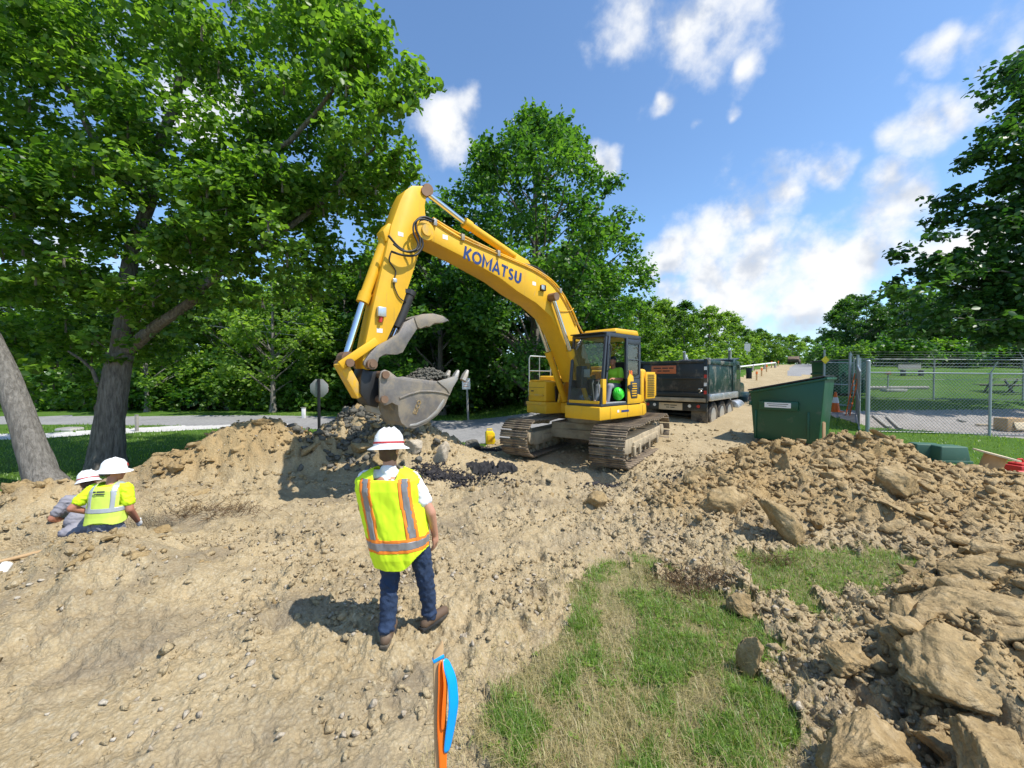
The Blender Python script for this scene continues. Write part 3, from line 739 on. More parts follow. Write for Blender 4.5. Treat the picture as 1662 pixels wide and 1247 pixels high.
# ------------------------------------------------------------ grass
def blades(name, x, y, z, hgt, wid, lean, seed, mat, parent=None, segs=2):
    g = np.random.default_rng(seed); n = len(x); a = g.uniform(0, 2*np.pi, n); l = g.uniform(.2, 1, n)*lean
    dx, dy = np.cos(a), np.sin(a); wx, wy = -dy*wid/2, dx*wid/2
    rows = []
    for k in range(segs+1):
        t = k/segs; off = hgt*l*t**1.7; zz = z+hgt*t*np.sqrt(np.maximum(.03, 1-np.minimum(1, (l*t)**2*.8)))
        if k < segs:
            q = 1-.45*t
            rows += [np.stack([x+dx*off-wx*q, y+dy*off-wy*q, zz], 1), np.stack([x+dx*off+wx*q, y+dy*off+wy*q, zz], 1)]
        else: rows.append(np.stack([x+dx*off, y+dy*off, zz], 1))
    m = len(rows); V = np.stack(rows, 1).reshape(-1, 3); b = (np.arange(n)*m)[:, None]
    T = []
    for k in range(segs-1): T += [[2*k, 2*k+1, 2*k+3], [2*k, 2*k+3, 2*k+2]]
    T.append([2*segs-2, 2*segs-1, 2*segs])
    Fc = (np.array(T)[None]+b[:, :, None]).reshape(-1, 3)
    me = np_mesh(name, V, Fc, False, {'tone': np.repeat(np.clip(g.normal(.5, .25, n), 0, 1), m)}); return link(name, me, mat, parent)
def scatter_class(n, seed, cls, r0, r1, amax=60, extra=None):
    g = np.random.default_rng(seed); X = []; Y = []; tot = 0
    while tot < n:
        r = np.exp(g.uniform(math.log(r0), math.log(r1), 60000)); a = np.radians(g.uniform(-amax, amax, 60000))
        x, y = r*np.sin(a), r*np.cos(a); ok = np.isin(classify(x, y), cls)
        if extra is not None: ok &= g.random(len(x)) < extra(x, y)
        X.append(x[ok]); Y.append(y[ok]); tot += ok.sum()
    return np.concatenate(X)[:n], np.concatenate(Y)[:n]
g = np.random.default_rng(61)
patch = lambda x, y: np.clip(.02+1.0*smooth(-.22, .30, fbm(x*1.9, y*1.9, 4)*1.2+.30*(x-.95)), .03, 1)
x, y = scatter_class(24000, 62, [5], 1.2, 8, 50, patch); z = height(x, y)-.01
tag(blades('turf_grass', x, y, z, g.uniform(.03, .115, len(x)), g.uniform(.0028, .0055, len(x)), 1.15, 63, M['grass']), 'rough green grass on the near patches of turf', 'grass', None, 'stuff')
x, y = scatter_class(8000, 64, [5], 1.2, 8, 50, lambda x, y: np.clip(1.15-patch(x, y)+.25, .15, 1)); z = height(x, y)-.005
tag(blades('dry_grass', x, y, z, g.uniform(.04, .15, len(x)), g.uniform(.0016, .0035, len(x)), 1.35, 65, M['straw']), 'dry straw coloured grass stems among the near turf', 'grass', None, 'stuff')
x, y = scatter_class(30000, 66, [0], 6.5, 26, 60); z = height(x, y)-.01; sc = .5+np.hypot(x, y)*.05
tag(blades('lawn_grass', x, y, z, g.uniform(.04, .08, len(x))*sc, g.uniform(.012, .022, len(x))*sc, .8, 67, M['grass'], None, 1), 'short mown grass blades on the lawns', 'grass', None, 'stuff')
# straw and tufts straggling past the edge of the turf
x, y = scatter_class(60000, 68, [1], 1.3, 6.5, 48, lambda x, y: np.ones_like(x))
near = np.zeros(len(x), bool)
for dx, dy in ((.18, 0), (-.18, 0), (0, .18), (0, -.18), (.3, .2), (.3, -.2), (-.1, .3)): near |= classify(x+dx, y+dy) == 5
x, y = x[near][:3800], y[near][:3800]; z = height(x, y)
tag(blades('edge_straw', x, y, z, g.uniform(.04, .13, len(x)), g.uniform(.0016, .0034, len(x)), 1.35, 69, M['straw']), 'dry stems straggling over the soil at the edge of the turf', 'grass', None, 'stuff')
def broad_leaves():
    g = np.random.default_rng(71); x, y = scatter_class(420, 72, [5], 1.2, 7, 50, patch); z = height(x, y)
    V = []; Fc = []; n = 0; tone = []
    for i in range(len(x)):
        for j in range(3):
            a = g.uniform(0, 6.28); L = g.uniform(.02, .05); w = L*.35; d = Vector((math.cos(a), math.sin(a), .5)).normalized(); s = Vector((-math.sin(a), math.cos(a), 0))
            p = Vector((x[i], y[i], z[i]+.01))
            V += [p, p+d*L*.5+s*w, p+d*L-Vector((0, 0, .01)), p+d*L*.5-s*w]; Fc.append((n, n+1, n+2, n+3)); n += 4; tone += [g.uniform(.3, 1)]*4
    me = np_mesh('broadleaf_weeds', np.array(V), np.array(Fc), False, {'tone': tone})
    tag(link('broadleaf_weeds', me, M['grass']), 'low broad-leaved weeds among the near turf', 'weeds', None, 'stuff')
broad_leaves()
def brush(name, c, n, rad, seed, label, mat='brush', hh=.22):
    g = np.random.default_rng(seed); b = MB(); qx = c[0]+g.normal(0, rad[0], n); qy = c[1]+g.normal(0, rad[1], n); qz = height(qx, qy)
    for i in range(n):
        a = g.uniform(0, 6.28); p = Vector((qx[i], qy[i], qz[i]))
        d = Vector((math.cos(a), math.sin(a), g.uniform(.1, 1.1))).normalized(); L = g.uniform(.4, 1)*hh
        q = p+d*L*.5+Vector(g.normal(0, .02, 3)); e = p+d*L+Vector((0, 0, -.04*g.random()))
        b.tube([p, q, e], [.0035, .0028, .0015], 3, False)
    return tag(b.build(name, M[mat]), label, 'brush', None, 'stuff')
pb = gnd(1130, 935, .15); brush('dead_brush', pb, 420, (.20, .12), 5, 'tangle of dry brown weeds at the top of the near turf')
pb = gnd(345, 815, .25); brush('root_tangle', pb, 260, (.40, .14), 6, 'tangle of dark roots hanging in the clay right of the pit', 'brush', .3)
pb = gnd(735, 840, .05); brush('dry_roots', gnd(1262, 895, .2), 120, (.12, .08), 8, 'small clump of reddish roots under the tilted slab', 'brush', .2)
# ------------------------------------------------------------ trees
LEAF4 = (np.array([[0,0,0],[.30,.30,.05],[.62,.36,.02],[1,0,-.10],[.62,-.36,.02],[.30,-.30,.05]]), np.array([[0,1,2,3],[0,3,4,5]]))
OAK = (np.array([[0,0,0],[.28,.26,.05],[.42,.12,.03],[.62,.36,.03],[1,0,-.12],[.62,-.36,.03],[.42,-.12,.03],[.28,-.26,.05]]), np.array([[0,1,2,7],[7,2,6,0],[2,3,4,6],[6,4,5,2]]))
CLUMP = (np.array([[0,0,0],[.5,.42,.12],[1,.05,-.05],[.5,-.42,.08]]), np.array([[0,1,2,3]]))
def leaf_cloud(name, pos, nrm, size, shape, tone, g):
    n = len(pos); tv, tf = shape
    if shape is OAK: tf = np.array([[0,1,2,2],[0,2,6,6],[0,6,7,7],[2,3,4,6],[6,4,5,5]]); tf = np.array([[0,1,2,6],[2,3,4,6],[4,5,6,6],[0,6,7,7]]); tf = np.array([[0,1,2,4],[2,3,4,4],[0,4,6,7],[4,5,6,6]])
    t = g.normal(size=(n, 3)); t -= nrm*(t*nrm).sum(1)[:, None]; t /= np.linalg.norm(t, axis=1)[:, None]+1e-9
    b = np.cross(nrm, t)
    V = pos[:, None, :]+size[:, None, None]*(t[:, None, :]*(tv[None, :, 0:1]-.3)+b[:, None, :]*tv[None, :, 1:2]+nrm[:, None, :]*tv[None, :, 2:3])
    if shape is OAK:
        tri = np.array([[0,1,2],[0,2,4],[2,3,4],[0,4,6],[0,6,7],[4,5,6]]); tf = tri
    Fc = (tf[None]+(np.arange(n)*len(tv))[:, None, None]).reshape(-1, tf.shape[1])
    return np_mesh(name, V.reshape(-1, 3), Fc, False, {'tone': np.repeat(tone, len(tv))})
def crown_points(clumps, per, g, flat=.55):
    """clumps: (n,4) centres and radii -> leaf positions, normals and tones"""
    P_ = []; N_ = []; T_ = []
    for cx, cy, cz, r in clumps:
        n = max(6, int(per*r*r)); d = g.normal(size=(n, 3)); d /= np.linalg.norm(d, axis=1)[:, None]
        rr = r*(g.random(n)**.45); p = d*rr[:, None]*np.array([1, 1, flat])+(cx, cy, cz)
        # twigs: leaves gather along a few radial lines so that the edge breaks up
        k = max(3, int(n/22)); tw = g.normal(size=(k, 3)); tw /= np.linalg.norm(tw, axis=1)[:, None]; sel = g.integers(0, k, n)
        line = tw[sel]*(r*g.uniform(.35, 1.28, n))[:, None]*np.array([1, 1, flat+.12])+(cx, cy, cz)+g.normal(0, r*.10, (n, 3))
        mixm = g.random(n) < .62; p[mixm] = line[mixm]
        nn = d*.55+np.array([0, 0, .75])+g.normal(0, .42, (n, 3)); nn /= np.linalg.norm(nn, axis=1)[:, None]
        P_.append(p); N_.append(nn); T_.append(np.clip(g.normal(.45, .26, n)+g.normal(0, .18), 0, 1))
    return np.concatenate(P_), np.concatenate(N_), np.concatenate(T_)
def limb(b, pts, r0, r1, n=8):
    pts = [Vector(p) for p in pts]; m = []
    for i in range(len(pts)-1):        # a little crookedness
        a, c = pts[i], pts[i+1]; m.append(a); m.append((a+c)/2+Vector((random.uniform(-1,1), random.uniform(-1,1), random.uniform(-.5,.5)))*(c-a).length*.06)
    m.append(pts[-1]); b.tube(m, [r0+(r1-r0)*i/(len(m)-1) for i in range(len(m))], n)
def ellipsoid_clumps(c, rad, n, r, g, hollow=.55, low_cut=-1.0):
    out = []
    while len(out) < n:
        d = g.normal(size=3); d /= np.linalg.norm(d); q = d*(hollow+(1-hollow)*g.random()**.6)
        if q[2] < low_cut: continue
        out.append((c[0]+q[0]*rad[0], c[1]+q[1]*rad[1], c[2]+q[2]*rad[2], g.uniform(*r)))
    return np.array(out)
def flare(pts, r0, r1, b, n=14):
    pts = [Vector(p) for p in pts]; k = len(pts); rs = [r0+(r1-r0)*i/(k-1) for i in range(k)]; rs[0] *= 1.55; rs[1] *= 1.12
    fine = n >= 14; m = 8 if fine else 1; n = 30 if fine else n; P2 = []; R2 = []
    for i in range(k-1):
        for j in range(m): P2.append(pts[i].lerp(pts[i+1], j/m)); R2.append(rs[i]+(rs[i+1]-rs[i])*j/m)
    P2.append(pts[-1]); R2.append(rs[-1]); v0 = len(b.v); b.tube(P2, R2, n)
    if fine:                           # furrowed bark
        for q in range(len(P2)*n):
            i, a = divmod(q, n); w = b.v[v0+q]; c = P2[i]; an = 2*math.pi*a/n
            f = 1+.07*float(fbm(np.array([3*math.cos(an)+i*.06]), np.array([3*math.sin(an)+i*.11]), 3)[0])-.05*abs(math.sin(an*7+i*.35))
            b.v[v0+q] = tuple(c+(Vector(w)-c)*f)

# the big oak on the left
def big_oak():
    base = at(172, 772, 8.7); base.z = zat(base.x, base.y)-.1
    root = thing('oak_tree', 'large spreading oak behind the two workers, its trunk forking low', 'tree', base)
    L = lambda u, v, y: at(u, v, y)-base
    b = MB()
    fork = L(196, 575, 8.8)
    flare([Vector((0,0,-.1)), L(173,735,8.7), L(178,680,8.7), L(187,620,8.75), fork], .285, .235, b)
    limb(b, [fork, L(240,540,8.7), L(280,512,8.4), L(330,465,8.3), L(420,400,8.4), L(520,330,8.5), L(620,230,8.4)], .145, .03)
    limb(b, [fork, L(205,500,8.9), L(215,400,9.0), L(250,250,9.0), L(300,100,9.0), L(320,-80,9.2)], .19, .05)
    limb(b, [L(215,400,9.0), L(280,365,8.8), L(365,300,8.6), L(400,240,8.6), L(430,100,8.7)], .095, .03)
    limb(b, [L(208,480,8.9), L(120,430,8.8), L(20,380,8.6), L(-120,330,8.6)], .10, .03)
    limb(b, [L(230,330,9.0), L(150,220,9.0), L(60,80,9.0)], .12, .03)
    limb(b, [L(365,300,8.6), L(470,230,8.2), L(560,120,8.0), L(600,40,8.0)], .06, .02)
    limb(b, [L(178,660,8.7), L(150,600,8.6), L(110,570,8.4)], .05, .02)
    b.build('trunk', M['bark'], root, 0, 60)
    g = np.random.default_rng(101); cl = []
    def add(u0, u1, v0, v1, y0, y1, n, r):
        for _ in range(int(n*1.3)):
            p = L(g.uniform(u0, u1), g.uniform(v0, v1), g.uniform(y0, y1)); cl.append((p.x, p.y, p.z, g.uniform(*r)*.82))
    add(-60, 560, -120, 60, 7.6, 11, 44, (.55, 1.0))
    add(0, 600, 40, 220, 7.3, 11, 52, (.5, .95))
    add(560, 640, 60, 215, 7.0, 8.6, 12, (.40, .70))
    add(645, 695, 95, 175, 7.0, 7.8, 7, (.26, .45))
    add(540, 600, 10, 90, 7.4, 8.4, 6, (.3, .55))
    add(0, 470, 210, 340, 7.0, 10.8, 42, (.5, .9)); add(450, 650, 190, 340, 8.2, 10.8, 20, (.45, .8))
    add(300, 470, 330, 440, 7.2, 10.0, 16, (.45, .8)); add(440, 650, 330, 440, 8.4, 10.4, 16, (.45, .75))
    add(420, 660, 240, 330, 7.9, 9.2, 14, (.35, .65))
    add(40, 320, 340, 500, 8.2, 10.8, 26, (.45, .8))
    add(-40, 180, 440, 590, 8.4, 10.4, 20, (.4, .75))
    add(320, 560, 430, 485, 8.0, 10.0, 12, (.35, .6))
    add(230, 330, 480, 560, 8.4, 9.6, 6, (.25, .45)); add(90, 190, 580, 660, 8.5, 9.2, 7, (.2, .4)); add(-20, 300, 470, 600, 9.0, 10.6, 26, (.35, .65)); add(-20, 160, 600, 660, 9.2, 10.4, 10, (.25, .45)); add(0, 140, 330, 460, 7.6, 8.6, 10, (.4, .7))
    add(210, 440, 380, 500, 7.4, 8.2, 16, (.30, .55)); add(250, 470, 250, 420, 6.9, 7.8, 16, (.35, .6)); add(120, 330, 400, 560, 8.0, 8.5, 12, (.25, .45))
    cl = np.array(cl); Pp, Nn, Tt = crown_points(cl, 720, g, .50)
    me = leaf_cloud('crown', Pp, Nn, g.uniform(.06, .17, len(Pp)), LEAF4, Tt, g); link('crown', me, M['oakleaf'], root)
    tb = MB()                          # twigs inside the crown
    for q in cl[::2]:
        c0 = cl[g.integers(0, len(cl))]
        p = Vector(q[:3]); tw = [p+Vector(g.normal(0, .3, 3))*q[3] for _ in range(3)]
        tb.tube([p-Vector((0, 0, q[3]*.5)), p, tw[0]], [.022, .015, .006], 4, False); tb.tube([p, tw[1]], [.012, .005], 4, False)
    tb.build('twigs', M['bark'], root)['kind'] = 'stuff'
    return len(Pp)
big_oak()
def leaning_tree():
    base = at(92, 835, 7.4); base.z = zat(base.x, base.y)-.1
    root = thing('leaning_tree', 'leaning grey trunk at the far left edge with lichen patches', 'tree', base)
    L = lambda u, v, y: at(u, v, y)-base; b = MB()
    flare([Vector((0,0,-.1)), L(66,770,7.4), L(40,690,7.45), L(12,610,7.5), L(-22,540,7.5), L(-70,430,7.6), L(-120,250,7.8), L(-150,60,8)], .235, .11, b)
    limb(b, [L(-22,540,7.5), L(-30,420,7.8), L(10,300,8.0)], .10, .04)
    b.build('trunk', M['bark2'], root, 0, 60)
    g = np.random.default_rng(103); cl = []
    for _ in range(46):
        p = L(g.uniform(-330, 60), g.uniform(-60, 400), g.uniform(6.6, 9.4)); cl.append((p.x, p.y, p.z, g.uniform(.5, .9)))
    for _ in range(9):
        p = L(g.uniform(-60, 60), g.uniform(540, 660), g.uniform(7.9, 8.8)); cl.append((p.x, p.y, p.z, g.uniform(.25, .45)))
    Pp, Nn, Tt = crown_points(np.array(cl), 330, g, .58)
    link('crown', leaf_cloud('crown', Pp, Nn, g.uniform(.11, .20, len(Pp)), LEAF4, Tt, g), M['oakleaf'], root)
leaning_tree()

def grown_tree(name, label, base, h, rad, mat, seed, per=260, nclump=70, r=(.6, 1.2), leaf=(.16, .30), trunk_r=.28, low=.16, bark='bark', group=None, shape=CLUMP, egg=.15, flat=.62, lean=(0, 0)):
    """trunk with limbs up through a crown of leafy clumps; egg > 0 makes the top narrower"""
    g = np.random.default_rng(seed); random.seed(seed)
    root = thing(name, label, 'tree', base, 0, group); b = MB()
    ch = h*(1-low); c = np.array([lean[0], lean[1], h*low+ch/2])
    flare([(0,0,-.15), (0,0,h*.08), (lean[0]*.2,lean[1]*.2,h*.3), (lean[0]*.6,lean[1]*.6,h*.6), (lean[0],lean[1],h*.9)], trunk_r, trunk_r*.15, b, 9)
    cl = []
    while len(cl) < nclump:
        t = g.random()**.85; zz = h*low+ch*t
        prof = math.sin(math.pi*min(1, max(.03, (.06+.94*t)**(.72+egg))))**.62*(1-.25*egg*t)
        a = g.uniform(0, 6.283); q = rad*prof*(.35+.65*g.random()**.5)*(1+.16*math.sin(3*a+seed))
        cl.append((c[0]*t+math.cos(a)*q, c[1]*t+math.sin(a)*q, zz, g.uniform(*r)*(1.05-.35*t)))
    for k in range(0, len(cl), 3):
        x_, y_, z_, _ = cl[k]; z0 = max(h*low*.7, z_-math.hypot(x_, y_)*.75-.3); z0 = min(z0, h*.88)
        limb(b, [(c[0]*z0/h, c[1]*z0/h, z0), (x_*.5, y_*.5, (z0+z_)/2), (x_, y_, z_)], trunk_r*.34*(1-z0/h*.75), .018, 5)
    b.build('trunk', M[bark], root, 0, 60)
    Pp, Nn, Tt = crown_points(np.array(cl), per, g, flat)
    link('crown', leaf_cloud('crown', Pp, Nn, g.uniform(*leaf, len(Pp)), shape, Tt, g), M[mat], root)
    return root
def ground_at(u, y):
    x = (u-CU)/F*y; return Vector((x, y, float(base_z(np.array([x]), np.array([float(y)]))[0])))
# the tall dark tree right behind the excavator
grown_tree('tall_tree', 'tall dark green tree rising behind the excavator boom', ground_at(868, 22.5), 15.9, 6.6, 'darkleaf', 201, 320, 230, (.7, 1.3), (.14, .26), .42, .03, shape=LEAF4, egg=.22)
grown_tree('side_tree', 'dark tree just left of the tall tree, behind the excavator arm', ground_at(715, 22), 11.6, 3.8, 'darkleaf', 202, 330, 100, (.7, 1.2), (.18, .32), .25, .03, shape=LEAF4)
# the tree that leans in from the right edge
def right_tree():
    base = ground_at(1735, 16.0)
    root = thing('overhanging_tree', 'dark leafy tree reaching in from the right edge over the fence', 'tree', base); b = MB(); g = np.random.default_rng(205)
    L = lambda u, v, y: at(u, v, y)-base
    flare([(0,0,-.1), (0,0,1.5), L(1735,450,16), L(1730,300,16), L(1720,60,16)], .34, .10, b)
    cl = []
    tips = [(1500,300),(1540,250),(1590,215),(1655,160),(1510,420),(1450,430),(1480,395),(1560,330),(1620,300),(1600,390),(1530,465),(1590,455),(1640,440),(1470,505),(1560,520),(1620,520),(1650,360),(1660,240),(1680,120),(1700,60)]
    for u, v in tips:
        y = g.uniform(14.6, 17.4); e = L(u, v, y); s = L(1735, min(540, v+90), 16)
        limb(b, [s, s+(e-s)*.4+Vector((0, 0, .2)), s+(e-s)*.72], .07, .012, 6)
        for k in range(7):
            q = e+(s-e)*g.random()*.75+Vector(g.normal(0, .42, 3)); cl.append((q.x, q.y, q.z, g.uniform(.35, .8)))
    for _ in range(34):
        p = L(g.uniform(1600, 1830), g.uniform(100, 540), g.uniform(14.6, 17.6)); cl.append((p.x, p.y, p.z, g.uniform(.7, 1.15)))
    for _ in range(26):
        p = L(g.uniform(1500, 1760), g.uniform(420, 560), g.uniform(15, 18)); cl.append((p.x, p.y, p.z, g.uniform(.5, .95)))
    b.build('trunk', M['bark'], root, 0, 60)
    Pp, Nn, Tt = crown_points(np.array(cl), 300, g, .45)
    link('crown', leaf_cloud('crown', Pp, Nn, g.uniform(.14, .28, len(Pp)), LEAF4, Tt, g), M['pineleaf'], root)
right_tree()
# young trees at the wood's edge beyond the road
grown_tree('edge_tree', 'pale leafy tree with forked grey trunk on the verge beyond the road', ground_at(443, 23.5)+Vector((0,0,.02)), 8.2, 3.4, 'paleleaf', 211, 210, 60, (.55, 1.0), (.16, .28), .17, .20, 'bark2', shape=LEAF4)
grown_tree('edge_tree', 'slim pale trunked tree beyond the road right of the oak', ground_at(238, 23.8), 7.6, 2.6, 'midleaf', 212, 200, 44, (.5, .9), (.16, .28), .13, .25, 'bark2', shape=LEAF4)
# trees of the background woods: five kinds, copied
KINDS_T = []
for k, (hh, rr, mt, sd) in enumerate([(13, 4.2, 'midleaf', 221), (14, 4.0, 'darkleaf', 222), (11, 4.0, 'paleleaf', 223), (15, 4.6, 'pineleaf', 224)]):
    KINDS_T.append((grown_tree('woodland_tree', 'x', (0, -500, 0), hh, rr, mt, sd, 170, 100, (.7, 1.35), (.22, .40), .24, .04, group='woodland trees'), hh))
used_t = [0]*4
def wood(u, y, k, h, label, grp, wide=1.0):
    t, hh = KINDS_T[k]; p = ground_at(u, y); p.z -= .1; s = h/hh
    o = t if used_t[k] == 0 else dup(t)
    used_t[k] += 1
    o.location = p; o.rotation_euler = (0, 0, random.uniform(0, 6.28)); o.scale = (s*wide, s*wide, s); o['label'] = label; o['group'] = grp
random.seed(55)
ORD = 'leftmost second third fourth fifth sixth seventh eighth ninth tenth eleventh twelfth thirteenth fourteenth fifteenth sixteenth seventeenth eighteenth nineteenth twentieth twenty-first twenty-second twenty-third'.split()
def ordinal(us, u):
    k = sorted(us).index(u); return 'leftmost' if k == 0 else ('rightmost' if k == len(us)-1 else ORD[k]+' from the left')
def row(lst, fn, what, grp, *extra):
    us = [q[0] for q in lst]
    for q in lst: fn(*q, ordinal(us, q[0])+' '+what, grp, *extra)
row([(-60,30,1,9),(20,28,0,9),(80,31,1,10),(140,28,0,8.5),(205,31,1,10),(265,29,2,8.5),(310,33,0,10),(360,28,2,8.5),(405,33,2,10),(470,29,2,9),(520,31,2,10),(560,28,0,10),(610,30,0,11),(655,27,1,12),(-140,34,3,12),(-220,30,1,11),(330,40,3,13),(180,40,3,13),(60,42,3,13),(480,42,3,14),(620.5,40,3,15)], wood, 'tree of the dense wood beyond the left road', 'trees of the left wood', 1.1)
row([(760,28,1,10),(820,30,1,11),(920,29,1,10),(960,27,1,8.5),(1000,31,0,6.6),(1035,36,0,6.4),(1075,40,2,6.8),(1110,36,0,5.4),(1150,42,2,6.4),(1180,47,2,6.4),(1060,50,0,8.6),(1111,55,1,8.8)], wood, 'sunlit tree of the wood behind excavator and dump truck', 'trees behind the dump truck', 1.1)
row([(1215,62,0,5.6),(1240,75,2,6.0),(1195,66,1,6.6),(1262,85,0,6.5),(1285,100,2,7.5),(1308,112,0,8),(1330,120,1,8.4),(1350,105,1,9),(1232,90,1,8),(1275,125,3,9)], wood, 'distant tree at the far end of the dirt road', 'distant trees at the road end', 1.15)
row([(1372,56,1,9.3),(1405,50,3,8.6),(1440,52,0,7.5),(1470,50,3,9.5),(1500,53,1,9),(1540,48,3,9),(1580,50,0,7.6),(1620,47,3,9.5),(1665,48,1,9),(1700,46,3,10),(1760,44,1,10),(1390,66,3,12),(1460,64,1,11),(1640,60,3,12),(1541,62,1,12)], wood, 'dark tree of the wood behind the fenced yard', 'trees behind the fenced yard', 1.2)
# shrubs along the wood's edge
def shrub_proto(seed, mat):
    g = np.random.default_rng(seed); root = thing('shrub', 'x', 'shrub', (0, -520, 0), 0, 'shrubs along the woods'); b = MB()
    cl = ellipsoid_clumps((0, 0, .8), (1.1, .8, .65), 16, (.35, .6), g, .3)
    for q in cl[::2]: limb(b, [(0, 0, 0), (q[0]*.5, q[1]*.5, q[2]*.6), tuple(q[:3])], .03, .008, 5)
    b.build('stems', M['bark'], root)
    Pp, Nn, Tt = crown_points(cl, 330, g, .8); link('foliage', leaf_cloud('foliage', Pp, Nn, g.uniform(.12, .22, len(Pp)), CLUMP, Tt, g), M[mat], root)
    return root
SH = [shrub_proto(301, 'midleaf'), shrub_proto(302, 'darkleaf'), shrub_proto(303, 'paleleaf')]; used_s = [0]*3
def shrub(u, y, k, s, label, grp):
    t = SH[k]; o = t if used_s[k] == 0 else dup(t); used_s[k] += 1
    o.location = ground_at(u, y)-Vector((0, 0, .05)); o.rotation_euler = (0, 0, random.uniform(0, 6.28)); o.scale = (s, s, s*random.uniform(.8, 1.1)); o['label'] = label; o['group'] = grp
row([(-80,25.5,1,1.7),(-20,25,0,1.6),(30,25.3,1,1.7),(85,25,1,1.5),(125,25.4,0,1.6),(165,25,1,1.6),(205,25.8,0,1.7),(262,25.5,1,1.6),(300,25.4,0,1.5),(335,25.5,1,1.5),(372,25,0,1.35),(405,24.8,2,1.2),(465,25,0,1.4),(500,25.6,1,1.6),(535,25.4,0,1.7),(570,26,1,1.8),(610,26,0,1.8),(650,25.5,1,1.8),(690,25,1,1.7),(230,26.5,1,2.2),(350,27,1,2.4),(440,27,1,2.4),(540,27.5,1,2.5)], shrub, 'leafy shrub along the wood edge beyond the left road', 'shrubs beyond the left road')
row([(735,25,1,1.7),(770,25.6,0,1.7),(800,25,1,1.6),(835,25.5,1,1.6),(905,25.5,1,1.5),(940,25,0,1.3),(1090,30,2,1.6),(1130,32,2,1.6),(1170,34,2,1.5),(1200,38,2,1.4),(1225,44,2,1.5)], shrub, 'leafy shrub at the wood edge behind excavator and truck', 'shrubs behind the excavator')
row([(1355,44,1,1.9),(1385,40,0,1.6),(1425,42,1,1.9),(1470,41,1,2.0),(1515,42,0,1.9),(1560,40,1,2.0),(1610,41,1,2.1),(1660,40,1,2.1),(1710,39,1,2.1)], shrub, 'dark shrub under the trees behind the fenced yard', 'shrubs behind the fenced yard')
# ------------------------------------------------------------ excavator
EX_C = Vector((2.25, 11.0, .12)); EX_A = R(47); TR_A = R(33)
EXF = Vector((-math.sin(EX_A), -math.cos(EX_A), 0)); EXL = Vector((math.cos(EX_A), -math.sin(EX_A), 0))
def pl(u, v, lat=0.0):                 # point seen at (u, v) in the machine plane offset sideways by lat -> (forward, up)
    r = ray(u, v); l = np.array(EXL[:2]); t = (lat+np.array(EX_C[:2]) @ l)/(r[:2] @ l)
    q = r*t; return (float((q[:2]-np.array(EX_C[:2])) @ np.array(EXF[:2])), float(q[2]+H-EX_C.z))
def z1(x, y): return (530+x/2.493, 280+y/2.493)
def z6(x, y): return (540+x/5.196, 480+y/5.196)
def text_mesh(body, size, ext=.003, bold=.0, shear=0.0):
    cu = bpy.data.curves.new('text', 'FONT'); cu.body = body; cu.size = size; cu.extrude = ext; cu.offset = bold; cu.shear = shear; cu.space_character = 1.0+bold*6
    cu.align_x = 'CENTER'; cu.align_y = 'CENTER'
    o = bpy.data.objects.new('text', cu); C.objects.link(o); dg = bpy.context.evaluated_depsgraph_get()
    me = bpy.data.meshes.new_from_object(o.evaluated_get(dg)); bpy.data.objects.remove(o); return me

def komatsu_mesh():
    """heavy stroke capitals"""
    w = .20; b = MB(); x = 0.0
    def arc(cx, cy, r, a0, a1, sy=1.0, n=12): return [(cx+r*math.cos(R(a0+(a1-a0)*i/n)), cy+r*sy*math.sin(R(a0+(a1-a0)*i/n))) for i in range(n+1)]
    S = arc(.34,.715,.185,35,180)+arc(.34,.715,.185,180,262)[1:]+arc(.34,.285,.185,82,0)[0:]+arc(.34,.285,.185,0,-150)[1:]
    glyphs = [(.80, [[(.1,0),(.1,1)], [(.62,.97),(.26,.5),(.62,.03)]]), (1.02, [arc(.46,.5,.38,0,360,1.05,26)]), (1.06, [[(.1,0),(.1,.97),(.48,.30),(.86,.97),(.86,0)]]), (.92, [[(.06,0),(.42,.94),(.78,0)], [(.22,.28),(.62,.28)]]),
              (.80, [[(.02,.9),(.72,.9)], [(.37,0),(.37,.9)]]), (.78, [S]), (.86, [[(.1,1),(.1,.38)]+arc(.38,.38,.28,180,360)+[(.66,.38),(.66,1)]])]
    for adv, strokes in glyphs:
        for st in strokes:
            pts = [Vector((p[0]+x, p[1])) for p in st]; L_ = []; R_ = []
            for i, p in enumerate(pts):
                t = (pts[min(i+1, len(pts)-1)]-pts[max(0, i-1)]).normalized(); n = Vector((-t.y, t.x)); k = 1.0
                if 0 < i < len(pts)-1:
                    c = (pts[i+1]-p).normalized().dot((p-pts[i-1]).normalized()); k = min(1.9, 1/max(.35, math.sqrt((1+c)/2)))
                L_.append(p+n*w/2*k); R_.append(p-n*w/2*k)
            for i in range(len(pts)-1):
                q = [L_[i], R_[i], R_[i+1], L_[i+1]]; b.add([(v.x, v.y, -.004) for v in q]+[(v.x, v.y, .003) for v in q], [(0,1,2,3),(7,6,5,4),(0,4,5,1),(1,5,6,2),(2,6,7,3),(3,7,4,0)])
        x += adv
    m = [v[0] for v in b.v]; cx = (max(m)+min(m))/2; s_ = .36
    o = MB().add([((v[0]-cx)*s_, (v[1]-.5)*s_, v[2]) for v in b.v], b.f).build('tmp', None); me = o.data; bpy.data.objects.remove(o)
    bm = bmesh.new(); bm.from_mesh(me); bmesh.ops.recalc_face_normals(bm, faces=bm.faces); bm.to_mesh(me); bm.free(); return me
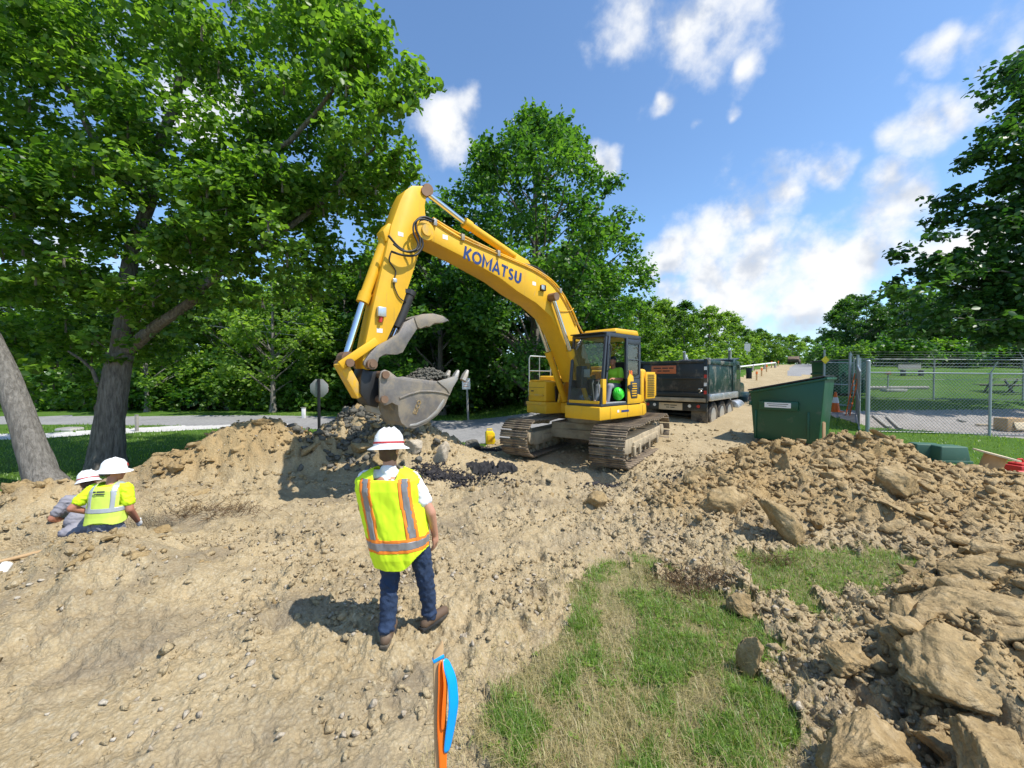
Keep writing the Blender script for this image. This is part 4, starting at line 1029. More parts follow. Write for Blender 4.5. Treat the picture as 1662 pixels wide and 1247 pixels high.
def excavator():
    yaw = math.atan2(EXF.y, EXF.x)
    root = thing('excavator', 'yellow crawler excavator with raised boom and loaded bucket', 'excavator', EX_C, yaw)
    Y, YD = M['yellow'], M['yellow_dusty']
    # ---- tracks (turned against the upper body)
    dt = yaw-math.atan2(-math.cos(TR_A), -math.sin(TR_A))
    rotm = Matrix.Rotation(-dt, 4, 'Z')
    # the track centre sits where the ground marks put it
    LT, RT, ZC = 4.46, .435, .475
    half = LT/2-RT
    def path(s, per):                  # outer belt path, s in [0, per)
        top = 2*half; arc = math.pi*RT
        if s < top: x = -half+s; sag = .045*math.sin(math.pi*s/top*2)**2; return (x, ZC+RT-sag, 0)
        s -= top
        if s < arc: a = math.pi/2-s/RT; return (half+RT*math.cos(a), ZC+RT*math.sin(a), math.pi/2-a)
        s -= arc
        if s < top: return (half-s, ZC-RT, math.pi)
        s -= top; a = -math.pi/2-s/RT; return (-half+RT*math.cos(a), ZC+RT*math.sin(a), math.pi/2-a)
    per = 4*half+2*math.pi*RT; NS = 48
    shoe = MB(); w = .80
    shoe.box((0, 0, 0), (.172, w, .022)); shoe.box((.066, 0, .022), (.020, w, .030)); shoe.box((0, 0, .020), (.018, w, .026)); shoe.box((-.066, 0, .022), (.020, w, .030))
    so = shoe.build('track_shoe', M['track'], None, .004, 30); shoe_me = so.data; bpy.data.objects.remove(so)
    link_b = MB(); link_b.box((0, .1, -.06), (.15, .05, .09)); link_b.box((0, -.1, -.06), (.15, .05, .09)); lo = link_b.build('x', M['trackframe']); link_me = lo.data; bpy.data.objects.remove(lo)
    for side in (1, -1):
        yc = side*1.195
        tr = MB()                      # roller frame
        poly = [(-1.75,.30),(-1.65,.26),(1.60,.26),(1.78,.36),(1.78,.50),(1.60,.60),(-1.60,.60),(-1.80,.50)]
        tr.prism(poly, yc-.26, yc+.26); tr.bb(-1.2, 1.2, yc-.31, yc+.31, .33, .50)
        for xx in (-1.05, -.15, .75, 1.2): tr.bb(xx-.06, xx+.06, yc+side*.26, yc+side*.335, .18, .42)
        f = tr.build('track', M['trackframe'], root, .02); f.matrix_local = rotm
        f['label'] = 'left crawler track' if side == 1 else 'right crawler track'
        for i in range(NS):
            x, z, a = path(per*i/NS, per)
            s = link('track_shoe', shoe_me, None, f, (x, yc, z), (0, a, 0))
        lk = MB()
        for i in range(NS):
            x, z, a = path(per*i/NS, per); m = Matrix.Translation((x, yc, z)) @ Matrix.Rotation(a, 4, 'Y')
            lk.add([m @ v.co for v in link_me.vertices], [tuple(p.vertices) for p in link_me.polygons])
        lk.build('chain', M['trackframe'], f)
        for xx, rr, nm in ((half, .36, 'idler_wheel'), (-half, .33, 'drive_sprocket')):
            q = MB().lathe([(.08,-.16),(rr*.7,-.15),(rr*.75,-.10),(rr,-.09),(rr,.09),(rr*.75,.10),(rr*.7,.15),(.08,.16)], (xx, yc, ZC), 26, 'y')
            q.lathe([(.10,-.30),(.16,-.28),(.16,.28),(.10,.30)], (xx, yc, ZC), 16, 'y'); q.build(nm, M['trackframe'], f, 0, 40)
        for k in range(8):
            xx = -1.45+k*.40; q = MB().lathe([(.05,-.2),(.085,-.19),(.085,-.1),(.07,-.09),(.07,.09),(.085,.1),(.085,.19),(.05,.2)], (xx, yc, .185), 14, 'y'); q.build('roller', M['trackframe'], f, 0, 40)
        for xx in (-.7, .7): MB().lathe([(.04,-.2),(.07,-.19),(.07,.19),(.04,.2)], (xx, yc, .80), 12, 'y').build('carrier_roller', M['trackframe'], f, 0, 40)
    cb = MB(); cb.prism_z([(-.75,-.9),(.75,-.9),(.62,0),(.75,.9),(-.75,.9),(-.62,0)], .46, .80); cb.bb(.35, .75, -1.0, 1.0, .38, .62); cb.bb(-.75, -.35, -1.0, 1.0, .38, .62)
    cb.lathe([(.66,.78),(.72,.80),(.72,.94),(.60,.95)], n=30)
    cb.build('carbody', M['trackframe'], root, .02).matrix_local = rotm
    MB().lathe([(.62,.93),(.68,.94),(.68,1.06),(.5,1.07)], n=30).build('swing_ring', M['black'], root, 0, 40)
    # ---- upper structure
    h = MB(); rad = 1.66
    arc = [(-rad*math.cos(a)*1.0, rad*math.sin(a)*.81) for a in np.linspace(R(75), R(-75), 17)]
    deck = [(1.62, 1.35), (-.42, 1.35)]+arc+[(-.42,-1.35),(1.25,-1.35),(1.25,-.62),(.75,-.50),(.75,.33),(1.62,.33)]
    h.prism_z(deck, 1.03, 1.34); h.build('deck_skirt', Y, root, .035)
    eng = MB(); arc2 = [(-rad*math.cos(a)*.985, rad*math.sin(a)*.80) for a in np.linspace(R(70), R(-70), 15)]
    eng.prism_z([(-.30,1.30)]+[(-.42,1.30)]+arc2+[(-.42,-1.28),(.15,-1.28),(.15,-.35),(-.30,-.35)], 1.343, 2.24); eng.build('engine_housing', Y, root, .07, segs=3)
    MB().bb(-.34, -.22, .42, .56, 2.24, 2.36).bb(-1.1, -.35, -.7, .25, 2.24, 2.33).build('hood_top', Y, root, .03)
    # side service door with louvres behind the cab
    dv = MB().bb(-1.02, -.52, 1.302, 1.325, 1.45, 2.16); dd = dv.build('service_door', Y, root, .015)
    for k in range(13): MB().box((-.77, 1.33, 1.52+k*.047), (.36, .016, .016)).build('louvre_slat', M['black'], dd)
    MB().bb(-1.36, -1.08, 1.16, 1.18, 1.5, 2.1).build('rear_panel', Y, root, .01)
    tool = MB().bb(.18, 1.22, -1.33, -.66, 1.343, 1.92); tool.bb(.18, .80, -1.30, -.68, 1.92, 2.06); tool.build('tool_box', Y, root, .05, segs=3)
    MB().bb(.80, 1.27, -1.36, -.62, 1.26, 1.345).bb(1.222, 1.245, -1.25, -.75, 1.50, 1.56).bb(.62, 1.22, -1.24, -.74, 1.925, 1.94).build('step', YD, root, .012)
    rail = MB(); rail.tube([(1.20,-1.30,1.5),(1.20,-1.30,2.55),(1.16,-1.30,2.62),(.35,-1.30,2.62),(.3,-1.30,2.55),(.3,-1.30,1.9)], .019, 8); rail.tube([(1.2,-1.3,2.2),(.3,-1.3,2.2)], .014, 8); rail.tube([(.78,-1.3,1.9),(.78,-1.3,2.62)], .014, 8)
    rail.build('handrail', M['galv'], root, 0, 60)
    # ---- boom, stick and attachments, outlines in the machine plane
    def outline(pts, lat, conv=z1): return [pl(*conv(x, y), lat) for x, y in pts]
    bw = .27
    bo = outline([(398,205),(430,188),(550,262),(700,333),(830,385),(900,430),(960,500),(1000,590),(1032,668),(1075,800),(1060,850),(1020,850),(1000,790),(975,720),(945,648),(910,585),(850,530),(773,482),(700,426),(563,347),(414,272),(394,268),(382,242)], bw)
    boom = MB().prism(bo, -bw, bw).build('boom', Y, root, .018)
    def pt(x, y, lat, conv=z1): r_, z_ = pl(*conv(x, y), lat); return Vector((r_, lat, z_))
    ao = outline([(300,110),(320,72),(347,53),(388,54),(405,70),(404,105),(398,135),(402,190),(408,262),(392,300),(372,335),(343,430),(300,558),(240,690),(200,772),(180,800),(150,800),(146,760),(158,690),(185,560),(213,440),(238,330),(252,262),(262,215),(285,150)], .17)
    arm = MB().prism(ao, -.17, .17).build('arm', Y, root, .015)
    # brackets that clasp the stick at the boom tip
    tp = pl(*z1(397, 238), .27)
    for s_ in (-1, 1): MB().lathe([(.02,0),(.17,0),(.17,.05),(.10,.06),(.10,.09),(.02,.09)] if s_ > 0 else [(.02,-.09),(.10,-.09),(.10,-.06),(.17,-.05),(.17,0),(.02,0)], (tp[0], s_*.27, tp[1]), 20, 'y').build('boom_tip_pin', YD, boom, 0, 40)
    # lettering on the boom
    a0 = pt(556, 322, bw); a1 = pt(788, 432, bw); d = (a1-a0); ang = math.atan2(d.z, d.x)
    me = komatsu_mesh()
    xs = [v.co.x for v in me.vertices]; wd = max(xs)-min(xs)
    o = link('lettering', me, M['blue'], boom); s_ = d.length/wd
    # text runs from the boom tip back to the cab, read from the machine's left side
    xax = d.normalized(); yax = Vector((0, 1, 0)).cross(xax); yax = yax if yax.z > 0 else -yax; zax = xax.cross(yax)
    mm = Matrix((xax, yax, zax)).transposed().to_4x4(); mm.translation = (a0+a1)/2+Vector((0, .0025, 0)); o.matrix_local = mm @ Matrix.Diagonal((s_, s_, 1, 1))
    def cylinder(name, p_rod, p_mid, p_end, rr, rb, parent, bmat=None):
        c = MB().cyl(p_mid-(p_mid-p_end).normalized()*0, p_end, rb, 16); ax = (p_end-p_mid).normalized()
        c.cyl(p_mid-ax*.03, p_mid+ax*.14, rb*1.22, 16); c.cyl(p_end-ax*.06, p_end+ax*.03, rb*1.15, 16)
        q = c.build(name, bmat or Y, parent, 0, 40); MB().cyl(p_rod, p_mid, rr, 12).build('rod', M['chrome'], q, 0, 40)
        side = Vector((0, 1, 0)); MB().cyl(p_rod-side*.13, p_rod+side*.13, rr*1.9, 14).build('rod_eye', M['pinrust'], q, 0, 40)
        return q
    cylinder('arm_cylinder', pt(398, 78, 0), pt(560, 205, 0), pt(800, 368, 0), .055, .085, root)
    MB().prism(outline([(770,330),(815,355),(840,395),(760,365)], .12), -.12, .12).build('cylinder_bracket', Y, boom, .01)
    MB().cyl(pt(402,76,.20), pt(402,76,.20)+Vector((0,-.40,0)), .085, 18).build('arm_pin', M['pinrust'], arm, 0, 40)
    cylinder('bucket_cylinder', pt(76, 752, 0), pt(147, 520, 0), pt(243, 255, 0), .055, .085, root)
    MB().prism(outline([(228,235),(250,205),(290,215),(275,268),(240,280)], .13), -.13, .13).build('cylinder_bracket', Y, arm, .012)
    for s_ in (1, -1):
        lt = .36*s_
        e1 = pt(915, 505, .36); e2 = pt(962, 690, .36)
        top = Vector((e1.x, lt, e1.z)); foot = Vector((.78, lt, 1.42)); md = top+(foot-top)*.50
        cylinder('boom_cylinder', top, md, foot, .05, .083, root)
    bp_ = pl(*z1(915, 505), .36); MB().cyl((bp_[0],-.43,bp_[1]), (bp_[0],.43,bp_[1]), .07, 16).build('boom_cylinder_pin', M['pinrust'], boom, 0, 40)
    MB().prism([(.42,1.34),(.98,1.34),(.92,1.58),(.62,2.02),(.32,2.10),(.22,1.34)], -.46, -.40).prism([(.42,1.34),(.98,1.34),(.92,1.58),(.62,2.02),(.32,2.10),(.22,1.34)], .29, .322).build('boom_foot_bracket', YD, root, .01)
    # links between bucket cylinder, stick and coupler
    lk = MB()
    for s_ in (.20, -.20):
        a = pt(70, 772, s_); b = pt(190, 690, s_); n = (b-a).normalized()
        lk.box((a+b)/2, ((b-a).length+.14, .06, .13), Matrix.Rotation(-math.atan2(n.z, n.x), 3, 'Y'))
    lk.build('tipping_link', Y, root, .015)
    a = pt(72, 782, .12); b = pt(135, 895, .12); n = (b-a).normalized()
    c_ = (a+b)/2; c_.y = 0; MB().box(c_, ((b-a).length+.12, .26, .15), Matrix.Rotation(-math.atan2(n.z, n.x), 3, 'Y')).build('bucket_link', YD, root, .02)
    p_ = pt(70, 772, 0); MB().cyl(p_-Vector((0,.28,0)), p_+Vector((0,.28,0)), .065, 16).build('link_pin', M['pinrust'], root, 0, 40)
    cp = outline([(255,615),(330,640),(385,640),(392,900),(385,945),(300,925),(235,820),(235,700)], .18, z6)
    cpl = MB().prism(cp, -.18, .18).build('quick_coupler', M['black'], root, .015)
    cq = outline([(300,880),(385,945),(420,1010),(380,1000),(330,985)], .12, z6); MB().prism(cq, -.12, .12).build('coupler_hook', M['steel'], cpl, .01)
    # ---- bucket
    BW = .38
    side = [(395,690),(408,640),(440,624),(482,640),(545,690),(590,683),(700,700),(830,715),(885,722),(965,700),(1040,676),(1055,700),(1010,775),(985,835),(945,930),(880,1012),(790,1080),(690,1122),(630,1114),(580,1075),(556,1010),(552,930),(500,905),(440,930),(395,890)]
    so_ = outline(side, BW, z6)
    bucket = MB().prism(so_, BW-.035, BW).prism(so_, -BW, -BW+.035).build('bucket', M['bucket'], root, .006)
    shell = outline([(1040,690),(1005,770),(978,830),(935,925),(872,1003),(785,1068),(690,1108),(636,1100),(592,1062),(570,1000),(562,900),(555,800),(545,720)], BW, z6)
    sb = MB(); n_ = len(shell)
    for i in range(n_-1):
        (x0, q0), (x1, q1) = shell[i], shell[i+1]; dx, dz = x1-x0, q1-q0; l_ = math.hypot(dx, dz)
        sb.box(((x0+x1)/2, 0, (q0+q1)/2), (l_+.02, 2*BW-.06, .03), Matrix.Rotation(-math.atan2(dz, dx), 3, 'Y'))
    sb.build('bucket_shell', M['bucket'], bucket)
    wr = outline([(560,858),(640,825),(730,800),(840,798),(930,812),(985,832),(982,842),(928,824),(838,812),(732,814),(645,838),(560,872)], BW, z6)
    MB().prism(wr, BW, BW+.022).build('side_wear_plate', M['bucket'], bucket, .004)
    wr2 = outline([(965,700),(1040,676),(1055,700),(1010,775),(985,835),(960,790),(880,722)], BW, z6); MB().prism(wr2, BW, BW+.018).build('side_cutter', M['steel'], bucket, .004)
    cr = outline([(650,1085),(700,1078),(790,1040),(870,965),(930,870),(945,880),(885,990),(800,1058),(700,1098),(640,1105)], BW, z6); MB().prism(cr, BW, BW+.015).build('heel_strip', M['steel'], bucket, .004)
    for k in range(3):
        yy = -BW+.07+k*(2*BW-.14)/2; a = pt(1020, 715, 0, z6); b = pt(1058, 632, 0, z6); a.y = b.y = yy
        MB().tube([a, a+(b-a)*.5, b], [.066, .064, .034], 6).build('tooth', M['steel'], bucket, 0, 40)
    MB().prism(outline([(470,760),(505,755),(545,870),(545,1000),(500,950),(470,880)], .2, z6), -.2, .2).build('bucket_rib', M['bucket'], bucket, .01)
    for (x_, y_) in ((440, 668), (430, 875)):
        q = pt(x_, y_, BW, z6); MB().cyl((q.x, -BW-.05, q.z), (q.x, BW+.05, q.z), .062, 18).build('bucket_pin', M['pinrust'], bucket, 0, 40)
    a0 = pt(690, 1000, BW, z6); a1 = pt(735, 885, BW, z6); d = a1-a0; me = text_mesh('ESCO', .16, .006, .004); xs = [v.co.x for v in me.vertices]
    o = link('raised_lettering', me, M['clod'], bucket); s_ = d.length/(max(xs)-min(xs)); xax = d.normalized(); zax = Vector((0, 1, 0)); yax = zax.cross(xax)
    mm = Matrix((xax, yax, zax)).transposed().to_4x4(); mm.translation = (a0+a1)/2+Vector((0, .004, 0)); o.matrix_local = mm @ Matrix.Diagonal((s_, s_, 1, 1))
    # ---- thumb
    th = outline([(262,580),(268,550),(320,480),(380,420),(470,375),(560,310),(605,225),(690,185),(720,270),(700,300),(640,390),(592,480),(540,498),(440,495),(392,525),(372,590),(330,625),(290,615)], .24, z6)
    thumb = MB().prism(th, .18, .24).prism(th, -.24, -.18).build('thumb', M['bucket'], root, .008)
    tipo = outline([(690,185),(760,155),(850,150),(930,170),(985,210),(930,230),(860,232),(820,265),(790,258),(740,280),(718,270)], .26, z6); MB().prism(tipo, -.26, .26).build('thumb_tip', M['bucket'], thumb, .012)
    MB().prism(outline([(480,380),(560,320),(620,240),(690,195),(705,250),(640,330),(570,410),(500,450)], .1, z6), -.18, .18).build('thumb_web', M['bucket'], thumb, .01)
    q = pt(322, 580, .24, z6); MB().cyl((q.x, -.31, q.z), (q.x, .31, q.z), .085, 20).cyl((q.x, .30, q.z), (q.x, .335, q.z), .05, 14).build('thumb_pin', M['pinrust'], thumb, 0, 40)
    cylinder('thumb_cylinder', pt(480, 410, 0, z6), pt(545, 260, 0, z6), pt(655, -25, 0, z6), .045, .088, root, M['hose'])
    # ---- hoses, lamp, small fittings
    def hose(pts, lat, r_=.018, conv=z1, mat='hose', nm='hose', par=root):
        P_ = [pt(x, y, lat+(0 if len(p) < 3 else p[2]), conv) for p in pts for x, y in [p[:2]]]
        P2 = []
        for i in range(len(P_)-1):     # rounded curve through the points
            p0 = P_[max(0, i-1)]; p1, p2 = P_[i], P_[i+1]; p3 = P_[min(len(P_)-1, i+2)]
            for t in (0, .25, .5, .75):
                P2.append(.5*((2*p1)+(p2-p0)*t+(2*p0-5*p1+4*p2-p3)*t*t+(3*p1-p0-3*p2+p3)*t**3))
        P2.append(P_[-1]); MB().tube(P2, r_, 7).build(nm, M[mat], par, 0, 60)
    hose([(435,195),(395,180),(365,195),(362,230),(378,270),(372,310),(330,322),(290,300),(250,255)], .33, .020)
    hose([(430,198),(390,190),(376,215),(385,265),(388,300),(360,335),(310,335),(262,320)], .30, .020)
    hose([(425,200),(385,188),(355,205),(352,245),(370,290),(355,315),(310,318),(270,290)], .37, .016)
    hose([(262,320),(255,360),(280,400),(272,450),(290,500),(310,520)], .19, .011)
    hose([(430,185),(520,240),(640,300),(760,355),(850,395),(930,455),(990,550),(1020,620),(1045,665)], .22, .022, mat='yellow_dusty', nm='hydraulic_pipe')
    hose([(440,200),(530,258),(650,312),(765,362),(850,402),(920,455),(975,540),(1010,620)], .29, .015, mat='yellow_dusty', nm='hydraulic_pipe')
    hose([(800,370),(850,385),(885,415),(870,435)], .15, .02)
    hose([(905,490),(930,540),(945,560),(985,560),(1000,550)], .29, .010, mat='yellow', nm='grease_pipe')
    hose([(330,450),(290,560),(260,640),(245,690)], -.02, .02)
    for x_, y_ in ((433,205),(545,265),(690,330),(940,480)):
        q = pt(x_, y_, .25); MB().box(q, (.07, .14, .12)).build('pipe_clamp', M['steel'], boom, .005)
    q = pt(876, 468, .30); MB().box(q, (.13, .09, .14)).build('work_light', M['black'], boom, .015); MB().box(q+Vector((.05, .047, 0)), (.10, .012, .10)).build('light_lens', M['alu'], boom, .004)
    q = pt(222, 565, .21); vb = MB().box(q, (.14, .09, .16)).build('valve_block', M['alu'], arm, .01); MB().cyl(q+Vector((0, 0, -.06)), q+Vector((.02, 0, -.17)), .03, 10).build('red_cap', M['redplastic'], vb, 0, 40)
    q = pt(275, 438, .20); MB().box(q, (.07, .06, .07)).build('hose_coupling', M['alu'], arm, .01)
    # valve bank and hoses between boom foot and tool box
    vb = MB(); gg = np.random.default_rng(3)
    for k in range(9): vb.tube([(.50+.05*k, -.60+.02*(k%3), 1.36), (.52+.05*k, -.58, 1.75+.05*(k%4)), (.42+.03*k, -.42, 2.0+.05*(k%3))], .018, 6)
    vb.build('hose_bundle', M['hose'], root, 0, 60); MB().bb(.20, .62, -.58, -.46, 1.36, 2.15).build('valve_bank', M['steel'], root, .02)
    # ---- cab
    cab = MB(); x0, x1, y0, y1, zb, zt = -.20, 1.56, .345, 1.345, 1.343, 3.06
    fl = cab.bb(x0, x1, y0, y1, zb, zb+.06).build('cab', M['darkgrey'], root, .01)
    def cabp(nm, b, mt='darkgrey', bev=.012, lab=None):
        o_ = b.build(nm, M[mt], fl, bev); return o_
    # pillars (front ones lean back a little towards the roof)
    def post(xa, xb, y, z0, z1_, t=.075): return MB().tube([(xa, y, z0), (xb, y, z1_)], t/2*1.25, 4)
    cabp('front_pillar', post(1.52, 1.32, y1-.04, zb, zt-.05)); cabp('front_pillar', post(1.52, 1.32, y0+.04, zb, zt-.05))
    cabp('door_pillar', post(1.40, 1.22, y1-.035, zb, zt-.04, .085))
    cabp('rear_pillar', MB().bb(x0, x0+.09, y1-.08, y1, zb, zt)); cabp('rear_pillar', MB().bb(x0, x0+.09, y0, y0+.08, zb, zt))
    cabp('roof_frame', MB().prism([(x0,zt-.09),(1.36,zt-.09),(1.34,zt+.01),(x0,zt+.01)], y0, y1))
    cabp('roof', MB().prism([(x0+.01,zt+.012),(.98,zt+.012),(.90,zt+.14),(x0+.10,zt+.15)], y0+.03, y1-.03), 'yellow', .04)
    cabp('sun_visor', MB().prism([(.92,zt+.013),(1.46,zt-.02),(1.46,zt+.01),(.92,zt+.055)], y0+.02, y1-.02), 'black')
    # lower yellow panels
    cabp('front_panel', MB().bb(1.50, 1.56, y0+.06, y1-.06, zb+.06, zb+.13), 'yellow', .01)
    cabp('corner_panel', MB().bb(1.36, 1.50, y1-.07, y1+.005, zb+.06, 1.98), 'yellow', .01)
    cabp('door_sill', MB().bb(.50, 1.36, y1-.16, y1-.005, zb+.061, zb+.085), 'signgrey', .006)
    rq = [(x0-.01,zb+.02),(.46,zb+.02),(.46,1.98),(.36,2.12),(.20,2.05),(.12,1.62),(x0-.01,1.56)]
    cabp('rear_side_panel', MB().prism(rq, y1+.002, y1+.022), 'yellow', .008)
    cabp('rear_side_frame', MB().bb(x0, .46, y1-.05, y1, zb+.06, 1.98)); 
    # frame round the rear quarter window with its lower curve
    cabp('window_frame', MB().bb(.42, .50, y1-.06, y1+.004, 1.98, zt-.05)); cabp('window_frame', MB().bb(x0, .42, y1-.05, y1, zt-.22, zt-.09)); cabp('window_frame', MB().bb(x0+.09, .42, y1-.035, y1+.006, 2.44, 2.47))
    cabp('window_frame', MB().prism([(x0,1.98),(.44,1.98),(.44,2.20),(.38,2.06),(.22,2.00),(.02,2.03),(x0,2.12)], y1-.04, y1))
    MB().bb(x0+.09, .42, y1-.03, y1-.024, 2.0, zt-.2).build('side_window', M['glass'], fl)
    vg = cabp('vent_grille', MB().prism([(.02,1.50),(.30,1.50),(.36,1.66),(.34,1.92),(.10,1.92),(.0,1.7)], y1+.023, y1+.034), 'darkgrey', .005)
    for k in range(6): MB().box((.18, y1+.038, 1.56+k*.06), (.26-.02*abs(k-3), .008, .026)).build('grille_slat', M['yellow'], vg)
    cabp('door_latch', MB().lathe([(.02,0),(.06,0),(.06,.03),(.02,.03)], (.38, y1+.024, 1.78), 14, 'y', 1, 1.7), 'black', 0)
    me = text_mesh('18', .17, .002, .006); o = link('number', me, M['orange'], fl); o.matrix_local = Matrix(((-1,0,0,.31),(0,0,1,y1+.006),(0,1,0,2.12),(0,0,0,1)))
    # glass
    MB().add([(1.53,y0+.09,zb+.14),(1.53,y1-.09,zb+.14),(1.345,y1-.09,zt-.12),(1.345,y0+.09,zt-.12)], [(0,1,2,3)]).build('windscreen', M['glass'], fl)
    MB().add([(x0+.05,y0+.08,2.05),(x0+.05,y1-.08,2.05),(x0+.05,y1-.08,zt-.12),(x0+.05,y0+.08,zt-.12)], [(0,1,2,3)]).build('rear_window', M['glass'], fl)
    MB().add([(1.48,y0+.03,1.95),(x0+.1,y0+.03,1.95),(x0+.1,y0+.03,zt-.12),(1.31,y0+.03,zt-.12)], [(0,1,2,3)]).build('right_window', M['glass'], fl)
    cabp('right_wall', MB().bb(x0+.09, 1.48, y0, y0+.035, zb+.06, 1.95)); cabp('rear_wall', MB().bb(x0, x0+.04, y0+.08, y1-.08, zb+.06, 2.05))
    # inside
    st = MB().bb(.02, .55, .58, 1.10, 1.60, 1.74).bb(-.10, .06, .60, 1.08, 1.70, 2.42).bb(.0, .5, .66, 1.02, 1.40, 1.60); cabp('seat', st, 'seat', .05)
    cabp('console', MB().bb(.15, .80, .42, .55, 1.55, 1.98).bb(1.05, 1.30, .42, .60, 1.75, 2.30), 'black', .03)
    cabp('monitor', MB().box((1.18, .62, 2.12), (.05, .22, .20), (0, 0, .4)), 'signgrey', .01)
    lv = MB(); lv.tube([(.95,.72,1.42),(1.02,.72,1.85),(.98,.72,1.95)], .014, 6); lv.tube([(.95,.90,1.42),(1.04,.90,1.85),(1.0,.90,1.95)], .014, 6); cabp('travel_lever', lv, 'steel', 0)
    cabp('grab_rail', MB().tube([(1.33,y1+.0,2.15),(1.33,y1+.05,2.2),(1.24,y1+.05,2.75),(1.24,y1+.0,2.8)], .012, 6), 'black', 0)
    cabp('mirror', MB().box((1.30, .30, 2.62), (.03, .13, .24)).tube([(1.30,.36,2.75),(1.30,.30,2.74)], .01, 5), 'signgrey', .01)
    # panel joints, decals and grime that the machine carries
    for xx in (1.20, .45, -.30): MB().box((xx, 1.3515, 1.185), (.008, .004, .27)).build('panel_joint', M['black'], root)
    MB().box((.55, 1.3525, 1.20), (.34, .003, .05)).build('skirt_decal', M['blue'], root); MB().box((.86, 1.3525, 1.21), (.08, .003, .06)).build('skirt_decal', M['white'], root)
    for zz in (1.52, 1.74): MB().box((1.2225, -1.0, zz), (.004, .58, .008)).build('panel_joint', M['black'], root)
    MB().box((1.228, -1.15, 1.64), (.012, .10, .03)).build('tool_box_latch', M['black'], root)
    for (x_, y_, lt) in ((330, 480, .1715), (300, 250, .1715), (215, 640, .1715)):
        q = pt(x_, y_, lt); MB().box(q, (.10, .003, .07)).build('warning_decal', M['black'] if x_ == 330 else M['white'], arm)
    for (x_, y_) in ((840, 450), (480, 262), (940, 590)):
        q = pt(x_, y_, .2715); MB().box(q, (.11, .003, .08)).build('warning_decal', M['white'], boom)
    for (x_, y_) in ((620, 330), (735, 400), (860, 470)):      # weld seams across the boom side
        a_ = pt(x_, y_-40+0, .2712); b_ = pt(x_-22, y_+34, .2712); MB().tube([a_, b_], .006, 5).build('weld_seam', M['yellow_dusty'], boom)
    return root
EXR = excavator()
def to_world(v): return EXR.matrix_basis @ Vector(v)
# soil heaped in the bucket
def bucket_load():
    g = np.random.default_rng(77)
    a = pl(*z6(700, 720), .3); b = pl(*z6(1010, 690), .3)
    n = 900; t = g.random(n); lat = g.uniform(-.33, .33, n); hh = np.sin(np.pi*np.clip(t, .03, .97))**.6*.27*np.sqrt(1-(lat/.36)**2)
    s = g.uniform(.02, .06, n)
    q = [to_world((a[0]+(b[0]-a[0])*t[i], lat[i], a[1]-.06+(b[1]-a[1])*t[i]+hh[i]*g.uniform(.55, 1.0))) for i in range(n)]
    core = MB(); o = stone_field('bucket_soil', np.array([tuple(p) for p in q]), s, 2, M['shale'], 78, 'dark soil heaped in the excavator bucket', 'soil')
    return o
bucket_load()
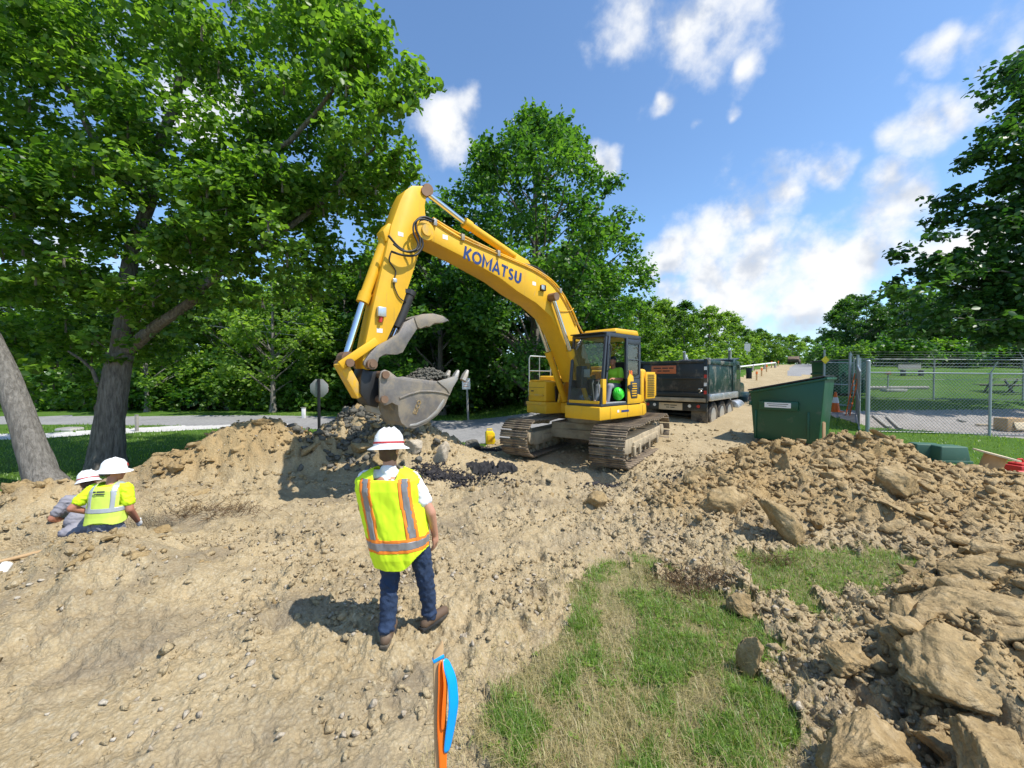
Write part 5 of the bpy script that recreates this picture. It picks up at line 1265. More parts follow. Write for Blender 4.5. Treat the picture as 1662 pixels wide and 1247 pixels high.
# ------------------------------------------------------------ dump truck
def dump_truck():
    rear = at(1090, 680, 14.6); rz = float(base_z(np.array([rear.x]), np.array([rear.y]))[0])-.38
    yaw = math.atan2(.80, .60)-R(5)
    root = thing('dump_truck', 'dark green dump truck with dusty wheels parked behind the excavator', 'dump truck', (rear.x, rear.y, rz+.02), yaw)
    D, Gm = M['truckdark'], M['truckgreen']; W = 1.22
    # x forward from the tailgate, y left
    MB().bb(.15, 7.7, -.42, -.34, .72, .98).bb(.15, 7.7, .34, .42, .72, .98).build('chassis_rail', D, root, .01)
    bed = MB(); bed.prism_z([(0,-W),(3.9,-W),(3.9,-W+.06),(0,-W+.06)], 1.22, 2.48); bed.prism_z([(0,W-.06),(3.9,W-.06),(3.9,W),(0,W)], 1.22, 2.48); bed.bb(0, 3.9, -W, W, 1.14, 1.24); bed.bb(3.84, 3.94, -W, W, 1.2, 2.70)
    bo = bed.build('dump_body', Gm, root, .012)
    MB().bb(-.02, 4.0, -W-.05, -W+.08, 2.40, 2.56).build('side_rail', Gm, bo, .02); MB().bb(-.02, 4.0, W-.08, W+.05, 2.40, 2.56).build('side_rail', Gm, bo, .02)
    for s in (-1, 1): MB().prism([(0,1.10),(3.9,1.10),(3.9,1.34),(0,1.34)], s*(W+.002), s*(W+.14)).build('lower_sill', M['alu'], bo, .03)
    for s in (-1, 1):
        MB().bb(.05, .16, s*(W+.002), s*(W+.05), 1.34, 2.40).build('side_rib', Gm, bo, .012)
    for s in (-1, 1): MB().bb(3.4, 3.96, s*W-.05, s*W+.05, 1.34, 2.68).build('front_corner', Gm, bo, .02)
    MB().prism([(3.8,2.60),(4.7,2.72),(4.7,2.78),(3.8,2.68)], -W, W).build('cab_shield', D, bo, .01)
    tg = MB().bb(-.07, -.005, -W+.03, W-.03, 1.22, 2.50).build('tailgate', D, root, .01)
    for z_, h_ in ((1.26,.14),(1.86,.08),(2.44,.10)): MB().bb(-.13, -.072, -W+.03, W-.03, z_, z_+h_).build('tailgate_rib', D, tg, .015)
    for s in (-1, 1):
        MB().bb(-.15, -.01, s*(W-.02)-.06, s*(W-.02)+.06, 1.05, 2.58).build('corner_post', D, tg, .015)
        for k in range(4): MB().bb(-.156, -.151, s*(W-.02)-.045, s*(W-.02)+.045, 1.35+k*.28, 1.47+k*.28).build('reflective_stripe', M['redplastic'] if k % 2 == 0 else M['white'], tg)
        MB().cyl((-.1, s*(W-.02), 2.56), (-.1, s*(W+.12), 2.56), .05, 10).box((-.1, s*(W+.08), 2.50), (.12, .06, .22)).build('hinge', M['steel'], tg, .005)
        MB().cyl((-.15, s*(W-.22), 1.40), (-.22, s*(W-.12), 1.46), .025, 8).box((-.17, s*(W-.16), 1.52), (.06, .14, .05)).build('latch', M['alu'], tg, .005)
    sg = MB().box((-.085, .28, 2.22), (.012, .92, .30)).build('warning_sign', M['orangesign'], root, .004)
    for i, ws in enumerate(((.28, .22, .16), (.16, .26))):       # two lines of worn, unreadable print
        yy = .28+(sum(ws)+.04*(len(ws)-1))/2
        for w_ in ws: MB().box((-.0925, yy-w_/2, 2.275-.105*i), (.002, w_, .042)).build('print_line', M['truckdark'], sg); yy -= w_+.04
    MB().bb(-.16, .02, -W, W, 1.06, 1.20).build('rear_sill', M['trackframe'], root, .015)
    bm_ = MB().bb(.05, .17, -W+.02, W-.02, .72, 1.02).build('rear_bumper', D, root, .012)
    pb = MB().box((.038, .06, .86), (.012, .86, .26)).build('plate_board', M['paleply'], bm_, .004)
    for i, ws in enumerate(((.20, .24), (.12, .16))):
        yy = .06+(sum(ws)+.03)/2
        for w_ in ws: MB().box((.031, yy-w_/2, .905-.08*i), (.002, w_, .03)).build('print_line', M['truckdark'], pb); yy -= w_+.03
    for yy, mt in ((-.62,'white'),(.66,'white'),(-.92,'redplastic'),(.92,'redplastic')): MB().lathe([(.02,0),(.055,0),(.06,.02),(.02,.02)], (.022, yy, .90), 14, 'x').build('tail_light', M[mt], bm_, 0, 40)
    for s in (-1, 1): MB().bb(.16, .185, s*.92-.28, s*.92+.28, .18, .78).build('mud_flap', M['rubber'], root, .005)
    # axles and wheels
    tyre = [(.30,-.13),(.40,-.145),(.49,-.14),(.52,-.11),(.525,0),(.52,.11),(.49,.14),(.40,.145),(.30,.13)]
    rim = [(.02,.035),(.13,.03),(.14,.0),(.20,-.05),(.28,-.06),(.30,.10),(.31,.13),(.29,.135)]
    def wheel(x_, y_, s):
        w = MB().lathe([(r_, s*z_) for r_, z_ in tyre], (0,0,0), 28, 'y').build('wheel', M['rubber'], root, 0, 40, (x_, y_, .525))
        MB().lathe([(r_, s*z_) for r_, z_ in rim], (0,0,0), 24, 'y').lathe([(.02,s*.05),(.09,s*.05),(.11,0),(.11,s*-.05)], (0,0,0), 14, 'y').build('rim', M['alu'], w, 0, 40)
    for ax in (.85, 2.0, 3.15):
        MB().cyl((ax, -1.1, .525), (ax, 1.1, .525), .09, 10).build('axle', D, root, 0, 40)
        for s in (-1, 1): wheel(ax, s*1.08, s); 
        for s in (-1, 1): wheel(ax, s*.76, s)
    for s in (-1, 1): wheel(7.05, s*1.05, s)
    # cab and bonnet
    c = MB().prism([(5.55,1.0),(7.15,1.0),(7.15,1.75),(6.95,2.66),(5.65,2.70),(5.55,2.5)], -1.02, 1.02).build('cab', Gm, root, .06)
    for s in (-1, 1):
        MB().prism([(5.9,1.85),(6.95,1.85),(6.78,2.5),(5.9,2.5)], s*1.021, s*1.03).build('cab_window', M['darkglass'], c, .0)
        MB().bb(5.62, 6.2, s*1.03, s*1.05, 1.2, 1.6).build('cab_door_panel', Gm, c, .01)
        MB().tube([(7.0, s*1.0, 2.3), (7.1, s*1.3, 2.3)], .02, 6).box((7.08, s*1.36, 2.12), (.10, .22, .50)).build('mirror', D, c, .01)
        MB().tube([(5.42, s*.95, .9), (5.42, s*.95, 3.0), (5.36, s*.95, 3.12)], .065, 12).build('exhaust_stack', M['alu'], root, 0, 40)
        MB().prism([(7.55,.75),(7.62,1.0),(7.85,1.18),(8.25,1.24),(8.65,1.16),(8.88,.95),(8.95,.75),(8.9,.75),(8.80,.95),(8.25,1.16),(7.72,1.0),(7.62,.75)], s*.80, s*1.22).build('fender', Gm, root, .03)
        MB().cyl((5.7, s*.95, .62), (6.9, s*.95, .62), .30, 18).build('fuel_tank', M['alu'], root, .02)
        MB().bb(6.95, 7.5, s*.70, s*1.12, .55, .62).build('step', M['alu'], root, .01)
    MB().prism([(7.15,1.0),(8.9,.95),(8.95,1.5),(8.8,1.66),(7.15,1.80)], -.82, .82).build('bonnet', Gm, root, .08)
    MB().bb(8.95, 9.12, -1.15, 1.15, .5, .80).build('front_bumper', M['alu'], root, .03)
    MB().tube([(5.5, .9, 2.75), (5.5, .9, 2.98)], .05, 8).box((5.5, .9, 2.80), (.06, .16, .10)).build('marker_lamp', M['white'], c, .01)
    for ch in root.children:           # cab end sits right ahead of the short body
        if ch.name.split('.')[0] in ('cab', 'exhaust_stack', 'fender', 'fuel_tank', 'step', 'bonnet', 'front_bumper'): ch.location.x -= 1.2
    return root, rear, rz, yaw
TR, t_r, t_z, t_yaw = dump_truck()
def truck_load():
    g = np.random.default_rng(81); n = 700; X = g.uniform(.15, 3.75, n); Yy = g.uniform(-1.1, 1.1, n); Z = 2.35+.28*np.sin(np.pi*X/4.0)*np.cos(Yy/1.25*1.5); s = g.uniform(.06, .16, n)
    m = TR.matrix_basis; q = np.array([tuple(m @ Vector((X[i], Yy[i], Z[i]-.05))) for i in range(n)])
    stone_field('truck_load', q, s, 2, M['millings'], 82, 'dark broken asphalt heaped in the dump truck bed', 'asphalt load')
truck_load()

# ------------------------------------------------------------ dumpsters
def dumpster(name, label, loc, rotz, w=1.95, dp=1.55, hf=1.45, hb=1.85, sticker=True):
    root = thing(name, label, 'dumpster', loc, rotz)
    # x along the side seen from the site, y depth, sloped lid rising towards +x
    prof = [(-w/2+.10,.10),(w/2-.12,.10),(w/2,hb-.1),(w/2,hb),(-w/2,hf),(-w/2,hf-.1)]
    body = MB().prism(prof, -dp/2, dp/2).build('body', M['green'], root, .02)
    MB().prism([(-w/2-.04,hf-.06),(w/2+.05,hb-.06),(w/2+.05,hb+.01),(-w/2-.04,hf+.01)], -dp/2-.04, dp/2+.04).build('rim', M['green'], body, .015)
    lid = MB().prism([(-w/2-.07,hf+.015),(w/2+.0,hb+.015),(w/2+.0,hb+.06),(-w/2-.07,hf+.06)], -dp/2-.05, -.01).build('lid', M['black'], root, .02)
    MB().prism([(-w/2-.07,hf+.015),(w/2+.0,hb+.015),(w/2+.0,hb+.06),(-w/2-.07,hf+.06)], .01, dp/2+.05).build('lid', M['black'], root, .02)
    for s in (-1, 1):
        pk = MB().prism([(-w*.36,.95),(w*.18,.95),(w*.18,1.20),(-w*.36,1.20)], s*(dp/2+.002), s*(dp/2+.13)); p_ = pk.build('fork_pocket', M['green'], body, .02)
        if sticker and s == -1:
            st = MB().box((-.12*w+.05, -dp/2-.137, 1.09), (.62, .004, .14)).build('sticker', M['white'], p_)
            for k, ww in ((0, .5), (1, .42)): MB().box((-.12*w+.05, -dp/2-.1405, 1.12-.05*k), (ww, .002, .016)).build('print_line', M['darkgrey'], p_)
    for s in (-1, 1):
        for xx in (-w*.42, w*.30): MB().bb(xx-.03, xx+.03, s*(dp/2+.001), s*(dp/2+.03), .14, .93).build('side_stiffener', M['green'], body, .01)
    for xx in (-w*.3, w*.25):
        for s in (-1, 1): MB().bb(xx-.10, xx+.10, s*.55-.06, s*.55+.06, 0, .10).build('foot', M['black'], root, .01)
    MB().bb(-w/2-.03, -w/2+.035, -dp/2-.02, dp/2+.02, 1.05, 1.16).build('side_rib', M['green'], body, .01)
    return root
dpz = at(1284, 712, 11.3); dpz.z = float(base_z(np.array([dpz.x]), np.array([dpz.y]))[0])+.05
dumpster('dumpster', 'dark green steel dumpster with white sticker standing behind the right heap', dpz, R(-47), 1.72, 1.35)
d2 = at(1362, 640, 21); d2.z = float(base_z(np.array([d2.x]), np.array([21.]))[0])
dumpster('dumpster', 'green dumpster seen through the open gate of the fenced yard', d2, R(10), 1.9, 1.5, 1.75, 1.85, False)

# ------------------------------------------------------------ chain link fence
def bz(x, y): return float(base_z(np.array([float(x)]), np.array([float(y)]))[0])
def wire_panel(name, a, b, h, pitch, parent, org, r=.0045):
    """diagonal woven wire between two posts, real crossing wires"""
    a = Vector(a); b = Vector(b); L = (Vector((b.x, b.y, 0))-Vector((a.x, a.y, 0))).length; d = Vector(((b.x-a.x)/L, (b.y-a.y)/L, (b.z-a.z)/L)); nrm = Vector((-d.y, d.x, 0))
    mb = MB(); n = int((L+h)/pitch)
    for s in (1, -1):
        for k in range(n+1):
            c = k*pitch-(0 if s == -1 else h)
            # line x = c + z (s=1) or x = c - z (s=-1), clipped to the panel
            z0, z1_ = 0.0, h
            x0_, x1_ = (c+z0, c+z1_) if s == 1 else (c-z0, c-z1_)
            pts = []
            for t in (0, 1):
                xx = x0_ if t == 0 else x1_; zz = z0 if t == 0 else z1_
                if xx < 0: zz = (0-c)*s; xx = 0
                if xx > L: zz = (L-c)*s; xx = L
                pts.append((xx, zz))
            if abs(pts[0][1]-pts[1][1]) < .03 or not all(-.01 <= p[1] <= h+.01 for p in pts): continue
            P0, P1 = [a+d*p[0]+Vector((0, 0, p[1]+.04))+nrm*.003*s-org for p in pts]
            mb.tube([P0, P1], r, 3, False)
    o = mb.build(name, M['wire'], parent); o['kind'] = 'stuff'; return o
def fence():
    P0 = at(1408, 688, 12.6); P0.z = bz(P0.x, P0.y)
    posts = [P0, at(1606, 699, 12.2), at(1800, 705, 11.8)]
    for p in posts: p.z = bz(p.x, p.y)
    f = thing('chain_link_fence', 'galvanised chain-link fence with barbed wire nearest the camera on the right', 'fence', P0)
    hgt = 1.95
    for i, p in enumerate(posts):
        q = p-P0; r_ = .055 if i == 0 else .034
        po = MB().cyl(q-Vector((0, 0, .1)), q+Vector((0, 0, hgt+(.32 if i == 0 else 0))), r_, 12).build('post', M['galv'], f, 0, 40)
        if i == 0: MB().lathe([(.06,0),(.06,.03),(.03,.06),(.005,.065)], q+Vector((0,0,hgt+.32)), 12).build('post_cap', M['galv'], po, 0, 40)
        else: MB().tube([q+Vector((0,0,hgt)), q+Vector((.06,-.12,hgt+.34))], .018, 6).build('barb_arm', M['galv'], po, 0, 40)
    for i in range(2):
        a, b = posts[i]-P0, posts[i+1]-P0
        MB().cyl(a+Vector((0,0,hgt-.02)), b+Vector((0,0,hgt-.02)), .024, 10).build('top_rail', M['galv'], f, 0, 40)
        MB().cyl(a+Vector((0,0,.06)), b+Vector((0,0,.06)), .006, 6).build('tension_wire', M['wire'], f)
        for k in range(3):
            oa = Vector((.02*(k+1), -.04*(k+1), hgt+.10*(k+1))); MB().tube([a+oa, (a+b)/2+oa-Vector((0,0,.02)), b+oa], .006, 4).build('barbed_wire', M['wire'], f)
        wire_panel('wire_mesh', posts[i], posts[i+1], hgt-.08, .105, f, P0)
    # the far run along the back of the yard
    back = [at(1385, 652, 19.5), at(1515, 655, 19.2), at(1660, 657, 18.8), at(1820, 660, 18.5)]
    for p in back: p.z = bz(p.x, p.y)
    f2 = thing('chain_link_fence', 'chain-link fence with rails along the far side of the gravel yard', 'fence', back[0])
    for i, p in enumerate(back):
        q = p-back[0]; po = MB().cyl(q, q+Vector((0,0,2.0)), .036, 10).build('post', M['galv'], f2, 0, 40); MB().tube([q+Vector((0,0,2.0)), q+Vector((-.16,.05,2.36))], .02, 6).build('barb_arm', M['galv'], po, 0, 40)
    for i in range(3):
        a, b = back[i]-back[0], back[i+1]-back[0]
        for hh, rr in ((1.98, .026), (1.0, .012), (.06, .008)): MB().cyl(a+Vector((0,0,hh)), b+Vector((0,0,hh)), rr, 8).build('rail', M['galv'], f2, 0, 40)
        for k in range(3):
            oa = Vector((-.05*(k+1), .02, 1.98+.12*(k+1))); MB().tube([a+oa, b+oa], .008, 4).build('barbed_wire', M['wire'], f2)
        wire_panel('wire_mesh', back[i], back[i+1], 1.95, .16, f2, back[0], .006)
    # gate post group and the slatted gate leaf standing open
    G0 = at(1391, 668, 15.6); G0.z = bz(G0.x, G0.y)
    g1 = thing('gate', 'brown slatted gate leaf standing open edge-on beside the fence corner post', 'gate', G0)
    e = P0+Vector((-.12, .15, 0))-G0; e.z = bz(P0.x, P0.y)-G0.z; L = Vector((e.x, e.y, 0)).length; an = math.atan2(e.y, e.x); n = 26
    for k in range(n):
        t = (k+.5)/n; c = e*t
        MB().box((c.x, c.y, c.z+1.0), (L/n*.86, .014, 1.85), (0, 0, an)).build('slat', M['greywood'], g1)
    for hh in (.08, 1.0, 1.95): MB().cyl((0,0,hh), (e.x,e.y,e.z+hh), .024, 8).build('gate_rail', M['galv'], g1, 0, 40)
    for k, (dx, hh) in enumerate(((0, 2.35), (-.22, 2.45), (.25, 2.25))): MB().cyl((dx, .1*k, -.05), (dx, .1*k, hh), .05, 10).build('gate_post', M['galv'], g1, 0, 40)
    G2 = at(1337, 650, 17.5); G2.z = bz(G2.x, G2.y)
    p2 = thing('gate', 'open chain-link gate leaf in front of the second dumpster', 'gate', G2)
    q2 = at(1385, 655, 17.0); q2.z = bz(q2.x, q2.y); e2 = q2-G2
    MB().cyl((0,0,-.05), (0,0,2.5), .045, 10).build('gate_post', M['galv'], p2, 0, 40)
    for hh in (.1, 1.0, 1.95): MB().cyl((0,0,hh), (e2.x,e2.y,e2.z+hh), .022, 8).build('gate_rail', M['galv'], p2, 0, 40)
    wire_panel('wire_mesh', G2, q2, 1.9, .14, p2, G2, .005)
    MB().box((0,-.06,2.05), (.26,.012,.26), (0, R(45), 0)).build('yellow_sign', M['yellowplastic'], p2, .003)
fence()

# ------------------------------------------------------------ small things round the yard
def put(u, v, y): p = at(u, v, y); p.z = zat(p.x, p.y); return p
def cone(label, p, s=1.0):
    r = thing('traffic_cone', label, 'traffic cone', p); MB().bb(-.18*s, .18*s, -.18*s, .18*s, 0, .035).build('base', M['orange'], r, .01)
    c = MB().lathe([(.14*s,.035),(.03*s,.70*s),(.015*s,.71*s)], n=18).build('cone', M['orange'], r, 0, 40); MB().lathe([(.098*s,.32*s),(.103*s,.32*s),(.07*s,.52*s),(.065*s,.52*s)], n=18).build('white_band', M['white'], c, 0, 40)
cone('orange traffic cone with white band in front of the second dumpster', put(1356, 654, 16.2), 1.15)
def strut():
    a = put(1376, 665, 15.4); r = thing('orange_ladder', 'narrow orange ladder leaning against the gate posts', 'ladder', a)
    top = at(1391, 606, 15.6)-a; s = Vector((.16, 0, 0))
    for k in (-1, 1): MB().cyl(s*k*.5, top+s*k*.5, .02, 6).build('rail', M['orange'], r, 0, 40)
    for k in range(1, 7): MB().cyl(top*k/7-s*.5, top*k/7+s*.5, .013, 6).build('rung', M['orange'], r, 0, 40)
strut()
def utility_box(label, p, rz, s=1.0):
    r = thing('utility_box', label, 'utility box', p, rz); w, d, h = .62*s, .42*s, .36*s
    b = MB(); vs = [(-w/2,-d/2,0),(w/2,-d/2,0),(w/2,d/2,0),(-w/2,d/2,0),(-w/2*.86,-d/2*.84,h),(w/2*.86,-d/2*.84,h),(w/2*.86,d/2*.84,h),(-w/2*.86,d/2*.84,h)]
    b.add(vs, [(3,2,1,0),(4,5,6,7),(0,1,5,4),(1,2,6,5),(2,3,7,6),(3,0,4,7)]); b.build('cover', M['greenlight'], r, .03, segs=3)
    MB().bb(-w/2-.02, w/2+.02, -d/2-.02, d/2+.02, -.06, .05).build('base_rim', M['greenlight'], r, .01)
p = put(1503, 706, 9.9); utility_box('left one of two low green utility boxes lying on the grass', p, R(-20)); p = put(1538, 711, 9.6); utility_box('right one of two low green utility boxes lying on the grass', p, R(-8), 1.06)
def reel():
    p = put(1605, 742, 8.3); r = thing('cable_reel', 'wooden cable reel tipped on the grass beside red plastic', 'cable reel', p, 0); t = Matrix.Rotation(R(14), 4, 'Y') @ Matrix.Rotation(R(8), 4, 'X')
    for nm, pr, mt, n in (('flange', [(.02,.36),(.34,.36),(.34,.39),(.02,.39)], 'paleply', 28), ('flange', [(.02,0),(.34,0),(.34,.025),(.02,.025)], 'paleply', 28), ('drum', [(.02,.026),(.165,.026),(.165,.358),(.02,.358)], 'wood', 20)):
        MB().lathe(pr, n=n).build(nm, M[mt], r, 0, 40).matrix_local = Matrix.Translation((0,0,.07)) @ t
reel()
def red_stuff():
    p = put(1625, 742, 8.5); p.x += .25; r = thing('red_container', 'red plastic container lying behind the cable reel', 'container', p, .2)
    MB().bb(-.02, .42, -.15, .15, 0, .17).bb(.05, .35, -.12, .12, .17, .22).build('body', M['redplastic'], r, .04); MB().tube([(.1,0,.22),(.14,0,.29),(.28,0,.29),(.32,0,.22)], .018, 6).build('handle', M['redplastic'], r, 0, 40)
    q = put(1655, 748, 8.2); r2 = thing('red_pipe', 'red plastic pipe lying at the right edge', 'pipe', q); MB().cyl((-.05,0,.05), (1.4,-.1,.05), .055, 14).build('pipe', M['redplastic'], r2, 0, 40)
red_stuff()
def picnic_table():
    p = put(1640, 655, 21.5); r = thing('picnic_table', 'dark picnic table on the grass beyond the yard', 'picnic table', p, R(4))
    for k in range(5): MB().bb(-1.1, 1.1, -.36+k*.148, -.36+k*.148+.135, .73, .77).build('top_board', M['greywood'], r)
    for s in (-1, 1):
        for k in range(2): MB().bb(-1.1, 1.1, s*.72-.13+k*.14, s*.72-.13+k*.14+.125, .43, .47).build('bench_board', M['greywood'], r)
        for xx in (-.75, .75): MB().tube([(xx, s*.25, .72), (xx, s*.62, 0)], .05, 4).build('leg', M['darkgrey'], r)
    for xx in (-.75, .75): MB().bb(xx-.03, xx+.03, -.8, .8, .36, .43).build('cross_beam', M['darkgrey'], r)
picnic_table()
def plank(label, p, q, w=.14, t=.04, mt='greywood'):
    p, q = Vector(p), Vector(q); d = q-p; r = MB().box(((0,0,0)), (d.length, w, t)).build('plank', M[mt], None, .004, None, (p+q)/2+Vector((0,0,.05)), (0, -math.asin(max(-1, min(1, d.z/d.length))), math.atan2(d.y, d.x)))
    tag(r, label, 'plank')
plank('left of two grey planks lying in the gravel by the fence corner', put(1419, 666, 15.2), put(1443, 683, 13.2)); plank('right of two grey planks lying in the gravel by the fence corner', put(1440, 668, 15.0), put(1462, 686, 12.9), .10)
plank('pale plank lying in the gravel at the right edge', put(1585, 682, 13.6), put(1650, 684, 13.5), .12, .04, 'paleply')
plank('dark stick lying alone in the yard gravel', put(1555, 676, 14.4), put(1566, 679, 14.1), .09, .05)
def crate():
    p = put(1638, 690, 12.9); r = thing('wooden_crate', 'small wooden crate with pale board on it in the gravel yard', 'crate', p, R(5))
    MB().bb(-.33, .33, -.18, .18, 0, .42).build('box', M['wood'], r, .01); MB().box((.12,-.22,.18), (.50,.03,.24), (R(-20),0,0)).build('board', M['paleply'], r, .004)
crate()
def spigot():
    p = put(1441, 633, 22); r = thing('water_pump', 'red topped standpipe on a small pad beyond the yard', 'standpipe', p); MB().bb(-.25,.9,-.2,.2,0,.14).build('pad', M['concrete'], r, .01)
    MB().cyl((0,0,.1), (0,0,.95), .035, 10).build('pipe', M['galv'], r, 0, 40); MB().bb(-.10,.10,-.08,.08,.95,1.10).tube([(.0,0,1.08),(.26,0,1.02)], .02, 6).build('head', M['redplastic'], r, .02)
    q = put(1475, 633, 23); r2 = thing('log', 'low grey parking log lying beyond the yard', 'log'); r2.location = q; MB().cyl((-2.4,0,.1), (1.2,.1,.1), .1, 10).build('timber', M['greywood'], r2, 0, 40)
spigot()
def bench(): 
    p = put(1480, 614, 31); r = thing('bench', 'small dark bench on the far lawn behind the yard', 'bench', p); MB().bb(-.9,.9,-.2,.2,.42,.48).build('seat', M['greywood'], r); MB().bb(-.9,.9,.18,.22,.55,.9).build('backrest', M['greywood'], r)
    for xx in (-.7, .7): MB().bb(xx-.04, xx+.04, -.2, .2, 0, .42).build('leg', M['darkgrey'], r)
bench()
# ------------------------------------------------------------ signs and roadside things
def sign_post(name, label, p, h, mat, rw=.03):
    r = thing(name, label, 'sign', p); MB().bb(-rw, rw, -.02, .02, -.2, h).build('post', M[mat], r, .004); return r
p = put(518, 696, 13.4); r = sign_post('stop_sign', 'octagonal stop sign seen from its grey back beside the road', p, 2.06, 'black', .045)
oc = [(.33*math.cos(R(22.5+45*k)), .33*math.sin(R(22.5+45*k))+1.74) for k in range(8)]
MB().prism(oc, .022, .032).build('sign_plate', M['signgrey'], r, .003); 
me = text_mesh('STOP', .26, .001, .005); o = link('lettering', me, M['white'], r); o.matrix_local = Matrix(((-1,0,0,0),(0,0,1,.037),(0,1,0,1.74),(0,0,0,1)))
MB().prism(oc, .0325, .0345).build('red_face', M['red'], r)
p = put(760, 679, 18.6); r = sign_post('notice_sign', 'small white notice board on a post right of the bucket', p, 2.05, 'greywood', .045); r.rotation_euler = (0, R(-2), 0)
pn = MB().box((-.03,-.035,1.80), (.38,.02,.52)).build('board', M['signwhite'], r, .004)
for k, ww in ((0, .26), (1, .30), (2, .22), (3, .28)): MB().box((-.03,-.0465,1.98-.10*k), (ww,.002,.022)).build('print_line', M['orangesign'], pn)
p = put(493, 675, 20.6); r = thing('marker_post', 'short white marker post beyond the road by the stop sign', 'post', p); MB().bb(-.09,.09,-.06,.06,-.1,.52).build('post', M['signwhite'], r, .02); MB().bb(-.10,.10,-.07,.07,.52,.56).build('cap', M['greywood'], r, .01)
p = put(222, 693, 15.6); r = thing('marker_post', 'grey wooden post beside the pale path', 'post', p); MB().bb(-.045,.045,-.045,.045,-.1,.62).build('post', M['greywood'], r, .012); MB().bb(-.05,.05,-.05,.05,.62,.65).build('cap', M['greywood'], r, .006)
p = put(113, 699, 15.5); r = thing('concrete_block', 'low flat concrete block on the grass strip left of the oak', 'block', p); MB().bb(-.32,.32,-.25,.25,-.05,.10).build('slab', M['concrete'], r, .03); MB().bb(-.28,.28,-.21,.21,.10,.12).build('top_plate', M['greywood'], r, .01)
p = put(1212, 606, 40); r = sign_post('road_sign', 'small distant road sign on the grass beyond the dump truck', p, 2.4, 'signgrey', .05); MB().box((0,-.06,2.0), (.6,.02,.8)).build('plate', M['signgrey'], r)
def guard_rail():
    a = put(1200, 612, 34); b = put(1258, 606, 40); r = thing('guard_rail', 'white painted rail beside the far dirt road', 'rail', a); d = b-a
    MB().cyl((0,0,.5), d+Vector((0,0,.5)), .07, 8).build('beam', M['white'], r, 0, 40)
    for k in range(4): q = d*k/3; MB().bb(q.x-.07, q.x+.07, q.y-.07, q.y+.07, q.z-.3, q.z+.55).build('post', M['greywood'], r)
guard_rail()
def far_car():
    p = put(1289, 592, 74); r = thing('parked_car', 'small dark brownish car parked beside the far road', 'car', p, R(50))
    b = MB().prism([(-2.1,.35),(2.1,.35),(2.15,.75),(1.3,.88),(.8,1.4),(-1.2,1.42),(-2.1,.9)], -.85, .85).build('body', M['redplastic'] if False else M['boot'], r, .08)
    for s in (-1, 1):
        MB().prism([(.95,.92),(.65,1.32),(-1.1,1.34),(-1.5,.95)], s*.852, s*.86).build('window', M['darkglass'], b)
        for xx in (-1.35, 1.35): MB().lathe([(.1,-.1),(.32,-.09),(.32,.09),(.1,.1)], (xx, s*.8, .32), 16, 'y').build('wheel', M['rubber'], r, 0, 40)
far_car()
# barrier drums and stakes along the far dirt road
for i, (u, v, y) in enumerate(((1228,622,28),(1236,619,31),(1244,615,35),(1252,611,40),(1263,606,46))):
    p = put(u, v, y); r = thing('marker_stake', ('nearest','second','middle','fourth','farthest')[i]+' of five orange topped stakes along the far dirt road', 'stake', p, 0, 'stakes along the dirt road')
    MB().bb(-.04,.04,-.03,.03,-.1,.6).build('stake', M['wood'], r); MB().bb(-.05,.05,-.04,.04,.45,.64).build('top', M['orange'], r)
p = put(1337, 712, 9.9); p = at(1337, 712, 9.9); p.z = zat(p.x, p.y); r = thing('wooden_stake', 'bare wooden stake standing at the right corner of the dumpster', 'stake', p); MB().bb(-.035,.035,-.015,.015,-.2,.78).build('shaft', M['wood'], r, .003); MB().prism([(-.035,.78),(.035,.78),(0,.80)], -.015, .015).build('tip', M['wood'], r)
# yellow plastic case by the road
def yellow_case():
    p = put(795, 711, 12.2); r = thing('yellow_case', 'bright yellow plastic case standing by the road left of the tracks', 'case', p, R(10)); r.scale = (.86, .86, .86)
    b = MB().prism([(-.15,0),(.15,0),(.19,.10),(.17,.40),(.10,.47),(-.13,.47),(-.16,.40)], -.13, .13).build('body', M['yellowplastic'], r, .03)
    MB().tube([(-.10,0,.46),(-.10,0,.54),(.08,0,.54),(.08,0,.46)], .02, 8).build('handle', M['yellowplastic'], r, 0, 40); MB().bb(-.10,.10,-.145,-.128,.10,.33).build('front_rib', M['yellow'], b, .01)
yellow_case()
def fabric():
    c = put(800, 755, 8.7); g = np.random.default_rng(5); n = 70; X, Yy = np.meshgrid(np.linspace(-.62, .55, n), np.linspace(-.36, .36, n))
    edge = np.clip(1-np.hypot(X/.62, Yy/.38)+.25*fbm(X*3, Yy*3, 3), 0, 1)
    rdg = 1-np.abs(fbm(X*4.2+.6*perlin(X*3, Yy*3), Yy*5.5, 2)); Z = .03+.20*np.maximum(0, rdg-.45)*smooth(0, .35, edge)
    xx = (c.x+X).ravel(); yy = (c.y+Yy).ravel(); zz = height(xx, yy)+Z.ravel()
    idx = np.arange(n*n).reshape(n, n); q = np.stack([idx[:-1,:-1], idx[:-1,1:], idx[1:,1:], idx[1:,:-1]], -1).reshape(-1, 4); q = q[(edge[:-1,:-1] > .06).ravel()]
    us, inv = np.unique(q, return_inverse=True)
    me = np_mesh('crumpled_fabric', np.stack([xx, yy, zz], 1)[us], inv.reshape(q.shape), True)
    tag(link('crumpled_fabric', me, M['geotex']), 'crumpled black fabric sheet lying in front of the far track', 'fabric')
fabric()
# overhead cables
for k in range(3):
    a = at(300, 500+12*k, 24); b = at(760, 548+7*k, 26); m = (a+b)/2-Vector((0, 0, .3))
    o = MB().tube([a+(a-b)*.6, a, m, b, b+(b-a)*.4], .012, 4).build('overhead_cable', M['galv']); tag(o, ('top','middle','bottom')[k]+' of three thin overhead cables crossing in front of the left wood', 'cable')

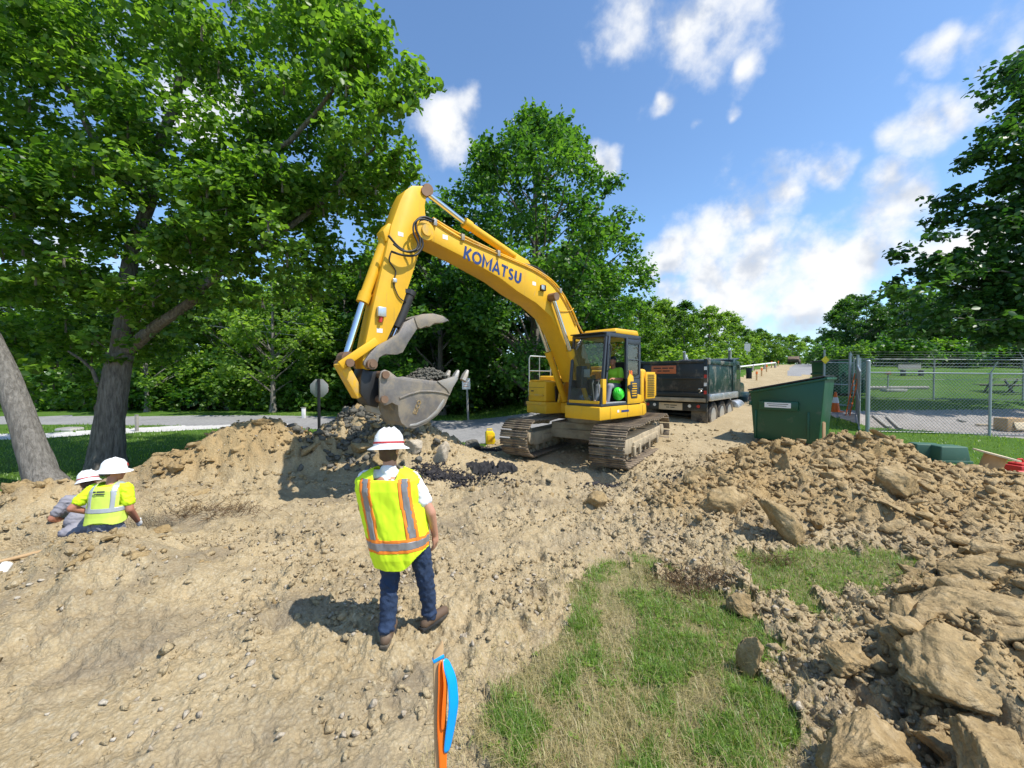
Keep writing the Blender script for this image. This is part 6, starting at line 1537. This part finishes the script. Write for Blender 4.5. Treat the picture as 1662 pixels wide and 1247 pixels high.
# ------------------------------------------------------------ survey stake with ribbons
def survey_stake():
    top = at(711, 1045, 1.62); base = at(719, 1330, 1.50); r = thing('survey_stake', 'wooden survey stake with orange and blue ribbons at the bottom edge', 'stake', (base.x, base.y, 0))
    a = Vector((0, 0, -.3)); b = Vector((top.x-base.x, top.y-base.y, top.z)); d = b-a
    zx = d.normalized(); xx = Vector((1, .35, 0)); xx = (xx-zx*xx.dot(zx)).normalized(); yy = zx.cross(xx)
    mm = Matrix((xx, yy, zx)).transposed().to_4x4()
    L = d.length; w = .042
    s = MB().prism([(-w/2,0),(w/2,0),(w/2,L-.0),(w/2-.006,L+.006),(-w/2,L-.035)], -.010, .010).build('shaft', M['wood'], r, .0015); mm2 = mm.copy(); mm2.translation = a; s.matrix_local = mm2
    def ribbon(name, pts, wd, mat, twist):
        V = []; Fc = []
        N_ = 2*(len(pts)-1); P_ = [Vector(p) for p in pts]
        for i in range(N_+1):
            t = i/N_*(len(P_)-1); k = min(int(t), len(P_)-2); f = t-k; f2 = f*f*(3-2*f); c = P_[k].lerp(P_[k+1], f2)
            a_ = twist[0]+(twist[1]-twist[0])*i/N_; wv = Vector((math.cos(a_), math.sin(a_), .06*math.sin(i*1.7)))*wd*(.5+.5*math.sin(math.pi*min(1, .15+i/N_*.8)))
            V += [c-wv*.5, c+wv*.5]
            if i: Fc.append((2*i-2, 2*i-1, 2*i+1, 2*i))
        m_ = MB().add(V, Fc).build(name, M[mat], r); m_.matrix_local = mm2
        m_.data.polygons.foreach_set('use_smooth', np.ones(len(m_.data.polygons), bool)); ss = m_.modifiers.new('soft', 'SUBSURF'); ss.levels = ss.render_levels = 2; so = m_.modifiers.new('thick', 'SOLIDIFY'); so.thickness = .0012
    ribbon('orange_ribbon', [(.010,-.016,L-.055),(.012,-.022,L-.16),(.006,-.020,L-.30),(.010,-.018,L-.42),(.008,-.017,L-.56)], .040, 'ribbon_o', (.35, .1))
    ribbon('orange_ribbon', [(.014,-.020,L-.055),(.024,-.034,L-.14),(.016,-.030,L-.24),(.010,-.024,L-.33)], .030, 'ribbon_o', (1.1, .4))
    ribbon('blue_ribbon', [(.022,-.014,L-.055),(.052,-.026,L-.14),(.056,-.030,L-.24),(.038,-.026,L-.34),(.024,-.020,L-.42)], .046, 'ribbon_b', (.5, .2))
    ribbon('blue_ribbon', [(.004,-.0165,L-.50),(.002,-.018,L-.60),(.003,-.0165,L-.72)], .042, 'ribbon_b', (.0, .0))
    kn = MB().box((0,0,L-.055), (w+.006, .026, .014), (0, R(-18), 0)).build('ribbon_knot', M['ribbon_b'], r, .003); kn.matrix_local = mm2
survey_stake()
def pick():
    a = at(-25, 918, 4.15); b = at(78, 893, 4.4); r = thing('mattock', 'wooden handled mattock lying across the edge of the workers pit', 'tool', a); d = b-a
    MB().tube([Vector((0,0,0)), d*.5, d], [.021,.019,.024], 10).build('handle', M['wood'], r, 0, 40); n = d.normalized()
    MB().tube([d+Vector((-.10,.10,-.20)), d+Vector((-.03,.03,-.05)), d, d+Vector((.12,-.02,-.03)), d+Vector((.22,-.06,-.10))], [.008,.018,.026,.018,.008], 8).build('head', M['steel'], r, 0, 40)
    a = at(-20, 960, 3.9); r = thing('pipe', 'white plastic pipe end under the mattock at the left edge', 'pipe', a); MB().cyl((0,0,0), at(12,915,4.1)-a, .045, 14).build('tube', M['white'], r, 0, 40)
pick()
# ------------------------------------------------------------ people
def blob(prims, voxel, name, mat, parent, smooth_it=6, wrinkle=0.0):
    """closed tapered shapes melted into one continuous skin"""
    b = MB()
    for p in prims:
        if p[0] == 'cap':
            _, a, c, ra, rc = p; a, c = Vector(a), Vector(c); d = (c-a).normalized(); pts = []; rs = []
            for t in (-1, -.85, -.5): pts.append(a+d*ra*t); rs.append(ra*math.sqrt(max(.004, 1-t*t)))
            for t in (0, .25, .5, .75, 1): pts.append(a.lerp(c, t)); rs.append(ra+(rc-ra)*t)
            for t in (.5, .85, 1): pts.append(c+d*rc*t); rs.append(rc*math.sqrt(max(.004, 1-t*t)))
            b.tube(pts, rs, 16)
        else:
            _, c, r = p[:3]; v, f = ICO[3]; m = Euler(p[3]).to_matrix() if len(p) > 3 else Matrix.Identity(3)
            b.add([Vector(c)+m @ Vector((q[0]*r[0], q[1]*r[1], q[2]*r[2])) for q in v], [tuple(int(k) for k in q) for q in f])
    o = b.build('tmp', None); md = o.modifiers.new('r', 'REMESH'); md.mode = 'VOXEL'; md.voxel_size = voxel
    sm = o.modifiers.new('s', 'SMOOTH'); sm.factor = .5; sm.iterations = smooth_it
    dg = bpy.context.evaluated_depsgraph_get(); me = bpy.data.meshes.new_from_object(o.evaluated_get(dg)); bpy.data.objects.remove(o)
    if wrinkle:
        co = np.zeros(len(me.vertices)*3, np.float32); me.vertices.foreach_get('co', co); co = co.reshape(-1, 3); nr = np.zeros(len(me.vertices)*3, np.float32); me.vertices.foreach_get('normal', nr); nr = nr.reshape(-1, 3)
        wv = (1-np.abs(fbm(co[:,0]*9+co[:,1]*7, co[:,2]*11+co[:,1]*8+co[:,0]*4, 3)))**2-.5
        me.vertices.foreach_set('co', (co+nr*(wv*wrinkle)[:, None]).astype(np.float32).ravel()); me.update()
    me.name = name; me.polygons.foreach_set('use_smooth', np.ones(len(me.polygons), bool)); me.materials.clear(); me.materials.append(M[mat])
    return link(name, me, None, parent)
def hand_prims(wrist, dirv, palm, thumb, s=1.0):
    """palm with four fingers and a thumb; dirv points from wrist to fingers, palm = palm normal"""
    w = Vector(wrist); d = Vector(dirv).normalized(); n = Vector(palm).normalized(); n = (n-d*n.dot(d)).normalized(); sx = d.cross(n)*thumb
    P_ = [('cap', w, w+d*.05*s, .027*s, .030*s)]
    for k, (off, ln) in enumerate(((.028, .070), (.010, .078), (-.009, .072), (-.027, .056))):
        k0 = w+d*.075*s+sx*off*s; P_.append(('cap', w+d*.035*s+sx*off*.8*s, k0, .014*s, .0115*s)); k1 = k0+d*ln*.5*s+n*.012*s; k2 = k1+d*ln*.42*s+n*.026*s
        P_ += [('cap', k0, k1, .0105*s, .0098*s), ('cap', k1, k2, .0095*s, .008*s)]
    t0 = w+d*.02*s+sx*.026*s; t1 = t0+(d*.5+sx*.7+n*.35).normalized()*.045*s; t2 = t1+(d*.8+sx*.25+n*.4).normalized()*.034*s
    P_ += [('cap', t0, t1, .014*s, .012*s), ('cap', t1, t2, .0115*s, .009*s)]
    return P_
def head_prims(c, yaw, s=1.0):
    """head facing +Y turned by yaw, c = centre of the skull"""
    c = Vector(c); m = Matrix.Rotation(yaw, 3, 'Z'); q = lambda x, y, z: c+m @ Vector((x, y, z))*s
    return [('ell', q(0,0,.0), (.074*s,.092*s,.098*s), (0,0,yaw)), ('ell', q(0,.030,-.060), (.056*s,.062*s,.062*s), (0,0,yaw)), ('ell', q(0,.062,-.100), (.030*s,.030*s,.022*s)),
            ('cap', q(0,.088,.0), q(0,.108,-.032), .009*s, .014*s), ('ell', q(.078,-.008,-.018), (.010*s,.020*s,.030*s), (0,0,yaw)), ('ell', q(-.078,-.008,-.018), (.010*s,.020*s,.030*s), (0,0,yaw)),
            ('ell', q(.0,.090,-.064), (.022*s,.010*s,.008*s)), ('cap', q(-.035,.082,.020), q(.035,.082,.020), .012*s, .012*s)]
def hard_hat(c, yaw, tilt, parent, s=1.0, brim=.055, band=True, mat='hatwhite', name='hard_hat', stickers=False):
    e = bpy.data.objects.new(name, None)
    prof = [(.005,.150),(.045,.146),(.085,.125),(.112,.085),(.122,.035),(.125,.005),(.128,.0),(.128+brim,-.022),(.130+brim,-.030),(.124,-.012),(.118,.0),(.08,.11),(.005,.135)]
    b = MB().lathe(prof, n=36, sx=.93, sy=1.10)
    for a_ in (-.045, 0, .045): b.tube([(a_*.9, -.115, .062), (a_, -.06, .125), (a_, 0, .149), (a_, .06, .125), (a_*.9, .115, .062)], .009, 6)
    o = b.build(name, M[mat], parent, 0, 50); mm = Matrix.Translation(c) @ Matrix.Rotation(yaw, 4, 'Z') @ Matrix.Rotation(tilt[0], 4, 'X') @ Matrix.Rotation(tilt[1], 4, 'Y') @ Matrix.Scale(s, 4); o.matrix_local = mm
    if band: MB().lathe([(.1225,.020),(.1262,.020),(.1245,.034),(.1205,.034)], n=36, sx=.935, sy=1.105).build('hat_band', M['red'], o, 0, 50)
    if stickers:
        for k, (a_, z_, mt) in enumerate(((2.3,.055,'darkgrey'),(2.9,.06,'greenlight'),(3.5,.055,'yellowplastic'),(4.2,.06,'darkgrey'),(1.5,.06,'redplastic'))):
            MB().lathe([(.003,0),(.022,0),(.022,.003),(.003,.003)], n=12).build('sticker', M[mt], o).matrix_local = Matrix.Translation((math.cos(a_)*.111, math.sin(a_)*.133, z_)) @ Vector((math.cos(a_), math.sin(a_), .35)).to_track_quat('Z', 'Y').to_matrix().to_4x4()
    return o
def loft(secs, n=72, per=10, noise_amp=.006, seed=0, zc=None):
    """secs: (z, cx, cy, ax, ay) bottom to top -> grid of points"""
    secs = sorted(secs); zs = np.array([s[0] for s in secs]); rows = []
    Zs = np.linspace(zs[0], zs[-1], per*len(secs))
    col = [np.interp(Zs, zs, [s[k] for s in secs]) for k in range(1, 5)]
    th = np.linspace(0, 2*np.pi, n, endpoint=False); o = seed*7.7
    for i, z in enumerate(Zs):
        r = np.abs(np.cos(th))**.85*np.sign(np.cos(th)); q = np.abs(np.sin(th))**.85*np.sign(np.sin(th))
        fold = 1+noise_amp*12*(fbm(th*2.2+o+np.cos(th), np.full(n, z*4.0)+o, 3))*.35
        rows.append(np.stack([col[0][i]+col[2][i]*r*fold, col[1][i]+col[3][i]*q*fold, np.full(n, z)], 1))
    return np.array(rows), th, Zs
def shell_from(rows, keep, name, mat, parent, off=0.0, thick=.004):
    nr, n, _ = rows.shape; P_ = rows.copy()
    if off:
        c = rows.mean(1, keepdims=True); d = rows-c; d[..., 2] = 0; d /= np.linalg.norm(d, axis=2, keepdims=True)+1e-9; P_ = rows+d*off
    idx = np.arange(nr*n).reshape(nr, n); nx = np.roll(idx, -1, 1)
    q = np.stack([idx[:-1], nx[:-1], nx[1:], idx[1:]], -1); q = q[keep[:-1]]
    us, inv = np.unique(q, return_inverse=True)
    me = np_mesh(name, P_.reshape(-1, 3)[us], inv.reshape(-1, 4), True); o = link(name, me, M[mat], parent)
    s = o.modifiers.new('t', 'SOLIDIFY'); s.thickness = thick; s.offset = 1
    return o

def standing_worker():
    rx, ry = -.862, 3.15; gz = zat(rx, ry)
    root = thing('person', 'person in yellow hi-vis vest and white brimmed hard hat standing with back turned', 'person', (rx, ry, gz-.01))
    lf = Vector((-.115, -.10, .0)); rf = Vector((.175, .10, .0))
    hipL, hipR = Vector((-.105, .0, .80)), Vector((.085, .02, .80)); kL, kR = Vector((-.115, -.02, .43)), Vector((.150, .06, .43)); aL, aR = lf+Vector((0, 0, .09)), rf+Vector((0, 0, .09))
    neck = Vector((-.135, .03, 1.335)); head = Vector((-.135, .055, 1.485)); shR = Vector((.055, .03, 1.245)); shL = Vector((-.325, .03, 1.255))
    elR = Vector((.205, .02, .975)); wrR = Vector((.225, .09, .765)); elL = Vector((-.375, .10, .99)); wrL = Vector((-.25, .26, .90))
    body = [('cap', hipL, kL, .075, .052), ('cap', kL, aL, .05, .036), ('cap', hipR, kR, .075, .052), ('cap', kR, aR, .05, .036), ('ell', (-.01, 0, .84), (.155, .10, .12)), ('ell', (-.06, .01, 1.02), (.145, .10, .16)), ('ell', (-.12, .02, 1.17), (.175, .105, .14)),
            ('cap', (-.13, .03, 1.24), head, .058, .052), ('cap', shL, (-.13, .03, 1.25), .06, .06), ('cap', shR, (-.13, .03, 1.25), .06, .06), ('cap', shR, elR, .050, .041), ('cap', elR, wrR, .041, .028), ('cap', shL, elL, .050, .041), ('cap', elL, wrL, .041, .028)]
    body += head_prims(head, R(-16), .93)+hand_prims(wrR, (.02, .05, -1), (-.9, .3, 0), 1, .98)+hand_prims(wrL, (.8, .3, -.2), (0, -1, 0), 1, .95)
    body += [('cap', lf+Vector((0, 0, .05)), lf+Vector((-.02, .11, .035)), .026, .022), ('cap', rf+Vector((0, 0, .05)), rf+Vector((.07, .08, .035)), .026, .022)]
    blob(body, .0090, 'body', 'skin', root, 3)
    blob([('cap', hipL, kL, .093, .072), ('cap', kL, aL+Vector((0,0,.0)), .070, .058), ('cap', hipR, kR, .093, .072), ('cap', kR, aR, .070, .058), ('ell', (-.01, 0, .84), (.172, .118, .12)), ('ell', kL+Vector((-.01,-.03,.0)), (.062,.055,.05)), ('ell', aL+Vector((0,-.012,.03)), (.064,.066,.03)), ('ell', aR+Vector((0,-.012,.03)), (.064,.066,.03))], .011, 'jeans', 'denim', root, 3, .016)
    blob([('ell', (-.06, .01, 1.0), (.165, .12, .20)), ('ell', (-.12, .02, 1.16), (.195, .122, .135)), ('cap', shL, (-.13, .03, 1.25), .060, .070), ('cap', shR, (-.13, .03, 1.25), .060, .070), ('cap', (-.13, .03, 1.22), (-.135, .032, 1.315), .084, .068), ('cap', shR, shR.lerp(elR, .62), .062, .066), ('cap', shL, shL.lerp(elL, .5), .058, .06)], .011, 'tee_shirt', 'tshirt', root, 3, .010)
    # vest: lofted round the torso, hem dipping at the back left
    secs = [(.555, -.02, .0, .205, .150), (.66, -.035, .0, .235, .165), (.80, -.055, .01, .255, .170), (.95, -.085, .02, .268, .168), (1.08, -.115, .03, .278, .165), (1.18, -.130, .03, .282, .158), (1.25, -.135, .03, .268, .142), (1.30, -.135, .03, .215, .118), (1.335, -.135, .03, .125, .088)]
    secs = [(q[0], q[1], q[2], q[3]*.945, q[4]*.97) for q in secs]
    rows, th, Zs = loft(secs, 170, 20, .013, 2)
    X = rows[..., 0]-np.interp(Zs, [s[0] for s in secs], [s[1] for s in secs])[:, None]; Yb = np.sin(th)[None, :]*np.ones_like(X); Zg = rows[..., 2]
    hem = .575+.13*smooth(.02, .22, X)+.05*smooth(.1, .5, Yb); neckline = 1.235+.35*np.abs(X)**1.0*1.6+.02*(Yb > 0)
    scoop = (Zg > 1.262+np.maximum(0, np.abs(X)-.085)*3.0)
    armR = (np.hypot((X-.275)/.075, (Zg-1.14)/.09) < 1) & (np.abs(Yb) < .45); armL = (np.hypot((X+.275)/.05, (Zg-1.15)/.07) < 1) & (np.abs(Yb) < .3)
    keep = (Zg > hem) & ~scoop & ~armR & ~armL
    shell_from(rows, keep, 'vest', 'hivis', root)
    back = Yb < .75
    sc = .135+.045*(Zg-.95)/.3               # shoulder straps lie nearer the sides lower down
    def strip(xc, w): return np.abs(np.abs(X)-xc) < w
    vert = (Zg > .79) & (Zg < 1.27)
    band_z = .765+.03*X
    hb_o = np.abs(Zg-band_z) < .052; hb_g = np.abs(Zg-band_z) < .028
    v_o = strip(.150, .046) & vert; v_g = strip(.150, .023) & vert
    shell_from(rows, keep & (v_o | hb_o) & ~(v_g & ~hb_o) & ~hb_g, 'orange_trim', 'vestorange', root, .0045, .0015)
    shell_from(rows, keep & ((v_g & ~hb_o) | hb_g), 'reflective_band', 'reflect', root, .0052, .0015)
    for f_, d_ in ((lf, Vector((-.03, 1, 0))), (rf, Vector((.55, .8, 0)))):
        d_ = d_.normalized()
        blob([('cap', f_+Vector((0,0,.055))-d_*.035, f_+d_*.17+Vector((0,0,.042)), .047, .040), ('cap', f_+Vector((0,0,.06)), f_+Vector((0,0,.115)), .054, .052), ('ell', f_-d_*.05+Vector((0,0,.045)), (.040,.040,.042))], .0085, 'boot', 'boot', root, 2)
        sl = MB(); nrm = Vector((d_.y, -d_.x, 0)); pts = [f_-d_*.095+nrm*.03, f_-d_*.095-nrm*.03, f_-nrm*.042, f_+d_*.12-nrm*.047, f_+d_*.205-nrm*.025, f_+d_*.205+nrm*.025, f_+d_*.12+nrm*.047, f_+nrm*.042]
        sl.prism_z([(p.x, p.y) for p in pts], .0, .026).build('boot_sole', M['rubber'], root, .006)
    hd = Matrix.Rotation(R(-16), 3, 'Z')
    blob([('ell', head+hd @ Vector((0, -.022, .0)), (.074, .084, .088)), ('ell', head+hd @ Vector((0, -.040, -.055)), (.062, .045, .045)), ('ell', head+hd @ Vector((.055,-.01,-.05)), (.018,.03,.05)), ('ell', head+hd @ Vector((-.055,-.01,-.05)), (.018,.03,.05))], .008, 'hair', 'hair', root, 2)
    hard_hat(head+Vector((-.004, -.008, .026)), R(-16), (R(-9), R(-5)), root, .98, .042)
standing_worker()

def pit_worker(name, label, loc, yaw, o):
    """a worker in the pit, seen from behind; legs stand on the pit floor"""
    root = thing(name, label, 'person', loc, yaw); S = o.get('s', 1.0); ln = o.get('lean', .10)
    hL, hR = Vector((-.10, 0, .88)), Vector((.10, 0, .88)); kL, kR = Vector((-.13, .05, .48)), Vector((.14, .06, .48)); aL, aR = Vector((-.15, -.02, .08)), Vector((.16, 0, .08))
    ch = Vector((0, ln, 1.28)); nk = Vector((0, ln+.04, 1.44)); hd = Vector((0, ln+.085, 1.60)); sL, sR = Vector((-.185, ln+.01, 1.38)), Vector((.185, ln+.01, 1.38))
    eL, wL = o.get('armL', (Vector((-.33, ln-.04, 1.16)), Vector((-.20, ln+.16, 1.0)))); eR, wR = o.get('armR', (Vector((.245, ln-.02, 1.10)), Vector((.22, ln+.16, .88))))
    body = [('cap', hL, kL, .08, .055), ('cap', kL, aL, .052, .038), ('cap', hR, kR, .08, .055), ('cap', kR, aR, .052, .038), ('ell', (0, 0, .90), (.155, .11, .12)), ('ell', (0, ln*.5, 1.10), (.15, .11, .16)), ('ell', ch, (.175, .115, .15)), ('cap', ch+Vector((0, .01, .08)), hd, .062, .056), ('cap', sL, ch+Vector((0, 0, .09)), .065, .065), ('cap', sR, ch+Vector((0, 0, .09)), .065, .065), ('cap', sL, eL, .056, .048), ('cap', eL, wL, .047, .032), ('cap', sR, eR, .056, .048), ('cap', eR, wR, .047, .032), ('cap', aL, aL+Vector((0, .15, -.04)), .04, .035), ('cap', aR, aR+Vector((0, .15, -.04)), .04, .035)]
    body += head_prims(hd, o.get('face', 0), 1.0)+hand_prims(wL, wL-eL, (1, 0, 0), -1)+hand_prims(wR, wR-eR, (-1, 0, 0), 1)
    blob(body, .0105, 'body', o.get('skin', 'skinred'), root, 3)
    blob([('cap', hL, kL, .098, .08), ('cap', kL, aL, .078, .068), ('cap', hR, kR, .098, .08), ('cap', kR, aR, .078, .068), ('ell', (0, 0, .92), (.178, .13, .12)), ('ell', (0, 0, .80), (.13, .115, .09))], .013, 'trousers', o['pants'], root, 3, .020)
    blob([('ell', (0, .0, 1.0), (.175, .130, .10)), ('ell', (0, ln*.5, 1.10), (.172, .128, .17)), ('ell', ch, (.195, .132, .155)), ('cap', sL, ch+Vector((0, 0, .08)), .078, .08), ('cap', sR, ch+Vector((0, 0, .08)), .078, .08), ('cap', sL, sL.lerp(eL, .62), .080, .076), ('cap', sR, sR.lerp(eR, .62), .080, .076), ('cap', ch, nk+Vector((0, -.01, -.03)), .08, .064)], .012, 'shirt', o['shirt'], root, 3, .014)
    for a_ in (aL, aR): blob([('cap', a_+Vector((0,-.02,-.03)), a_+Vector((0,.17,-.045)), .050, .042), ('cap', a_+Vector((0,0,-.02)), a_+Vector((0,0,.06)), .056, .058)], .012, 'boot', 'boot', root, 2)
    if o.get('vest'):
        secs = [(.955, 0, -.01, .215, .150), (1.05, 0, ln*.3, .212, .150), (1.18, 0, ln*.7, .215, .152), (1.30, 0, ln, .218, .150), (1.38, 0, ln, .200, .135), (1.44, 0, ln+.01, .150, .112), (1.475, 0, ln+.02, .095, .085)]
        rows, th, Zs = loft(secs, 96, 12, .006, 5); X = rows[..., 0]; Zg = rows[..., 2]; Yb = np.sin(th)[None, :]*np.ones_like(X)
        keep = ~(Zg > 1.435+np.maximum(0, np.abs(X)-.08)*2) & ~((np.hypot((np.abs(X)-.21)/.085, (Zg-1.31)/.13) < 1) & (np.abs(Yb) < .6)) & (Zg > .965+.02*np.sin(th*3)[None, :])
        shell_from(rows, keep, 'vest', 'hivisdull', root)
        gz = (np.abs(Zg-1.135) < .028) | ((np.abs(np.abs(X)-.125) < .026) & (Zg > 1.13))
        shell_from(rows, keep & gz, 'reflective_band', 'reflectlight', root, .005, .0015)
        for i, (x_, w_) in enumerate(((-.055, .03), (.015, .09), (.0, .12))):   # worn, unreadable back print
            MB().box((x_, ln-.158, 1.385 if i < 2 else 1.355), (w_, .003, .022 if i < 2 else .012), (R(-6), 0, 0)).build('back_print', M['darkgrey'], root)
    hard_hat(hd+Vector((0, -.005, .032)), o.get('face', 0), o.get('tilt', (R(-4), 0)), root, 1.02, o.get('brim', .05), o.get('band', True), stickers=o.get('stickers', False))
    blob([('ell', hd+Matrix.Rotation(o.get('face', 0), 3, 'Z') @ Vector((0, -.03, -.01)), (.074, .075, .075))], .012, 'hair', 'hair', root, 1)
    if o.get('glasses'):
        m = Matrix.Rotation(o.get('face', 0), 3, 'Z'); b = MB()
        for s_ in (-1, 1): b.box(hd+m @ Vector((s_*.034, .098, .008)), (.05, .012, .03), Euler((0, 0, o.get('face', 0)+s_*-.25)).to_matrix()); b.tube([hd+m @ Vector((s_*.06, .092, .01)), hd+m @ Vector((s_*.08, .0, .01))], .004, 5)
        b.build('sunglasses', M['black'], root, .003)
    if o.get('gloves'): blob(hand_prims(wR, wR-eR, (-1, 0, 0), 1, 1.16), .009, 'glove', 'white', root, 2)
    return root
pA = at(172, 830, 5.22); pB = at(122, 830, 5.45)
pit_worker('person', 'worker with pale yellow vest and sticker covered white hard hat standing waist-deep in the pit', (pA.x, pA.y, -.74), R(10), dict(pants='camo', shirt='hivis', vest=True, face=R(-62), band=False, stickers=True, glasses=True, gloves=True, lean=.06, armL=(Vector((-.34, -.06, 1.18)), Vector((-.20, .12, 1.04)))))
pit_worker('person', 'second worker in grey shirt and red banded hard hat mostly hidden behind the yellow vest', (pB.x, pB.y, -1.0), R(25), dict(pants='darkpants', shirt='greyshirt', lean=.26, face=R(10), tilt=(R(-16), R(-8)), brim=.02))

def operator():
    """seated in the excavator cab, facing the boom"""
    m = EXR.matrix_basis; yaw = EXR.rotation_euler[2]-R(90)
    base = m @ Vector((.22, .84, 1.70)); root = thing('person', 'excavator operator in lime shirt seated in the open cab', 'person', base, yaw)
    # local: +Y forward, x right
    hip = .02; sL, sR = Vector((-.19, .05, .50)), Vector((.19, .05, .50)); hd = Vector((-.02, .12, .74))
    eL, wL = Vector((-.29, .14, .27)), Vector((-.22, .40, .28)); eR, wR = Vector((.28, .14, .26)), Vector((.22, .38, .26))
    kL, kR = Vector((-.17, .50, .10)), Vector((.15, .52, .08)); aL, aR = Vector((-.16, .58, -.28)), Vector((.14, .62, -.28))
    body = [('ell', (0, 0, .12), (.17, .13, .13)), ('ell', (0, .02, .28), (.16, .12, .17)), ('ell', (0, .04, .42), (.18, .12, .13)), ('cap', (0, .05, .46), hd, .06, .055), ('cap', sL, (0, .05, .48), .065, .065), ('cap', sR, (0, .05, .48), .065, .065), ('cap', sL, eL, .055, .045), ('cap', eL, wL, .045, .03), ('cap', sR, eR, .055, .045), ('cap', eR, wR, .045, .03), ('cap', (-.10, .02, .08), kL, .08, .06), ('cap', kL, aL, .055, .04), ('cap', (.10, .02, .08), kR, .08, .06), ('cap', kR, aR, .055, .04), ('cap', aL, aL+Vector((0, .14, -.02)), .04, .035), ('cap', aR, aR+Vector((0, .14, -.02)), .04, .035)]
    blob(body+head_prims(hd, R(12))+hand_prims(wL, wL-eL, (0, 0, -1), 1)+hand_prims(wR, wR-eR, (0, 0, -1), -1), .011, 'body', 'skinred', root, 3)
    blob([('ell', (0, .02, .26), (.185, .14, .19)), ('ell', (0, .04, .42), (.20, .14, .14)), ('cap', sL, sL.lerp(eL, .75), .08, .07), ('cap', sR, sR.lerp(eR, .75), .08, .07), ('cap', sL, (0, .05, .48), .075, .08), ('cap', sR, (0, .05, .48), .075, .08)], .014, 'shirt', 'hivisgreen', root, 3)
    blob([('ell', (0, 0, .10), (.185, .15, .11)), ('cap', (-.10, .02, .08), kL, .095, .078), ('cap', kL, aL, .075, .06), ('cap', (.10, .02, .08), kR, .095, .078), ('cap', kR, aR, .075, .06)], .014, 'trousers', 'greyshirt', root, 3)
    cap_ = blob([('ell', hd+Vector((0, -.01, .055)), (.085, .10, .06)), ('ell', hd+Vector((.02, .10, .045)), (.06, .06, .012))], .010, 'cap', 'black', root, 2)
    q = m @ Vector((.56, 1.16, 1.62)); e = thing('hard_hat', 'lime green hard hat hanging in the open cab doorway', 'hard hat', q)
    hard_hat((0, 0, 0), 0, (R(62), R(-25)), e, 1.05, .02, False, 'limehat', 'shell')
operator()
